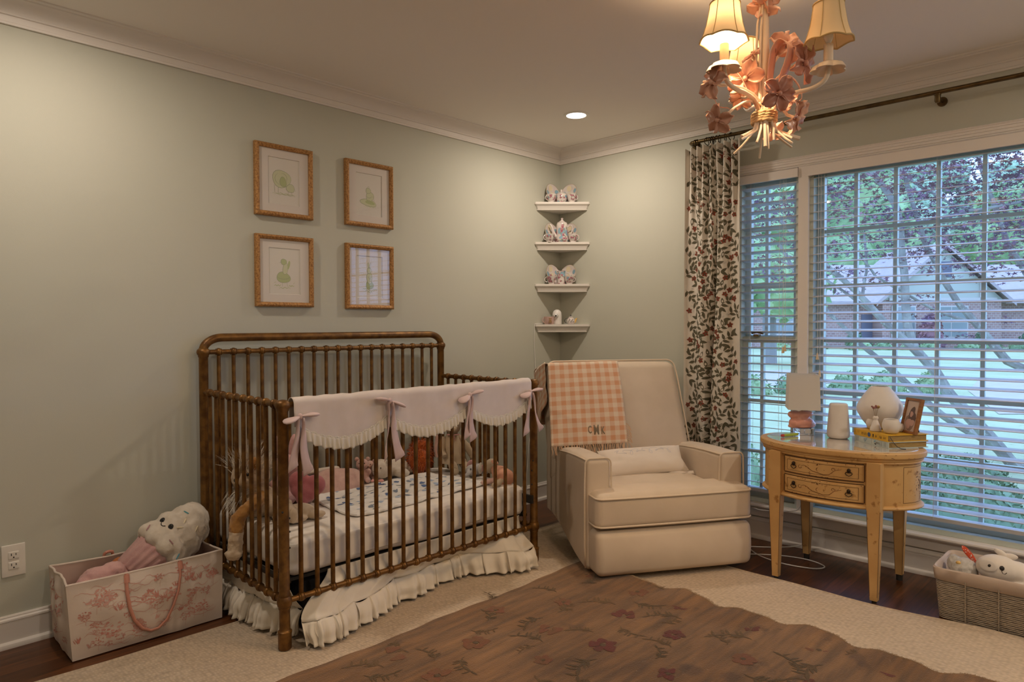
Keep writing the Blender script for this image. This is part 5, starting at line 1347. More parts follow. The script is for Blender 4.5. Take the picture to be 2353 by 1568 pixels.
# throw blanket over the left half of the back
def gingham():
    m = bpy.data.materials.new('peach_gingham_wool'); m.use_nodes = True; nt = m.node_tree; b = nt.nodes['Principled BSDF']; b.inputs['Roughness'].default_value = .95; b.inputs['Specular IOR Level'].default_value = .1; b.inputs['Sheen Weight'].default_value = .3
    uv = _n(nt, 'ShaderNodeUVMap'); sp = _n(nt, 'ShaderNodeSeparateXYZ'); nt.links.new(uv.outputs[0], sp.inputs[0])
    fs = []
    for k in (0, 1):
        w = _n(nt, 'ShaderNodeMath', operation='WRAP'); w.inputs[1].default_value = 1; w.inputs[2].default_value = 0
        ml = _n(nt, 'ShaderNodeMath', operation='MULTIPLY'); ml.inputs[1].default_value = 1 / .050; nt.links.new(sp.outputs[k], ml.inputs[0]); nt.links.new(ml.outputs[0], w.inputs[0])
        pg = _n(nt, 'ShaderNodeMath', operation='PINGPONG'); pg.inputs[1].default_value = .5; nt.links.new(w.outputs[0], pg.inputs[0])
        mr = _n(nt, 'ShaderNodeMapRange'); mr.inputs[1].default_value = .22; mr.inputs[2].default_value = .28; nt.links.new(pg.outputs[0], mr.inputs[0]); fs.append(mr)
    ad = _n(nt, 'ShaderNodeMath', operation='ADD'); nt.links.new(fs[0].outputs[0], ad.inputs[0]); nt.links.new(fs[1].outputs[0], ad.inputs[1])
    hf = _n(nt, 'ShaderNodeMath', operation='MULTIPLY'); hf.inputs[1].default_value = .5; nt.links.new(ad.outputs[0], hf.inputs[0])
    mx = _n(nt, 'ShaderNodeMix', data_type='RGBA'); nt.links.new(hf.outputs[0], mx.inputs['Factor']); mx.inputs[6].default_value = (.74, .61, .47, 1); mx.inputs[7].default_value = (.66, .34, .19, 1)
    nt.links.new(mx.outputs[2], b.inputs['Base Color'])
    no = _n(nt, 'ShaderNodeTexNoise'); no.inputs['Scale'].default_value = 350; tc = _n(nt, 'ShaderNodeTexCoord'); nt.links.new(tc.outputs['Object'], no.inputs['Vector'])
    bp = _n(nt, 'ShaderNodeBump'); bp.inputs['Strength'].default_value = .3; bp.inputs['Distance'].default_value = .003; nt.links.new(no.outputs['Fac'], bp.inputs['Height']); nt.links.new(bp.outputs[0], b.inputs['Normal'])
    return m
M_gh = gingham()
M_fringe = mat('wool_fringe', (.70, .44, .27), .95)
M_ltr = mat('taupe_thread', (.22, .17, .11), .9)
TBk = thing('throw_blanket', 'peach gingham wool throw with fringe and letters over the left half of the recliner back', 'blanket', (-1.194, -1.232, .98), math.atan2(-.531, .848), world=False)
TBZ = .98
def bp_(x, y, z): return BM @ Vector((x, y, z)) - Vector((0, 0, TBZ))
def S_bl(a, s):
    """a across (0 = left edge of the back), s down the front from the ridge"""
    x = a - .404; n = noise.noise(Vector((a * 7, s * 5, 3))) * .007 + noise.noise(Vector((a * 19, s * 4, 8))) * .003
    top = .600; fy = -.034 - max(0, .05 * (1 - ((s - .28) / .36) ** 2)) * .72 * max(0, 1 - (x / .40) ** 2)
    sh = x + s * (-.045 + .10 * (a - .19))
    if s >= .05: return bp_(sh, fy - n - .012, top - s + .004)
    if s <= -.20: return bp_(x, .246 + n, top + s + .20)
    t = (s + .20) / .25; ang = lerp(0, PI, 1 - t)
    yy = lerp(.246 + n, fy - n - .012, t); zz = top - .046 * t + .016 * math.sin(PI * t) ** .7 + n * math.sin(PI * t)
    return bp_(sh if s > 0 else x, yy, zz)
BW = .400
m = MB(); m.grid(lambda u, v: S_bl(u * BW, lerp(-.52, .505, v)), 46, 90, uvf=lambda u, v: (u * BW, lerp(-.52, .505, v)))
blk = m.build('cloth', M_gh, TBk, angle=180, solid=.005)
m = MB()
def side(u, v):
    yy = lerp(.02, .235, u); zz = .585 - v * lerp(.22, .34, u)
    p = bp_(-.402 - .012 * math.sin(PI * u) - .010 * noise.noise(Vector((u * 4, v * 4, 1))) - .01 * v, yy, zz); return p
m.grid(side, 14, 26, uvf=lambda u, v: (u * .22, v * .34)); m.build('side_fold', M_gh, TBk, angle=180, solid=.005)
m = MB(); random.seed(9)
for i in range(46):
    a = BW * (i + .5) / 46 + random.uniform(-.003, .003)
    p = S_bl(a, .503); q = [p]
    d = Vector((random.uniform(-.25, .3), -.25, -1)).normalized()
    for k in range(1, 4): q.append(p + d * (.016 * k) + Vector((random.uniform(-.003, .003), -.004, 0)))
    m.tube(q, [.0022, .002, .0018, .0012], 5)
for i in range(9):
    p = S_bl(BW - .002, .40 + i * .012); m.tube([p, p + V(.016, -.008, -.012), p + V(.030, -.010, -.034 + random.uniform(-.01, .01))], [.0020, .0018, .0012], 5)
m.build('fringe', M_fringe, TBk)
m = MB()
for ch, xo, sz in (('C', -.034, .056), ('M', .0, .074), ('K', .034, .056)):
    text_verts(ch, sz, None, m, 0, sx=.52, bold=.0011, fn=lambda x, y, xo=xo: on_surface(lambda u, v: S_bl(u, v), .238 + xo + x, .432 - y + xo * .10, -.0040))
m.v = [v_ for v_ in m.v]
lt_ = m.build('letters', M_ltr, TBk, angle=180, solid=.0012, label='embroidered letters CMK')

# lumbar pillow
M_plw = mat('white_cotton', (.78, .69, .60), .92, c2=(.74, .65, .56), ns=9, bump=.08, bs=600, spec=.1)
PL = thing('lumbar_pillow', 'small white lumbar pillow with faint embroidery on the recliner seat', 'pillow', (-1.194, -1.232, .41), math.atan2(-.531, .848), world=False)
PM = Matrix.Translation((.405, .400, .068)) @ Matrix.Rotation(math.radians(44), 4, 'X') @ Matrix.Rotation(math.radians(-2), 4, 'Y')
def pillow(W_, H_, T_, n=26):
    def f(sg):
        def g_(u, v):
            x, y = u * 2 - 1, v * 2 - 1
            k = max(0, (1 - abs(x) ** 2.6)) ** .5 * max(0, (1 - abs(y) ** 2.2)) ** .5
            pin = 1 - .06 * (1 - abs(y)) * abs(x) ** 3
            return (x * W_ / 2 * pin, y * H_ / 2 * (1 - .05 * (1 - abs(x)) * abs(y) ** 3), sg * (T_ / 2 * k + .0015) + .004 * noise.noise(Vector((x * 3, y * 3, sg))) * k)
        return g_
    mm = MB(); mm.grid(f(1), n, n); mm.grid(lambda u, v: f(-1)(1 - u, v), n, n); return mm, f(1)
pm, top_ = pillow(.47, .165, .10)
pm.v = [PM @ p for p in pm.v]
pm.build('cover', M_plw, PL, angle=180, merge=.0005)
m = MB()
Sp = lambda a, b: PM @ Vector(top_(a / .47 + .5, b / .165 + .5))
pts = [(-.16 + .32 * t / 70 + .016 * math.sin(t * .8), .035 + .016 * math.sin(t * .55) * (1 if t % 19 < 12 else .4) + .008 * math.cos(t * .8)) for t in range(71)]
m.stroke(Sp, pts, .0026, .0008, 0, False); m.build('embroidery', mat('pale_grey_thread', (.58, .55, .56), .8), PL, angle=180)
m = MB()
def flange(u, v): 
    x = lerp(-.24, .262, u); return PM @ Vector((x, -.081 - .022 * v, .004 * math.sin(u * 60) * v + .006 * math.sin(u * 17)))
m.grid(flange, 90, 3); m.build('flange', M_plw, PL, angle=180, solid=.002)
# ================================================================ oval table
M_paint = mat('distressed_cream_paint', (.63, .395, .165), .5, c2=(.53, .31, .115), ns=5, c3=(.34, .17, .05), ns3=26, bump=.12, bs=60, spec=.4)
M_edge = mat('worn_dark_edge', (.10, .045, .015), .7)
M_dkmet = mat('dark_iron_pull', (.035, .022, .014), .45, .7)
M_top = mat('table_top_paint', (.60, .47, .35), .12, c2=(.55, .42, .30), ns=7, spec=.6, coat=.6)
M_tglass = mat('table_glass_top', (.66, .60, .53), .04, c2=(.60, .54, .47), ns=5, spec=.9, coat=1.0)
T = thing('oval_table', 'distressed cream oval side table with two carved drawers and tapered legs before the windows', 'table', (-.355, -2.0, .0), world=True)
TC = V(-.355, -2.0, 0); AX, AY = .25, .36
def ov(t, k=0.0, z=0.0): return V(TC.x + (AX + k) * math.cos(t), TC.y + (AY + k) * math.sin(t), z)
def oval_lathe(prof, n=72):
    mm = MB(); vs = []; fs = []
    for k, z in prof:
        for i in range(n): vs.append(ov(2 * PI * i / n, k, z))
    for j in range(len(prof) - 1):
        for i in range(n): l = (i + 1) % n; fs.append((j * n + i, j * n + l, (j + 1) * n + l, (j + 1) * n + i))
    fs.append(tuple(reversed(range(n)))); fs.append(tuple((len(prof) - 1) * n + i for i in range(n)))
    return mm.add(vs, fs)
oval_lathe([(-.014, .606), (-.010, .610), (-.010, .618), (-.003, .621), (.001, .625), (.002, .634), (.001, .643), (-.002, .646), (-.006, .6465)]).build('top', M_paint, T, angle=35)
oval_lathe([(-.030, .6466), (-.030, .6486), (-.032, .6500)]).build('glass_top', M_tglass, T, angle=30)
oval_lathe([(-.022, .412), (-.022, .607)]).build('apron', M_paint, T, angle=30)
oval_lathe([(-.026, .398), (-.014, .400), (-.008, .405), (-.008, .410), (-.014, .414), (-.022, .418)]).build('base_moulding', M_paint, T, angle=60)
oval_lathe([(-.022, .596), (-.014, .598), (-.011, .602), (-.014, .607), (-.022, .609)]).build('top_moulding', M_paint, T, angle=60)
LX, LY = .186, .214
for sx in (-1, 1):
    for sy in (-1, 1):
        x, y = TC.x + sx * LX, TC.y + sy * LY; m = MB(); vs = []; fs = []
        sec = [(.0275, .606), (.0275, .41), (.0255, .395), (.0145, .012 if sx < 0 else .028)]
        for h, z in sec: vs += [(x - h, y - h, z), (x + h, y - h, z), (x + h, y + h, z), (x - h, y + h, z)]
        for j in range(3):
            for i in range(4): l = (i + 1) % 4; fs.append((j * 4 + i, (j + 1) * 4 + i, (j + 1) * 4 + l, j * 4 + l))
        fs += [(0, 1, 2, 3), (15, 14, 13, 12)]
        lg = m.add(vs, fs).build('leg', M_paint, T, angle=25)
        e = MB(); e.tube([(x - .0268, y - sy * -.0268 if False else y + (-.0268), .40), (x - .0150, y - .0150, .03)], .0010, 5); e.tube([(x - .0268, y + .0268, .40), (x - .0150, y + .0150, .03)], .0010, 5); e.build('worn_edge', M_edge, lg)
        if sx > 0: MB().lathe([(0, 0), (.014, 0), (.0145, .028), (0, .028)], 12, 0, at((x, y, 0))).build('foot_cap', M_dkbase, lg, label='black rubber foot cap')
        else: MB().lathe([(0, .0), (.010, .0), (.010, .013), (0, .013)], 10, 0, at((x, y, 0))).build('glide', M_dkbase, lg)
# drawers on the curved front: angle parameter about PI
def fr(s, z, o=0.0):
    """front surface: s metres left (+) / right (-) of the centre as y offset"""
    q = max(-.999, min(.999, s / (AY - .022 + o))); t = PI - math.asin(q)
    return V(TC.x + (AX - .022 + o) * math.cos(t), TC.y + (AY - .022 + o) * math.sin(t), z)
random.seed(12)
def drawer(z0, z1):
    W_ = .172; m = MB()
    def pan(a, b, c, d, o0, o1):
        def g_(u, v):
            e = min(u * (b - a), (1 - u) * (b - a), v * (d - c), (1 - v) * (d - c)); return fr(lerp(b, a, u), lerp(c, d, v), lerp(o0, o1, smooth01(e / .004)))
        m.grid(g_, 60, 24)
    pan(-W_, W_, z0, z1, .0005, .007)
    d = m.build('drawer', M_paint, T, angle=50)
    l = MB(); Sd = lambda a, z: fr(-a, z, .0074)
    def rect(a, c, w): 
        for p in ([(-a, z0 + c), (a, z0 + c)], [(-a, z1 - c), (a, z1 - c)]): l.stroke(Sd, [(lerp(p[0][0], p[1][0], i / 24), p[0][1]) for i in range(25)], w, .0004, 0, False)
        for s in (-a, a): l.stroke(Sd, [(s, lerp(z0 + c, z1 - c, i / 6)) for i in range(7)], w, .0004, 0, False)
    rect(W_ - .018, .012, .0014)
    S3 = lambda a, z: fr(-a, z, .0012)
    for p in ([(-W_, z0 - .002), (W_, z0 - .002)], [(-W_, z1 + .002), (W_, z1 + .002)]): l.stroke(S3, [(lerp(p[0][0], p[1][0], i / 24), p[0][1]) for i in range(25)], .004, .0004, 0, False)
    for s in (-W_ - .002, W_ + .002): l.stroke(S3, [(s, lerp(z0, z1, i / 6)) for i in range(7)], .004, .0004, 0, False)
    for _ in range(26):
        a, z = random.choice((random.uniform(-W_, W_), random.gauss(0, .03))), random.choice((z0 + .003, z1 - .003, random.uniform(z0, z1))); l.spot(Sd, a, z, random.uniform(.0008, .0030), .0005, 0, 6, .6, .5)
    for _ in range(7): l.spot(Sd, random.gauss(-.01, .012), z1 - .014 + random.uniform(-.006, .004), random.uniform(.001, .004), .0006, 0, 6, .7, .5)
    l.build('worn_line', M_edge, d, angle=180)
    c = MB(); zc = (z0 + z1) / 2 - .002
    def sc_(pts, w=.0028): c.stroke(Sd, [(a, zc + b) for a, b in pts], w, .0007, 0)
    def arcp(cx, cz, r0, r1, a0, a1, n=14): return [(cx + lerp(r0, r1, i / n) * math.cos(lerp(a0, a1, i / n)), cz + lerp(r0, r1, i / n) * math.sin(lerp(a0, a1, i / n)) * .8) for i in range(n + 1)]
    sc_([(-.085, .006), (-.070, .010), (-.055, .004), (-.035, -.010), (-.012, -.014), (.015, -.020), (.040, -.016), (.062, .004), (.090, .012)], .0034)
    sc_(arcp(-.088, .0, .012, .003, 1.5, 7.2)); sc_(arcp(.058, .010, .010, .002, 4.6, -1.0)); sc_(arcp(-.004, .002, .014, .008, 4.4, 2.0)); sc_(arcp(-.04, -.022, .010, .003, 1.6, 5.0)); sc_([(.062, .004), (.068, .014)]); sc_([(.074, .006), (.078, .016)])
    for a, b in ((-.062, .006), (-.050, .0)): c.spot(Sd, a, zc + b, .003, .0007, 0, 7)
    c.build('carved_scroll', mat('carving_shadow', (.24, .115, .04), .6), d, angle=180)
    for a in (-.118, .118):
        h = MB(); p = fr(-a, zc + .012, .008); n_ = (p - V(TC.x, TC.y, p.z)); n_.x *= 2; n_.normalize(); tn = V(n_.y, -n_.x, 0)
        h.ell(p + n_ * .006, (.008, .008, .009), nu=12, nv=8)
        q = [(-.011, -.008), (-.014, -.014), (-.009, -.020), (0, -.024), (.009, -.020), (.014, -.014), (.011, -.008)]
        h.tube([p + n_ * .007 + tn * x + V(0, 0, z) for x, z in [(0, -.004)] + q[:1]], .0016, 6)
        h.tube([p + n_ * .006 + tn * x + V(0, 0, z) for x, z in q], .0018, 6); h.tube([p + n_ * .007 + tn * x + V(0, 0, z) for x, z in [(0, -.004), (.011, -.008)]], .0016, 6); h.tube([p + n_ * .006 + tn * x + V(0, 0, z) for x, z in ((-.011, -.008), (0, -.010), (.011, -.008))], .0013, 6)
        h.build('pull', M_dkmet, d, label='dark fan shaped drawer pull')
drawer(.425, .503); drawer(.518, .590)
l = MB()
def sd(t, z): return ov(t, -.022, z)
for t0, t1 in ((-.05 - PI / 2 - .42, -.05 - PI / 2 + .46), (PI / 2 - .42, PI / 2 + .40)):
    for z in (.430, .584): l.stroke(sd, [(lerp(t0, t1, i / 30), z) for i in range(31)], .0016, .0005, 0, False)
    for t in (t0, t1):
        p = [sd(t, lerp(.430, .584, i / 6)) for i in range(7)]; l.tube([q + (q - V(TC.x, TC.y, q.z)).normalized() * .0002 for q in p], .0008, 5)
l.build('panel_line', M_edge, T, angle=180)
l = MB(); random.seed(44)
for _ in range(150):
    t = random.gauss(-PI / 2 + .03, .10); z = random.gauss(.505, .030); q = random.uniform(.0008, .0032)
    if abs(t + PI / 2) < .34 and .44 < z < .575:
        l.add([sd(t, z) + V(0, -.0006, 0)] + [sd(t + q / .3 * math.cos(a) * random.uniform(.5, 1.3), z + q * 1.6 * math.sin(a) * random.uniform(.5, 1.3)) + V(0, -.0006, 0) for a in [2 * PI * i / 7 for i in range(7)]], [(0, 1 + i, 1 + (i + 1) % 7) for i in range(7)])
for _ in range(60):
    t = random.uniform(PI * .55, PI * 1.6); z = random.choice((.6275, .641, .404, .6)) + random.uniform(-.002, .002); k = .0052 if z > .62 else -.0078 if z < .41 else -.0105; q = random.uniform(.0015, .006)
    l.add([ov(t + q / .3 * c_, k + .0006, z + d_ * q * .25) for c_, d_ in ((-1, 0), (-.3, .8), (.5, .6), (1, 0), (.4, -.8), (-.5, -.6))], [tuple(range(6))])
l.build('paint_chip', M_edge, T, angle=180)

# ---------------------------------------------------------------- things on the table
ZT = .6502
M_white = mat('matt_white_ceramic', (.74, .69, .64), .55, c2=(.71, .66, .61), ns=20, spec=.3)
M_shade = translucent('white_lampshade', (.80, .77, .73), .25)
M_acr = bpy.data.materials.new('clear_acrylic'); M_acr.use_nodes = True
_b = M_acr.node_tree.nodes['Principled BSDF']; _b.inputs['Transmission Weight'].default_value = 1.0; _b.inputs['Roughness'].default_value = .02; _b.inputs['IOR'].default_value = 1.35; _b.inputs['Base Color'].default_value = (.97, .98, .98, 1)
M_pinkgl = mat('pink_glaze', (.72, .33, .25), .10, c2=(.66, .29, .21), ns=8, spec=.7, coat=.5)
RTv = Vector((.695, -.719, 0)); FWv = Vector((.719, .695, 0))
LP = V(-.262, -1.792, ZT)
lm = thing('table_lamp', 'table lamp with glossy pink rabbit base on clear block and square white shade', 'lamp', LP)
def lpt(r_, f, z): return LP + RTv * r_ + FWv * f + V(0, 0, z)
RM = Matrix(((RTv.x, FWv.x, 0, 0), (RTv.y, FWv.y, 0, 0), (0, 0, 1, 0), (0, 0, 0, 1)))
MB().rbox((0, 0, .016), (.075, .075, .032), .003, n=3, M=Matrix.Translation(lpt(.012, 0, .0)) @ RM).build('clear_base', M_acr, lm, label='clear acrylic base')
m = MB()
for c_, r_ in (((.0, 0, .062), (.052, .036, .030)), ((.022, 0, .058), (.040, .034, .028)), ((-.028, 0, .058), (.036, .034, .026)), ((.008, 0, .040), (.056, .032, .012)), ((-.036, 0, .041), (.034, .022, .010)), ((.048, 0, .048), (.022, .018, .016)), ((.060, 0, .052), (.011, .011, .011)), ((-.034, 0, .098), (.034, .028, .021)), ((.016, 0, .102), (.042, .030, .018)), ((-.052, 0, .100), (.018, .018, .016)), ((-.012, 0, .084), (.030, .026, .016))):
    m.ell(lpt(*c_), r_, R=RM)
blend(m, 'rabbit_base', M_pinkgl, lm, .0035, 5, label='glossy pink ceramic rabbit')
MB().tube([lpt(.004, 0, .112), lpt(.004, 0, .145)], .006, 10).build('neck', M_brass, lm)
m = MB(); th = math.radians(16); d1 = RTv * math.cos(th) - FWv * math.sin(th); d2 = RTv * math.sin(th) + FWv * math.cos(th)
vs = []; zs = (.128, .128, .300, .300); hs = (.0735, .0705, .0665, .0695)
def ring(h, z): return [lpt(.004, 0, z) + d1 * (a * h) + d2 * (b * h) for a, b in ((-1, -1), (1, -1), (1, 1), (-1, 1))]
for h, z in ((.0735, .128), (.0685, .300), (.0670, .300), (.0720, .128)): vs += ring(h, z)
fs = [(j * 4 + i, j * 4 + (i + 1) % 4, ((j + 1) % 4) * 4 + (i + 1) % 4, ((j + 1) % 4) * 4 + i) for j in range(4) for i in range(4)]
m.add(vs, fs).build('lamp_shade', M_shade, lm, smooth=False)
m = MB(); m.tube([lpt(.004, 0, .28) + d1 * -.066, lpt(.004, 0, .28) + d1 * .066], .0015, 5); m.tube([lpt(.004, 0, .145), lpt(.004, 0, .28)], .002, 5); m.build('shade_fitter', M_brass, lm)
HU = thing('white_diffuser', 'plain white tapered cylinder diffuser standing between the pink lamp and the books', 'diffuser', (-.262, -1.967, ZT))
MB().lathe([(0, .001), (.040, .001), (.049, .008), (.0515, .020), (.051, .035), (.041, .158), (.040, .164), (.036, .168), (.02, .169), (0, .169)], 36, 0, at((-.262, -1.967, ZT))).build('body', M_white, HU, angle=60)
MK = thing('marker_pen', 'short lime green marker with red tip lying on the left end of the oval table', 'marker', (-.40, -1.775, ZT))
a, b = V(-.425, -1.758, ZT + .008), V(-.330, -1.798, ZT + .008); m = MB(); m.tube([a.lerp(b, .14), b], .0072, 12); m.build('barrel', mat('lime_plastic', (.34, .42, .04), .35), MK)
m = MB(); m.tube([a, a.lerp(b, .02), a.lerp(b, .14)], [.0045, .0068, .0072], 12); m.tube([b, b + (b - a) * .03], [.0070, .005], 12); m.build('tip', mat('red_plastic', (.45, .05, .04), .35), MK, label='red tip')
# books
BS, BQ = Vector((-.603, -.797, 0)), Vector((.812, -.584, 0))
BA = V(-.274, -2.041, ZT)
BMx = Matrix(((BS.x, BQ.x, 0, BA.x), (BS.y, BQ.y, 0, BA.y), (0, 0, 1, BA.z), (0, 0, 0, 1)))
M_pages = mat('book_pages', (.40, .27, .10), .8, c2=(.30, .19, .06), ns=60, stretch=(1, 1, 12))
M_ink = mat('black_ink', (.05, .04, .03), .7)
def book(z0, L, W_, H_, cm, name_label, off=(0, 0), spine=None, inks=None):
    r_ = thing('book', name_label, 'book', BA + V(0, 0, z0)); o = lambda x, y, z: (x + off[0], y + off[1], z + z0); c = .0028
    m = MB(); m.span(o(0, 0, 0), o(L, W_, c), M=BMx); m.span(o(0, 0, H_ - c), o(L, W_, H_), M=BMx); m.span(o(0, 0, c), o(L, c, H_ - c), M=BMx); cvr = m.build('cover', cm, r_, smooth=False)
    MB().span(o(.005, c, c), o(L - .005, W_ - .006, H_ - c), M=BMx).build('pages', M_pages, r_, smooth=False)
    m = MB(); St = lambda u, v: BMx @ Vector(o(u, -.0005, v))
    spine(m, St, H_)
    m.build('spine_lettering', inks, cvr, smooth=False)
    return r_
random.seed(2)
def glyphs(m, S, u0, u1, zc, h, mi=0):
    u = u0
    while u < u1:
        w = random.uniform(.0025, .0045)
        m.stroke(lambda a, b: S(a, b), [(u, zc - h / 2), (u + w * random.uniform(-.1, .2), zc + h / 2)], .0011, .0, mi, False)
        if random.random() < .8: m.stroke(S, [(u, zc + random.choice((-.4, 0, .4)) * h), (u + w, zc + random.choice((-.4, 0, .45)) * h)], .0010, .0, mi, False)
        if random.random() < .5: m.stroke(S, [(u + w, zc - h / 2), (u + w, zc + h * .3)], .0010, 0, mi, False)
        u += w + .0025
def sp_blue(m, S, H_):
    for u in (.018, .028, .12, .178, .188, .206, .214): m.stroke(S, [(u, .004), (u, H_ - .004)], .0012, 0, 0, False)
    for i in range(9): m.leaf(S, .078 + random.uniform(-.008, .008), H_ / 2 + random.uniform(-.006, .006), random.uniform(0, 6), .009, .004, .0, 1, 3)
    m.leaf(S, .135, H_ / 2, .5, .018, .008, 0, 1, 4); m.leaf(S, .140, H_ / 2 - .004, -.4, .015, .006, 0, 0, 4); glyphs(m, S, .150, .170, H_ / 2, .010)
def sp_yel(m, S, H_):
    glyphs(m, S, .008, .014, H_ / 2, .018); glyphs(m, S, .030, .042, H_ / 2 + .004, .010); glyphs(m, S, .056, .070, H_ / 2, .013); glyphs(m, S, .075, .088, H_ / 2, .015); m.spot(S, .108, H_ / 2, .0105, 0, 1, 18)
    glyphs(m, S, .132, .142, H_ / 2, .016); m.spot(S, .137, H_ / 2 + .003, .004, 0, 0, 8); glyphs(m, S, .152, .162, H_ / 2, .012); m.stroke(S, [(.170, .003), (.170, H_ - .003)], .0010, 0, 0, False); glyphs(m, S, .178, .190, H_ / 2, .014); glyphs(m, S, .205, .222, H_ / 2, .011)
book(0, .232, .200, .0285, mat('pale_blue_cloth', (.46, .53, .52), .7, c2=(.52, .57, .53), ns=30), 'pale blue grey book, lower of the two on the table', (.002, .002), sp_blue, [M_ink, M_blue])
yb = book(.0287, .230, .205, .0300, mat('mustard_cloth', (.72, .42, .035), .55, c2=(.66, .37, .03), ns=30), 'mustard yellow book with blue dot on its spine, upper of the two on the table', (0, 0), sp_yel, [M_ink, mat('navy_dot', (.05, .09, .20), .6)])
m = MB(); rb_ = [BMx @ Vector(p) for p in ((.2315, .012, .050), (.236, .016, .040), (.240, .024, .026), (.245, .036, .010), (.252, .052, .0015), (.262, .066, .001))]
m.tube(rb_, .0032, 6, flat=.3); m.build('ribbon_marker', M_black, yb, label='black ribbon marker')
ZK = ZT + .0590
def bpos(s, q): p = BA + BS * s + BQ * q; return V(p.x, p.y, ZK)
p = V(-.196, -2.131, ZK)
GV = thing('vase', 'large rounded white vase tapering to a narrow top, behind the small vases on the books', 'vase', p)
MB().lathe([(0, .001), (.046, .001), (.052, .006), (.078, .040), (.096, .072), (.1005, .092), (.096, .112), (.080, .140), (.060, .170), (.043, .192), (.0375, .197), (.034, .196), (.040, .180), (.06, .15), (.0, .02)], 44, 0, at(p)).build('body', M_white, GV, angle=60)
p = V(-.314, -2.147, ZK)
BV = thing('bud_vase', 'small white cone bud vase with dried flowers on the yellow book', 'vase', p, group=None)
MB().lathe([(0, .001), (.023, .001), (.0245, .004), (.022, .016), (.010, .048), (.008, .052), (.0115, .058), (.0115, .064), (.008, .069), (.005, .069), (.004, .05), (0, .02)], 26, 0, at(p)).build('body', M_white, BV, angle=60)
M_dry = mat('dried_stem', (.30, .22, .14), .9); M_dryf = mat('dried_bloom', (.30, .13, .12), .9); M_dryy = mat('dried_yellow_bloom', (.42, .27, .10), .9)
for dx, hh, mt_ in ((-.012, .108, M_dryf), (.000, .112, M_dryf), (.012, .109, M_dryy)):
    q = p + RTv * dx + V(0, 0, hh); m = MB(); m.tube([p + V(0, 0, .045), p + RTv * dx * .5 + V(0, 0, .085), q], .0011, 5); st = m.build('dried_stem', M_dry, BV)
    m = MB()
    for _ in range(9): m.ell(q + Vector([random.uniform(-.005, .005) for _ in range(3)]), (.0045, .0045, .004), nu=7, nv=5)
    m.build('dried_bloom', mt_, st)
for pp_, r_, lb in ((bpos(.186, .052), .037, 'small round white pot with open top, right of the bud vase'), (bpos(.052, .060), .028, 'smallest round white pot, half hidden behind the left of the bud vase'), (bpos(.150, .118), .022, 'tiny white pot tucked between the large vase and the bud vase')):
    o = thing('small_pot', lb, 'pot', pp_); k = r_ / .037
    MB().lathe([(0, .001), (.022 * k, .001), (.030 * k, .008 * k), (.037 * k, .030 * k), (.036 * k, .045 * k), (.031 * k, .060 * k), (.0285 * k, .064 * k), (.026 * k, .062 * k), (.030 * k, .045 * k), (.030 * k, .03 * k), (0, .012 * k)], 30, 0, at(pp_), wob=lambda a, z, k=k: 1 + (.02 * math.sin(3 * a + 1) if z > .058 * k else 0)).build('body', M_white, o, angle=60)
# photo frame on the books
fc = bpos(.190, .128); nrm = -BQ; tl = math.radians(13)
FM = Matrix(((BS.x, -nrm.x, 0, fc.x), (BS.y, -nrm.y, 0, fc.y), (0, 0, 1, fc.z), (0, 0, 0, 1))) @ Matrix.Rotation(-tl, 4, 'X')
pf = thing('photo_frame', 'small brown wooden photo frame leaning on its black strut on the books', 'photo frame', fc)
M_wfr = mat('brown_frame_wood', (.33, .145, .05), .4, c2=(.24, .095, .03), ns=30, stretch=(1, 1, 6))
m = MB(); W_, H_, D_ = .048, .160, .016
for a0, a1, b0, b1 in ((-W_, -W_ + .011, .011, H_ - .011), (W_ - .011, W_, .011, H_ - .011), (-W_, W_, 0, .011), (-W_, W_, H_ - .011, H_)): m.span((a0, 0, b0), (a1, D_, b1), M=FM)
m.build('frame', M_wfr, pf, angle=30)
m = MB(); m.add([(-W_ + .011, .006, .011), (W_ - .011, .006, .011), (W_ - .011, .006, H_ - .011), (-W_ + .011, .006, H_ - .011)], [(0, 1, 2, 3)], 0, None, FM)
Sf = lambda u, v: FM @ Vector((u, .0058, v))
for k, (u, v, q, mi, sy) in enumerate(((0, .055, .030, 1, 1.3), (.004, .072, .022, 2, 1.6), (.004, .105, .014, 2, 1.2), (-.010, .045, .016, 3, 1.4), (.012, .050, .014, 3, 1.0), (.0, .088, .010, 3, 1.3))): m.spot(Sf, u, v, q, .0002 + .0001 * k, mi, 14, sy, .12)
m.build('photo', [mat('photo_paper', (.56, .44, .38), .4), mat('photo_shadow', (.26, .17, .14), .4), mat('photo_dark', (.12, .075, .07), .4), mat('photo_light', (.52, .32, .27), .4)], pf, smooth=False)
m = MB(); m.span((-W_ + .010, D_ - .004, .010), (W_ - .010, D_ - .001, H_ - .010), M=FM); m.build('backing', M_black, pf, smooth=False)
m = MB(); t0, t1 = FM @ Vector((0, D_, .080)), fc + BQ * .062 + V(0, 0, .002); m.tube([t0, t1], .0032, 6); m.build('strut', M_black, pf, label='black strut')
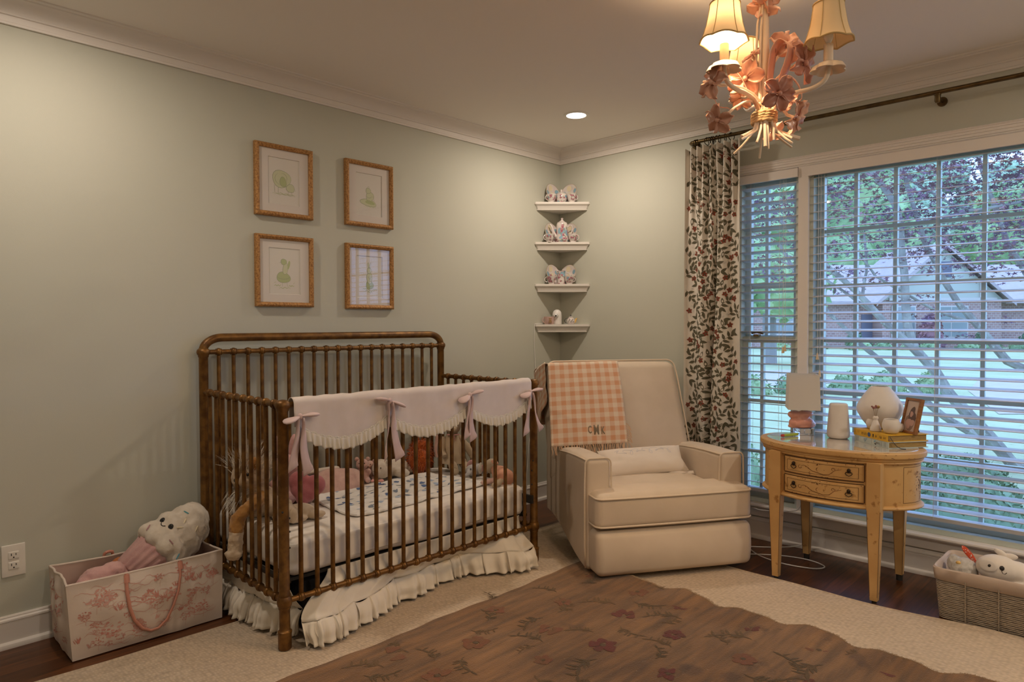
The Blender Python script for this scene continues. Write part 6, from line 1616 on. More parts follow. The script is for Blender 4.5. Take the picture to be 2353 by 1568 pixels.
# cords under the table
M_wcord = mat('white_cord', (.72, .70, .68), .5)
m = MB(); m.tube(cr([(-.17, -1.76, ZT + .004), (-.10, -1.735, ZT - .012), (-.085, -1.73, .50), (-.06, -1.72, .30), (-.055, -1.70, .22), (-.062, -1.66, .20), (-.07, -1.58, .185), (-.075, -1.50, .178), (-.060, -1.44, .17), (-.06, -1.40, .08), (-.10, -1.42, .006), (-.28, -1.56, .005), (-.34, -1.72, .005), (-.31, -1.87, .005), (-.24, -1.90, .005), (-.20, -1.80, .005), (-.24, -1.66, .005), (-.36, -1.50, .005)]), .0028, 6)
tag(m.build('lamp_cord', M_wcord, lm), 'white lamp cord')
m = MB(); m.tube(cr([(-.047, -1.745, .203), (-.058, -1.735, .18), (-.05, -1.74, .12), (-.045, -1.735, .06), (-.06, -1.70, .02), (-.12, -1.60, .005), (-.20, -1.50, .005)]), .0026, 6)
tag(m.build('extension_cord', M_wcord), 'thin white cord hanging from the window sill behind the oval table legs', 'cord')
# ================================================================ rugs
def weave_mat(name, c, c2, sx, sy):
    m = mat(name, c, .95, c2=c2, ns=1.6, spec=.08); nt = m.node_tree; b = nt.nodes['Principled BSDF']
    tc = _n(nt, 'ShaderNodeTexCoord'); mp = _n(nt, 'ShaderNodeMapping'); mp.inputs['Rotation'].default_value = (0, 0, .0)
    vo = _n(nt, 'ShaderNodeTexVoronoi', feature='SMOOTH_F1'); vo.inputs['Scale'].default_value = 1; vo.inputs['Randomness'].default_value = .45; mp.inputs['Scale'].default_value = (sx, sy, 1)
    nt.links.new(tc.outputs['Object'], mp.inputs[0]); nt.links.new(mp.outputs[0], vo.inputs['Vector'])
    bp = _n(nt, 'ShaderNodeBump'); bp.inputs['Strength'].default_value = .9; bp.inputs['Distance'].default_value = .004; bp.invert = True
    nt.links.new(vo.outputs['Distance'], bp.inputs['Height']); nt.links.new(bp.outputs[0], b.inputs['Normal'])
    mr = _n(nt, 'ShaderNodeMapRange'); mr.inputs[1].default_value = .1; mr.inputs[2].default_value = .75; mr.inputs[3].default_value = 1.06; mr.inputs[4].default_value = .66; nt.links.new(vo.outputs['Distance'], mr.inputs[0])
    mx = _n(nt, 'ShaderNodeMix', data_type='RGBA', blend_type='MULTIPLY'); mx.inputs['Factor'].default_value = 1
    src = b.inputs['Base Color'].links[0].from_socket; nt.links.new(src, mx.inputs[6]); nt.links.new(mr.outputs[0], mx.inputs[7]); nt.links.new(mx.outputs[2], b.inputs['Base Color'])
    return m
M_jute = weave_mat('cream_woven_wool', (.60, .49, .38), (.55, .445, .335), 95, 60)
def jute(u, v):
    x0, x1 = -3.95, -.575; y0, y1 = -4.2, -.42
    e = 1 - abs(2 * u - 1)
    x = lerp(x0, x1, u); y = lerp(y0, y1, v)
    if u > .9: x += ((u - .9) / .1) * (.020 * math.sin(y * 4.2 + .6) + .010 * math.sin(y * 9))
    if v > .9: y += ((v - .9) / .1) * (.012 * math.sin(x * 3.1) - .045 * max(0, (x + 2.4) / 1.8) + .004 * math.sin(x * 11))
    return V(x, y, .0085 + .0012 * math.sin(x * 5 + y * 3))
def rugmesh(fn, nu, nv):
    m = MB(); m.grid(fn, nu, nv); vs = []; fs = []
    ring = [fn(i / nu, 0) for i in range(nu)] + [fn(1, j / nv) for j in range(nv)] + [fn(1 - i / nu, 1) for i in range(nu)] + [fn(0, 1 - j / nv) for j in range(nv)]
    n = len(ring); vs = [p for p in ring] + [V(p.x, p.y, .0005) for p in ring]; m.add(vs, [(n + i, n + (i + 1) % n, (i + 1) % n, i) for i in range(n)])
    return m
jm = rugmesh(jute, 90, 90)
ju = jm.build('rug', M_jute, None, angle=50); tag(ju, 'large cream woven rug under the crib and recliner', 'rug')
jb = MB(); jb.tube([jute(1, i / 120) + V(.002, 0, -.001) for i in range(121)], .0052, 6); jb.tube([jute(i / 120, 1) + V(0, .002, -.001) for i in range(121)], .0052, 6); jb.build('binding', M_jute, ju)

def floral_base():
    m = mat('brown_wool_pile', (.160, .072, .019), .95, c2=(.215, .108, .040), ns=2.6, c3=(.11, .050, .016), ns3=6.5, bump=.7, bs=230, bd=8, spec=.1, sheen=.35, lo=.38, hi=.62); nt = m.node_tree; b = nt.nodes['Principled BSDF']
    tc = _n(nt, 'ShaderNodeTexCoord'); mp = _n(nt, 'ShaderNodeMapping'); mp.inputs['Scale'].default_value = (3.0, 26, 1); mp.inputs['Rotation'].default_value = (0, 0, .5); no = _n(nt, 'ShaderNodeTexNoise'); no.inputs['Scale'].default_value = 1.3; no.inputs['Detail'].default_value = 6
    nt.links.new(tc.outputs['Object'], mp.inputs[0]); nt.links.new(mp.outputs[0], no.inputs['Vector'])
    mr = _n(nt, 'ShaderNodeMapRange'); mr.inputs[1].default_value = .3; mr.inputs[2].default_value = .7; mr.inputs[3].default_value = .58; mr.inputs[4].default_value = 1.32; nt.links.new(no.outputs['Fac'], mr.inputs[0])
    mx = _n(nt, 'ShaderNodeMix', data_type='RGBA', blend_type='MULTIPLY'); mx.inputs['Factor'].default_value = 1
    src = b.inputs['Base Color'].links[0].from_socket; nt.links.new(src, mx.inputs[6]); nt.links.new(mr.outputs[0], mx.inputs[7])
    # pale flecks of worn knots
    n2 = _n(nt, 'ShaderNodeTexNoise'); n2.inputs['Scale'].default_value = 130; n2.inputs['Detail'].default_value = 2; nt.links.new(tc.outputs['Object'], n2.inputs['Vector'])
    m2 = _n(nt, 'ShaderNodeMapRange'); m2.inputs[1].default_value = .74; m2.inputs[2].default_value = .80; nt.links.new(n2.outputs['Fac'], m2.inputs[0])
    mx2 = _n(nt, 'ShaderNodeMix', data_type='RGBA'); nt.links.new(m2.outputs[0], mx2.inputs['Factor']); nt.links.new(mx.outputs[2], mx2.inputs[6]); mx2.inputs[7].default_value = (.40, .30, .20, 1); nt.links.new(mx2.outputs[2], b.inputs['Base Color'])
    return m
M_floral = floral_base()
def pile(name, c, c2): return mat(name, c, .95, c2=c2, ns=30, bump=.6, bs=230, spec=.08, sheen=.3)
M_rred, M_rrust, M_rgreen, M_rol = pile('rug_red', (.125, .014, .008), (.105, .028, .012)), pile('rug_rust', (.175, .055, .020), (.155, .065, .022)), pile('rug_green', (.080, .046, .014), (.105, .058, .018)), pile('rug_olive', (.105, .058, .018), (.130, .070, .022))
RX0, RX1, RY0, RY1 = -3.9, -1.055, -3.9, -1.0
def S_rug(x, y): return V(x, y, .0195 + .0015 * math.sin(x * 4) * math.sin(y * 5) + .0008 * noise.noise(Vector((x * 9, y * 9, 0))))
def rug2(u, v):
    x, y = lerp(RX0, RX1, u), lerp(RY0, RY1, v)
    if u > .94: x += ((u - .94) / .06) * (.016 * math.sin(y * 11) + .010 * math.sin(y * 23 + 1) + .008 * math.sin(y * 47))
    if v > .94: y += ((v - .94) / .06) * (.006 * math.sin(x * 9) + .003 * math.sin(x * 31)) - .02 * u * ((v - .94) / .06)
    p = S_rug(x, y)
    if u > .94: p.z += ((u - .94) / .06) * (.006 * (1 + math.sin(y * 23 + 1)))
    return p
m = rugmesh(rug2, 110, 110)
random.seed(77)
def rflower(x, y, s, mi):
    k = random.uniform(0, 6)
    for i in range(5):
        a = k + i * 1.257
        if random.random() < .8: m.spot(S_rug, x + math.cos(a) * .034 * s, y + math.sin(a) * .034 * s, .026 * s, .0011 + .0001 * i, mi, 12, random.uniform(.6, 1), .2)
    if random.random() < .6: m.spot(S_rug, x, y, .012 * s, .0018, 3, 8)
def rleaf(x, y, s, ang, mi):
    L = .13 * s; pth = [(x + math.cos(ang + .8 * (t - .5)) * L * t, y + math.sin(ang + .8 * (t - .5)) * L * t) for t in [i / 8 for i in range(9)]]
    m.stroke(S_rug, pth, .009 * s, .0011, mi)
    for i in (2, 3, 5, 6, 8):
        for sg in (-1, 1): m.leaf(S_rug, pth[i][0], pth[i][1], ang + sg * .8, .045 * s, .012 * s, .0012, mi, 4, sg * .1)
gx = RX1 - .14; i = 0
while gx > -3.0:
    gy = RY1 - .13 - (i % 2) * .14
    while gy > -3.2:
        x, y = gx + random.uniform(-.04, .04), gy + random.uniform(-.04, .04)
        rflower(x, y, random.uniform(.6, 1.1), 1 if random.random() < .3 else 2); rleaf(x - .10, y - .05, random.uniform(.7, 1.1), random.uniform(0, 6), random.choice((3, 4))); rleaf(x + .06, y + .09, random.uniform(.5, .9), random.uniform(0, 6), random.choice((3, 4, 4)))
        gy -= .27
    gx -= .26; i += 1
RB = m.build('rug', [M_floral, M_rred, M_rrust, M_rgreen, M_rol], None, angle=50); tag(RB, 'brown floral wool rug lying over the cream rug, front of the recliner', 'rug')
fr_ = MB(); random.seed(6)
for i in range(420):
    p = rug2(1, 1 - i / 420 * .62); fr_.tube([p + V(-.004, 0, 0), p + V(.012 + random.uniform(-.004, .006), random.uniform(-.004, .004), -.004)], [.0022, .0014], 4)
fr_.build('fringe', mat('rug_fringe', (.34, .24, .15), .95), RB, kind='stuff')

# ================================================================ toy tote
M_toile = mat('tote_canvas', (.74, .635, .56), .9, c2=(.70, .59, .52), ns=5, bump=.1, bs=500, spec=.1)
M_tp = mat('toile_pink', (.58, .25, .20), .9); M_tp2 = mat('toile_pale_pink', (.64, .36, .30), .9)
M_lin = mat('tote_lining', (.66, .50, .44), .9)
TT = thing('toy_tote', 'rectangular cream toy tote with pink toile print and pink loop handle beside the crib', 'basket', (-2.81, -.18, 0))
TB_ = [V(-3.078, -.322, .004), V(-2.548, -.333, .004), V(-2.548, -.045, .004), V(-3.072, -.040, .004)]
TT_ = [V(-3.098, -.336, .284), V(-2.545, -.338, .284), V(-2.541, -.050, .285), V(-3.088, -.050, .284)]
def wall_s(k, off=0.0):
    a, b, c_, d = TB_[k], TB_[(k + 1) % 4], TT_[(k + 1) % 4], TT_[k]; nn = (b - a).cross(d - a).normalized()
    def S(u, v):
        p = a.lerp(b, u).lerp(d.lerp(c_, u), v); e = math.sin(PI * u)
        bulge = .020 * e * math.sin(PI * min(1, v * 1.1)) + .012 * noise.noise(Vector((u * 5 + k, v * 4, 2))) * e - .010 * e * (v ** 4)
        cr = .0
        return p + nn * (bulge + off) + V(0, 0, -.008 * e * v ** 3 * (1 if k in (0, 2) else .3))
    return S
m = MB()
for k in range(4): S = wall_s(k); m.grid(S, 64, 34, 0)
m.poly([p for p in reversed(TB_)], 0)
rim = []
random.seed(15)
S0 = wall_s(0); Sm_ = lambda a, b: S0(a / .54, b / .28)
def tuft(S, u, v, h, mi=1):
    for q in range(9): m.leaf(S, u + random.uniform(-.006, .006), v, PI / 2 + random.uniform(-.7, .7), h * random.uniform(.6, 1), .0032, .0011, mi, 3)
def tree_(S, u, v, s, mi=2):
    m.stroke(S, [(u, v), (u + .002, v + .04 * s)], .004 * s, .0011, mi); 
    for _ in range(26):
        a, q = random.uniform(0, 2 * PI), .032 * s * math.sqrt(random.random()); m.spot(S, u + q * math.cos(a), v + .060 * s + q * math.sin(a) * .8, .0055 * s, .0011, random.choice((1, 2, 2)), 5, .8, .3)
def hill(S, u, v, L, mi=2): m.stroke(S, [(u + L * i / 14, v + .007 * math.sin(i * .5) + random.uniform(-.0015, .0015)) for i in range(15)], .0024, .0010, mi)
def tent(S, u, v, s):
    for dx in (-.03, -.015, 0, .015, .03): m.stroke(S, [(u, v + .055 * s), (u + dx * s * .4, v + .03 * s), (u + dx * s, v)], .0014, .0011, 2)
    for q in range(4): m.stroke(S, [(u - (.012 + .006 * q) * s, v + (.036 - .012 * q) * s), (u + (.012 + .006 * q) * s, v + (.036 - .012 * q) * s)], .0012, .0011, 2)
def bird(S, u, v, s): m.spot(S, u, v, .009 * s, .0011, 2, 8, .6); m.leaf(S, u, v, .6, .02 * s, .007 * s, .0012, 2, 4); m.stroke(S, [(u - .006 * s, v + .003), (u - .014 * s, v + .012 * s), (u - .018 * s, v + .010 * s)], .0022, .0011, 1)
for u, v, h in ((.155, .150, .034), (.285, .160, .034), (.310, .152, .026), (.45, .19, .03), (.415, .20, .03), (.02, .06, .03), (.37, .08, .025)): tuft(Sm_, u, v, h)
for u, v, s in ((.085, .155, .7), (.34, .10, 1.0), (.39, .19, .9), (.13, .02, 1.1), (.46, .03, .8), (.08, .08, .6), (.22, .02, .7), (.30, .20, .6), (.43, .11, .6), (.50, .15, .8)): tree_(Sm_, u, v, s)
for u, v, L in ((.02, .13, .12), (.05, .03, .14), (.17, .13, .10), (.22, .17, .12), (.26, .10, .13), (.36, .05, .14), (.40, .15, .12), (.12, .22, .12), (.30, .235, .16), (.16, .055, .1), (.02, .235, .10)): hill(Sm_, u, v, L)
for _ in range(26): tree_(Sm_, random.uniform(.03, .51), random.uniform(.005, .20), random.uniform(.4, .75))
for _ in range(34): hill(Sm_, random.uniform(.01, .45), random.uniform(.015, .25), random.uniform(.05, .09))
for _ in range(8): tuft(Sm_, random.uniform(.03, .5), random.uniform(.02, .22), .022, random.choice((1, 2)))
tent(Sm_, .225, .045, 1.0); bird(Sm_, .115, .185, 1); bird(Sm_, .19, .205, 1); bird(Sm_, .475, .225, 1.1); bird(Sm_, .32, .06, 1); bird(Sm_, .06, .20, .8)
for x in range(6): m.stroke(Sm_, [(.185 + x * .012, .165), (.185 + x * .012, .178)], .0014, .0011, 1)
hill(Sm_, .18, .165, .09, 1); hill(Sm_, .18, .180, .09, 1)
S3 = wall_s(3); Sl_ = lambda a, b: S3(a / .29, b / .28)
for u, v, s in ((.06, .17, .9), (.20, .12, .9), (.13, .03, .8), (.24, .03, .6), (.10, .10, .7)): tree_(Sl_, u, v, s)
for u, v, L in ((.02, .15, .12), (.12, .10, .12), (.05, .02, .15), (.10, .22, .13)): hill(Sl_, u, v, L)
tuft(Sl_, .16, .20, .03); bird(Sl_, .24, .21, 1)
m.build('tote_body', [M_toile, M_tp, M_tp2], TT, angle=60)
m = MB()
for k in range(4): S = wall_s(k, -.005); m.grid(lambda u, v, S=S: S(1 - u, v), 20, 10, 0)
m.poly([p + V(0, 0, .004) for p in TB_], 0); m.build('lining', M_lin, TT, angle=60)
m = MB(); rim = []
for k in range(4): S = wall_s(k, -.0025); rim += [S(i / 20, 1) for i in range(20)]
m.tube(rim, .0042, 8, closed=True); m.build('rim', M_toile, TT)
M_hand = mat('coral_strap', (.60, .27, .20), .75, bump=.1, bs=300)
def hpt(u, v, o): return S0(u, v) + V(0, -o, 0)
m = MB(); ctrl = [(.355, 1.0, .002), (.348, .93, .004), (.345, .75, .006), (.350, .55, .008), (.375, .36, .010), (.42, .22, .012), (.475, .155, .012), (.53, .16, .012), (.585, .25, .012), (.635, .42, .010), (.670, .62, .008), (.690, .80, .006), (.700, .93, .004), (.702, 1.0, .002)]
m.tube([hpt(*c_) for c_ in ctrl], .0062, 10, flat=.7)
m.tube([hpt(.355, .985, .003), hpt(.352, .88, .004)], .0095, 8, flat=.5); m.tube([hpt(.702, .985, .003), hpt(.702, .88, .004)], .0095, 8, flat=.5); m.build('handle', M_hand, TT, label='coral pink loop handle')
m = MB(); m.tube([(-2.90, -.052, .275), (-2.90, -.058, .288), (-2.895, -.064, .294), (-2.885, -.064, .296), (-2.872, -.060, .292), (-2.868, -.054, .276)], .006, 8); m.build('handle', M_hand, TT, label='coral pink rear handle')
# things in the tote
random.seed(23)
CK = thing('cupcake_plush', 'large white cupcake plush with stitched face and sprinkles, leaning in the toy tote', 'stuffed toy', (-2.68, -.18, .15))
c0 = V(-2.845, -.180, .220); ax = V(.82, .03, .52).normalized(); CM = at(c0, ax)
def cupw(a, z): return 1 + .035 * math.cos(20 * a)
m = MB(); m.lathe([(0, 0), (.066, 0), (.074, .006), (.090, .10), (.094, .112), (.090, .120), (0, .122)], 80, 0, CM, wob=cupw); m.build('pink_wrapper', M_pinkp, CK, label='pleated pink wrapper', angle=180)
m = MB()
for c_, r_ in (((0, 0, .165), (.118, .118, .062)), ((0, 0, .225), (.110, .110, .062)), ((0, 0, .280), (.092, .092, .060)), ((.01, .01, .318), (.066, .066, .045))): m.ell(CM @ Vector(c_), r_, R=frame(ax))
for i in range(9): a = 2 * PI * i / 9; m.ell(CM @ Vector((.085 * math.cos(a), .085 * math.sin(a), .142)), (.040, .040, .034), R=frame(ax))
for i in range(7): a = 2 * PI * i / 7 + .4; m.ell(CM @ Vector((.066 * math.cos(a), .066 * math.sin(a), .218)), (.042, .042, .032), R=frame(ax))
fro = blend(m, 'frosting', M_whitep, CK, .007, 3, .0025)
camv = Vector((-3.735, -3.139, 1.2))
def on_frost(a, z, rad, ob, lift=.0):
    """a point on the frosting skin found by casting back along its radius"""
    p = CM @ Vector((rad * math.cos(a), rad * math.sin(a), z)); q = CM @ Vector((0, 0, z)); d = (q - p).normalized(); sh_ = SHIFT[CK.name]
    ok, loc_, nn, _ = fro.ray_cast(p - sh_, d)
    return (loc_ + sh_ + nn * lift, nn) if ok else (q, -d)
loc_cam = CM.inverted() @ camv; fa = math.atan2(loc_cam.y, loc_cam.x)
spr = [(M_blue, 'blue'), (M_rose2, 'pink'), (M_cream, 'yellow'), (M_blue, 'blue'), (M_cream, 'yellow'), (M_rose2, 'pink'), (M_blue, 'blue')]
for k, (da, z, mt_) in enumerate(((-.25, .255, M_cream), (-.55, .285, mat('teal_thread', (.06, .28, .33), .6)), (-.15, .225, M_cream), (.60, .150, mat('blue_thread', (.05, .26, .36), .6)), (.05, .165, M_rose2), (-1.0, .15, M_rose2), (.35, .27, M_cream))):
    p, nn = on_frost(fa + da, z, .3, fro, .001); t = nn.orthogonal().normalized(); t = (Matrix.Rotation(k * 1.1, 3, nn) @ t)
    MB().tube([p - t * .012, p, p + t * .012], [.003, .0036, .003], 6, flat=.5).build('sprinkle', mt_, fro)
for da, z, nm in ((-.42, .205, 'eye'), (-.95, .205, 'eye')):
    p, nn = on_frost(fa + da, z, .3, fro, .0); m = MB(); m.ell(p, (.0115, .0115, .0055), R=frame(nn), nu=12, nv=8); m.build(nm, M_eye, fro)
p, nn = on_frost(fa - .68, .185, .3, fro, .001); t = nn.cross(ax).normalized()
MB().tube([p + t * x + ax * (.008 * (x / .012) ** 2) for x in (-.012, -.006, 0, .006, .012)], .0016, 6).build('mouth', M_eye, fro)
PK = thing('pink_plush', 'rosy pink plush toy lying in the left half of the toy tote', 'stuffed toy', (-2.95, -.20, .15))
m = MB(); m.ell((-2.965, -.205, .245), (.062, .05, .042)); m.ell((-2.91, -.20, .255), (.050, .042, .038)); m.ell((-2.87, -.205, .238), (.045, .030, .026)); m.ell((-3.01, -.22, .235), (.034, .034, .03)); m.ell((-2.94, -.245, .225), (.04, .025, .026)); m.ell((-2.97, -.20, .17), (.05, .05, .05)); m.ell((-2.90, -.20, .18), (.05, .05, .05))
blend(m, 'body', M_pinkp, PK, .006, 4, .003)
o = MB().ell((-2.865, -.130, .250), (.034, .034, .034)).build('ball', mat('orange_cloth', (.50, .17, .06), .85, bump=.2, bs=300)); tag(o, 'small orange cloth ball behind the pink plush in the toy tote', 'ball')
o = MB().rbox((-3.015, -.268, .222), (.05, .03, .04), .012, n=4, puff=(.002, .002, .002)).build('soft_block', mat('lime_cloth', (.30, .36, .05), .85)); tag(o, 'small lime green soft block at the left front of the toy tote', 'toy block')
fill = thing('tote_blanket', 'pale pink blanket filling the bottom of the toy tote', 'blanket', (-2.81, -.18, .01))
MB().rbox((-2.81, -.19, .085), (.47, .22, .145), .03, n=10, puff=(0, 0, .012), fn=lambda p: p + V(0, 0, .010 * noise.noise(p * 14))).build('folds', M_lin, fill, angle=180)

# ================================================================ woven basket
M_rope = mat('grey_paper_rope', (.40, .335, .27), .8, c2=(.33, .27, .21), ns=40, bump=.3, bs=300)
M_liner = mat('grey_linen_liner', (.56, .46, .39), .9, c2=(.52, .42, .355), ns=14, bump=.15, bs=600, spec=.1)
BK = thing('woven_basket', 'grey woven rope basket with folded linen liner on the floor below the window', 'basket', (-.40, -2.66, 0))
def rr(z, e=0.0, n=14):
    t = z / .212; x0, x1, y0, y1 = lerp(-.522, -.537, t) - e, lerp(-.272, -.258, t) + e, lerp(-2.865, -2.880, t) - e, lerp(-2.450, -2.434, t) + e; r_ = .028; P = []
    for cx_, cy_, a0 in ((x1 - r_, y1 - r_, 0), (x0 + r_, y1 - r_, PI / 2), (x0 + r_, y0 + r_, PI), (x1 - r_, y0 + r_, 1.5 * PI)):
        for i in range(5): a = a0 + PI / 2 * i / 4; P.append(V(cx_ + r_ * math.cos(a), cy_ + r_ * math.sin(a), z))
    out = []
    for i in range(len(P)):
        a, b = P[i], P[(i + 1) % len(P)]; k = max(1, int((b - a).length / .02))
        for j in range(k): out.append(a.lerp(b, j / k))
    return out
m = MB(); nrow = 23
for i in range(nrow):
    z = .006 + i * .0074; R = rr(z); m.tube([p + V(0, 0, .0007 * math.sin(k * 1.9 + i * 2.1)) + Vector((0, 0, 0)) for k, p in enumerate(R)], 0.0030, 6, closed=True)
m.poly(list(reversed(rr(.004, -.004)))); m.build('woven_side', M_rope, BK)
m = MB()
for y in (-2.545, -2.655, -2.765):
    for x, sg in ((-.525, -1), (-.268, 1)):
        m.tube([(lerp(x, x + sg * .010, t) + sg * .006, y + .001 * math.sin(t * 90), .004 + t * .17) for t in [i / 40 for i in range(41)]], .0026, 6)
for x in (-.40,):
    for y, sg in ((-2.447, 1), (-2.868, -1)): m.tube([(x, y + sg * (.006 + .008 * t), .004 + t * .17) for t in [i / 20 for i in range(21)]], .0026, 6)
m.build('rib', M_rope, BK)
m = MB(); A = rr(.162, .005); B_ = rr(.208, .0065); C_ = rr(.213, .002); D_ = rr(.206, -.006); E_2 = rr(.03, -.010)
n = min(len(q) for q in (A, B_, C_, D_, E_2))
def fit(P): return [P[int(i * len(P) / n)] for i in range(n)]
A, B_, C_, D_, E_2 = (fit(q) for q in (A, B_, C_, D_, E_2)); vs = []
for k, R in enumerate((A, B_, C_, D_, E_2)): vs += [p + V(0, 0, .0018 * math.sin(i * .5 + k) if k in (0, 2) else 0) for i, p in enumerate(R)]
fs = [(j * n + i, j * n + (i + 1) % n, (j + 1) * n + (i + 1) % n, (j + 1) * n + i) for j in range(4) for i in range(n)] + [tuple(range(4 * n, 5 * n))]
m.add(vs, fs).build('liner', M_liner, BK, angle=50, solid=.002)
random.seed(19)
WD = thing('dog_plush', 'white plush dog with round stitched face and ruffled collar flap in the woven basket', 'stuffed toy', (-.40, -2.66, .10))
m = MB(); m.ell((-.425, -2.635, .222), (.058, .078, .054)); m.ell((-.41, -2.69, .215), (.05, .06, .045)); m.ell((-.40, -2.70, .15), (.075, .11, .06)); m.tube([(-.44, -2.73, .175), (-.47, -2.76, .19), (-.485, -2.79, .198)], [.022, .018, .012], 10)
wb = blend(m, 'body', mat('white_jersey', (.76, .70, .64), .9, spec=.1), WD, .005, 5)
def on_wd(tx, ty, tz):
    sh_ = SHIFT[WD.name]; tgt = V(tx, ty, tz); d = (tgt - camv).normalized(); ok, l_, nn, _ = wb.ray_cast(camv - sh_, d); return (l_ + sh_, nn) if ok else (tgt, -d)
for t in ((-.46, -2.612, .236),):
    p, nn = on_wd(*t); MB().ell(p, (.0072, .0072, .003), R=frame(nn), nu=10, nv=8).build('eye', M_eye, WD)
p, nn = on_wd(-.46, -2.652, .236); MB().ell(p, (.0085, .0095, .004), R=frame(nn), nu=12, nv=8).build('nose', M_eye, WD)
qs = [on_wd(-.46, -2.652 + dx, .236 + dz)[0] for dx, dz in ((.001, -.006), (0, -.014), (-.004, -.020), (-.011, -.020), (-.016, -.014))]; MB().tube(qs, .0013, 5).build('mouth', M_eye, WD)
p, nn = on_wd(-.46, -2.605, .236); m = MB(); m.ell(p - nn * .002, (.034, .022, .0030), R=frame(nn), nu=14, nv=8); m.build('eye_patch', M_greyp if False else mat('pale_grey_jersey', (.64, .60, .56), .9), WD, label='pale grey eye patch')
m = MB(); m.ell((-.405, -2.640, .280), (.008, .026, .012), R=Matrix.Rotation(.5, 4, 'X')); m.ell((-.400, -2.662, .270), (.010, .034, .014), R=Matrix.Rotation(-.15, 4, 'X')); m.build('ear', mat('white_jersey_ear', (.76, .70, .64), .9), WD)
GP = thing('bird_plush', 'grey fluffy plush toy with red polka dot flap at the left of the basket', 'stuffed toy', (-.41, -2.53, .10))
m = MB(); m.ell((-.42, -2.518, .190), (.060, .050, .046)); m.ell((-.41, -2.485, .205), (.036, .030, .034)); m.ell((-.40, -2.515, .12), (.055, .042, .06)); blend(m, 'body', plush_mat('pale_grey_fluff', (.58, .55, .51), (.48, .45, .41), 60), GP, .005, 3, .004, 70)
m = MB(); ft = V(-.40, -2.535, .235)
def flap(u, v):
    w = .030 * math.sin(PI * min(1, v * .9 + .1)) ** .7; return V(-.415 + .018 * v - .004 * math.cos((u - .5) * 3), -2.510 - .050 * v + (u - .5) * w * .5, .228 + .044 * (1 - v) ** .8 * 1.0 - .006 * v + (u - .5) * w * 1.6)
m.grid(flap, 8, 12, 0); random.seed(1)
for i in range(26):
    u, v = random.uniform(.1, .9), random.uniform(.05, .95); m.spot(flap, u, v, .05, -.0012 if False else .0012, 1, 7, .6); m.spot(flap, u, v, .05, -.0012, 1, 7, .6)
m.build('polka_flap', [mat('red_cotton', (.62, .08, .03), .9), mat('white_dot', (.75, .65, .58), .9)], GP, angle=180, label='red flap with white dots')
MB().ell((-.455, -2.505, .222), (.008, .010, .008), nu=10, nv=8).build('beak', M_yel, GP)

# ================================================================ chandelier
M_enam = mat('cream_enamel', (.74, .62, .50), .3, spec=.5)
M_pen = mat('pink_enamel', (.70, .40, .30), .3, c2=(.64, .34, .25), ns=30, spec=.5)
M_pen2 = mat('deep_pink_enamel', (.55, .27, .21), .35, c2=(.47, .21, .165), ns=30, spec=.5)
M_ropec = mat('twisted_cord', (.58, .40, .22), .8)
M_lamp = translucent('silk_lampshade', (.78, .62, .40), .012)
M_trimc = mat('shade_trim', (.50, .36, .17), .8)
M_bulb = emit('bulb_glow', (1.0, .80, .50), 12.0)
M_bulb0 = mat('bulb_off', (.8, .78, .74), .1, spec=.8)
CCX, CCY = -1.772, -2.264
CH_ = thing('chandelier', 'cream enamel chandelier with pink metal flowers, ribbon and three small shades, two lit', 'chandelier', (CCX, CCY, CEIL))
def cp(r_, f, z): return V(CCX, CCY, z) + RTv * r_ + FWv * f
m = MB(); m.lathe([(0, CEIL - .001), (.062, CEIL - .002), (.064, CEIL - .010), (.040, CEIL - .020), (.012, CEIL - .030), (0, CEIL - .030)], 28, 0, at((CCX, CCY, 0))); m.build('ceiling_canopy', M_enam, CH_)
m = MB(); m.tube([cp(0, 0, CEIL - .028), cp(0, 0, 2.14)], .005, 8); m.tube([cp(0, 0, 2.15), cp(0, 0, 1.80)], .0095, 14); m.build('stem', M_enam, CH_)
for k, (a, b) in enumerate(((-.016, -.006), (-.024, .004), (.014, .006))):
    MB().tube([cp(a * .5, b, 1.80), cp(a, b, 1.92), cp(a * .8, b, 2.05 + .02 * k), cp(a * .4, b, 2.12)], .0036, 8).build('thin_stem', M_enam, CH_)
m = MB(); H = []
for i in range(121):
    a = 2 * PI * i / 120 * 4.2
    H.append(V(CCX + .0335 * math.cos(a), CCY + .0335 * math.sin(a), 1.784 + .030 * i / 120))
for k in range(2): m.tube([p + V((p.x - CCX) * .04 * math.cos(i * 1.3 + k * PI), (p.y - CCY) * .04 * math.cos(i * 1.3 + k * PI), .0016 * math.sin(i * 1.3 + k * PI)) for i, p in enumerate(H)], .0036, 6)
m.lathe([(.0, 1.781), (.030, 1.781), (.030, 1.818), (0, 1.818)], 24, 0, at((CCX, CCY, 0))); m.build('rope_wrap', M_ropec, CH_, label='twisted rope wrap')
arms = [(-.144, -.090, True), (.147, -.085, False), (.0, .170, True)]
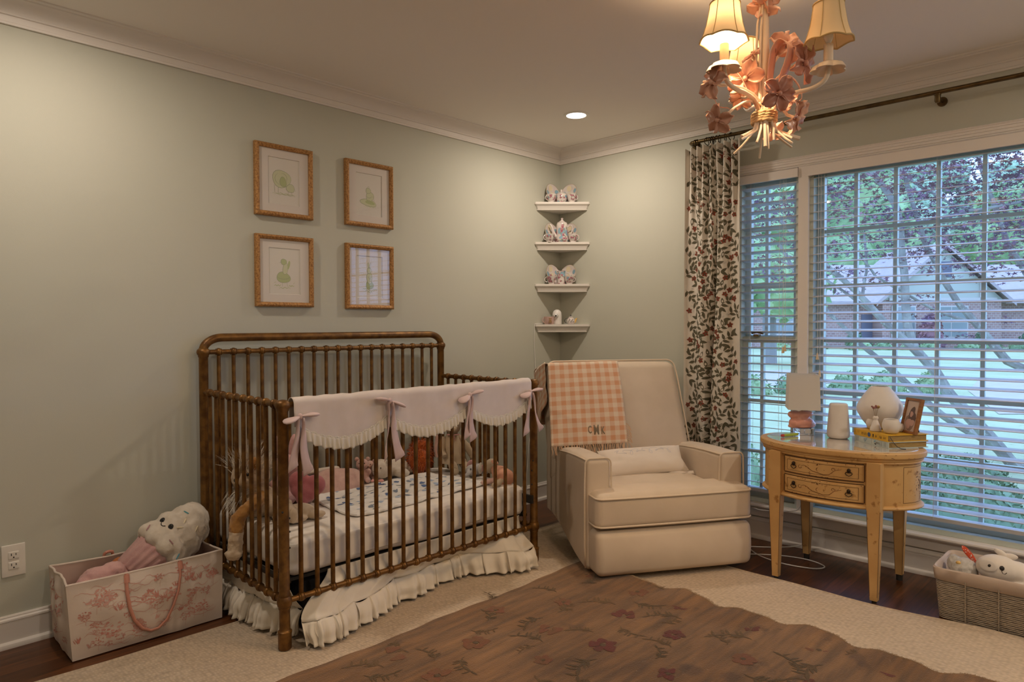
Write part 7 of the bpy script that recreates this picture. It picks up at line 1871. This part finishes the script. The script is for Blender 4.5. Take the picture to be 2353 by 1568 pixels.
for r_, f, lit in arms:
    L = math.hypot(r_, f); dr, df = r_ / L, f / L; A = lambda q, z: cp(dr * q, df * q, z)
    m = MB(); path = [A(.018, 1.745 if False else 1.79), A(.022, 1.815), A(.045, 1.845), A(.085, 1.858), A(.125, 1.862), A(.155, 1.875), A(L - .002, 1.895), A(L, 1.915), A(L, 1.928)]
    sm = []
    for i in range(len(path) - 1):
        p0, p1, p2, p3 = path[max(0, i - 1)], path[i], path[i + 1], path[min(len(path) - 1, i + 2)]
        for j in range(5):
            t = j / 5; sm.append(.5 * ((2 * p1) + (p2 - p0) * t + (2 * p0 - 5 * p1 + 4 * p2 - p3) * t * t + (3 * p1 - p0 - 3 * p2 + p3) * t ** 3))
    sm.append(path[-1]); m.tube(sm, .0065, 10); ar = m.build('arm', M_enam, CH_)
    c_ = A(L, 0); m = MB()
    m.lathe([(.0, 1.922), (.014, 1.924), (.036, 1.914), (.043, 1.904), (.0445, 1.905), (.037, 1.918), (.014, 1.930), (0, 1.930)], 48, 0, at((c_.x, c_.y, 0)), wob=lambda a, z: 1 + ((.30 * abs(math.sin(2.5 * a)) ** .6 - .18) if z < 1.92 else 0)); m.build('drip_pan', M_enam, ar)
    MB().lathe([(0, 1.928), (.0125, 1.928), (.0125, 1.975), (.0115, 1.977), (.006, 1.978), (0, 1.978)], 20, 0, at((c_.x, c_.y, 0))).build('candle_sleeve', M_enam, ar)
    MB().lathe([(0, 1.977), (.006, 1.980), (.013, 1.995), (.0125, 2.005), (.007, 2.022), (.002, 2.034), (0, 2.035)], 16, 0, at((c_.x, c_.y, 0))).build('bulb', M_bulb if lit else M_bulb0, ar)
    # six panelled bell shade with scalloped rim
    tilt = Matrix.Translation((c_.x, c_.y, 2.03)) @ Matrix.Rotation(math.radians(3 if lit else -2), 4, 'Y') @ Matrix.Translation((-c_.x, -c_.y, -2.03))
    def sw(a, z): return 1 - .05 * abs(math.sin(3 * a)) ** .7 * max(0, min(1, (2.06 - z) / .09)) + 0
    pr = [(.0650, 1.984), (.0610, 1.992), (.0545, 2.008), (.0480, 2.030), (.0435, 2.055), (.0405, 2.075), (.0395, 2.088)]
    m = MB(); vs = []; fs = []; n = 48
    for j, (q, z) in enumerate(pr):
        for i in range(n):
            a = 2 * PI * i / n; dz = (.006 * (abs(math.sin(3 * a)) - .5)) * max(0, 1 - j / 2) ; vs.append(V(c_.x + q * sw(a, z) * math.cos(a), c_.y + q * sw(a, z) * math.sin(a), z + dz))
    for j in range(len(pr) - 1):
        for i in range(n): fs.append((j * n + i, j * n + (i + 1) % n, (j + 1) * n + (i + 1) % n, (j + 1) * n + i))
    m.add(vs, fs, 0, None, tilt); sh_ = m.build('lamp_shade', M_lamp, ar, angle=180)
    m = MB()
    for j in (0, len(pr) - 1): m.tube([tilt @ vs[j * n + i] for i in range(n)], .0026, 6, closed=True)
    for k in range(6):
        i = k * 8; m.tube([tilt @ (vs[j * n + i] + (vs[j * n + i] - V(c_.x, c_.y, vs[j * n + i].z)).normalized() * .0006) for j in range(len(pr))], .0012, 5)
    m.build('shade_trim', M_trimc, sh_)
    if lit:
        ld = bpy.data.lights.new('bulb_light', 'POINT'); ld.energy = BULB_W; ld.color = BULB; ld.shadow_soft_size = .012
        o = link(bpy.data.objects.new('bulb_light', ld)); o.parent = ar; o.location = V(c_.x, c_.y, 2.056) - SHIFT[CH_.name]
random.seed(41)
def tail(pts, r_): MB().tube(pts, r_, 8).build('splayed_stem', M_enam, CH_)
for k, (a, q, z, r_) in enumerate(((200, .078, 1.738, .0065), (215, .105, 1.722, .0035), (235, .075, 1.712, .0034), (255, .045, 1.706, .0050), (268, .040, 1.700, .0030), (300, .035, 1.728, .0042), (318, .082, 1.712, .0032), (335, .075, 1.732, .0042), (350, .098, 1.735, .0065), (20, .10, 1.724, .0034), (80, .07, 1.70, .003), (140, .09, 1.71, .0035))):
    a = math.radians(a); D = lambda s, z_: cp(math.cos(a) * s, math.sin(a) * s, z_)
    tail([D(.026, 1.80), D(.027, 1.778), D(.034, 1.760), D(lerp(.034, q, .55), lerp(1.760, z, .6)), D(q, z)], r_)
m = MB(); m.lathe([(0, 1.742), (.010, 1.745), (.016, 1.755), (.018, 1.782), (0, 1.783)], 18, 0, at((CCX, CCY, 0))); m.build('finial', M_enam, CH_)
def flower(c_, ax, s, mt_, stem=True, base=None):
    c_ = Vector(c_); F = at(c_, ax); m = MB()
    for i in range(5):
        a = 2 * PI * i / 5 + random.uniform(-.15, .15); cup_ = random.uniform(.1, .5)
        def pet(u, v, a=a, cup_=cup_):
            w = .0165 * s * math.sin(PI * min(1, .06 + .84 * v ** 1.15)) ** .8; q = .004 * s + .036 * s * v
            x, y = q, (u - .5) * 2 * w; z = .010 * s * cup_ * 3 * v - .014 * s * v * v + .0035 * s * math.sin(u * 9 + 1) * v - .004 * s * math.cos((u - .5) * 5) + .003 * s * math.sin(v * 14) * abs(u - .5)
            return F @ Vector((x * math.cos(a) - y * math.sin(a), x * math.sin(a) + y * math.cos(a), z))
        m.grid(pet, 8, 8)
    m.ell(F @ Vector((0, 0, .003 * s)), (.0055 * s, .0055 * s, .006 * s), nu=8, nv=6)
    if stem:
        b0 = base or cp(random.uniform(-.018, .018), random.uniform(-.018, .018), 1.812); d = Vector(ax).normalized()
        e = c_ - d * .03; mid = b0.lerp(e, .5) + V(0, 0, .02)
        m2 = MB(); q = [b0, b0 + V(0, 0, .02)]
        for t in (.25, .5, .75, 1): q.append((b0 + V(0, 0, .03)).lerp(e, t) + V(0, 0, .018 * math.sin(PI * t)))
        q.append(c_); m2.tube(q, [.0034] * (len(q) - 2) + [.0048, .0040], 7); st = m2.build('flower_stem', M_enam, CH_)
        m.build('flower', mt_, st, angle=180, solid=.0012, label='pink metal flower')
    else: m.build('flower', mt_, CH_, angle=180, solid=.0012, label='pink metal flower')
tocam = V(-.70, -.62, -.25)
flower((-1.815, -2.326, 1.846), tocam + V(.1, -.1, 0), 1.25, M_pen2)
flower((-1.724, -2.314, 2.010), V(-.5, -.8, .2), 1.35, M_pen); flower((-1.724, -2.360, 1.945), V(-.2, -.9, -.1), 1.45, M_pen2)
flower((-1.944, -2.191, 1.877), V(-.8, .3, .1), 1.25, M_pen); flower((-1.917, -2.195, 1.779), V(-.8, .3, -.45), 1.1, M_pen); flower((-1.732, -2.342, 1.791), V(.1, -.8, -.45), 1.35, M_pen)
flower((-1.813, -2.225, 1.913), V(-.8, -.3, -.1), 1.35, M_pen); flower((-1.779, -2.230, 1.987), V(-.6, .3, .7), .8, M_pen); flower((-1.665, -2.299, 1.862), V(.5, -.4, -.5), .9, M_pen)
flower((-1.70, -2.16, 1.90), V(.5, .6, .3), 1.0, M_pen); flower((-1.62, -2.22, 1.80), V(.8, .3, -.3), 1.0, M_pen)
for k in range(3):
    a = 2 * PI * k / 3 + .4; flower((CCX + .012 * math.cos(a), CCY + .012 * math.sin(a), 2.13 + .012 * k), V(math.cos(a), math.sin(a), -.35), 1.25, M_pen, stem=False)
def ribbon(name, pts, w, across):
    P = [Vector(p) for p in pts]; sm = []
    for i in range(len(P) - 1):
        p0, p1, p2, p3 = P[max(0, i - 1)], P[i], P[i + 1], P[min(len(P) - 1, i + 2)]
        for j in range(8):
            t = j / 8; sm.append(.5 * ((2 * p1) + (p2 - p0) * t + (2 * p0 - 5 * p1 + 4 * p2 - p3) * t * t + (3 * p1 - p0 - 3 * p2 + p3) * t ** 3))
    sm.append(P[-1]); ac = Vector(across).normalized(); n = len(sm) - 1
    m = MB(); m.grid(lambda u, v: sm[int(round(v * n))] + ac * ((u - .5) * w * min(1, .35 + 3 * min(v, 1 - v))), 3, n); m.build(name, M_pen, CH_, angle=180, solid=.0016, label='pink metal ribbon')
ribbon('ribbon', [cp(.010, -.006, 1.81), cp(.012, -.010, 1.90), cp(.020, -.018, 1.98), cp(.038, -.032, 2.010), cp(.056, -.048, 1.985), cp(.050, -.042, 1.94), cp(.038, -.03, 1.90), cp(.036, -.028, 1.872)], .034, FWv * .62 + RTv * .78)
ribbon('ribbon', [cp(.028, .02, 1.84), cp(.045, .02, 1.90), cp(.075, .02, 1.928), cp(.105, .02, 1.905), cp(.118, .02, 1.868), cp(.110, .02, 1.855)], .026, FWv * .8 + RTv * .4 + V(0, 0, .45))
ribbon('ribbon', [cp(-.03, -.02, 1.82), cp(-.075, -.03, 1.900), cp(-.105, -.03, 1.928), cp(-.140, -.04, 1.905), cp(-.158, -.04, 1.860), cp(-.145, -.04, 1.822), cp(-.115, -.04, 1.815), cp(-.112, -.04, 1.792)], .008, FWv + RTv * .3)
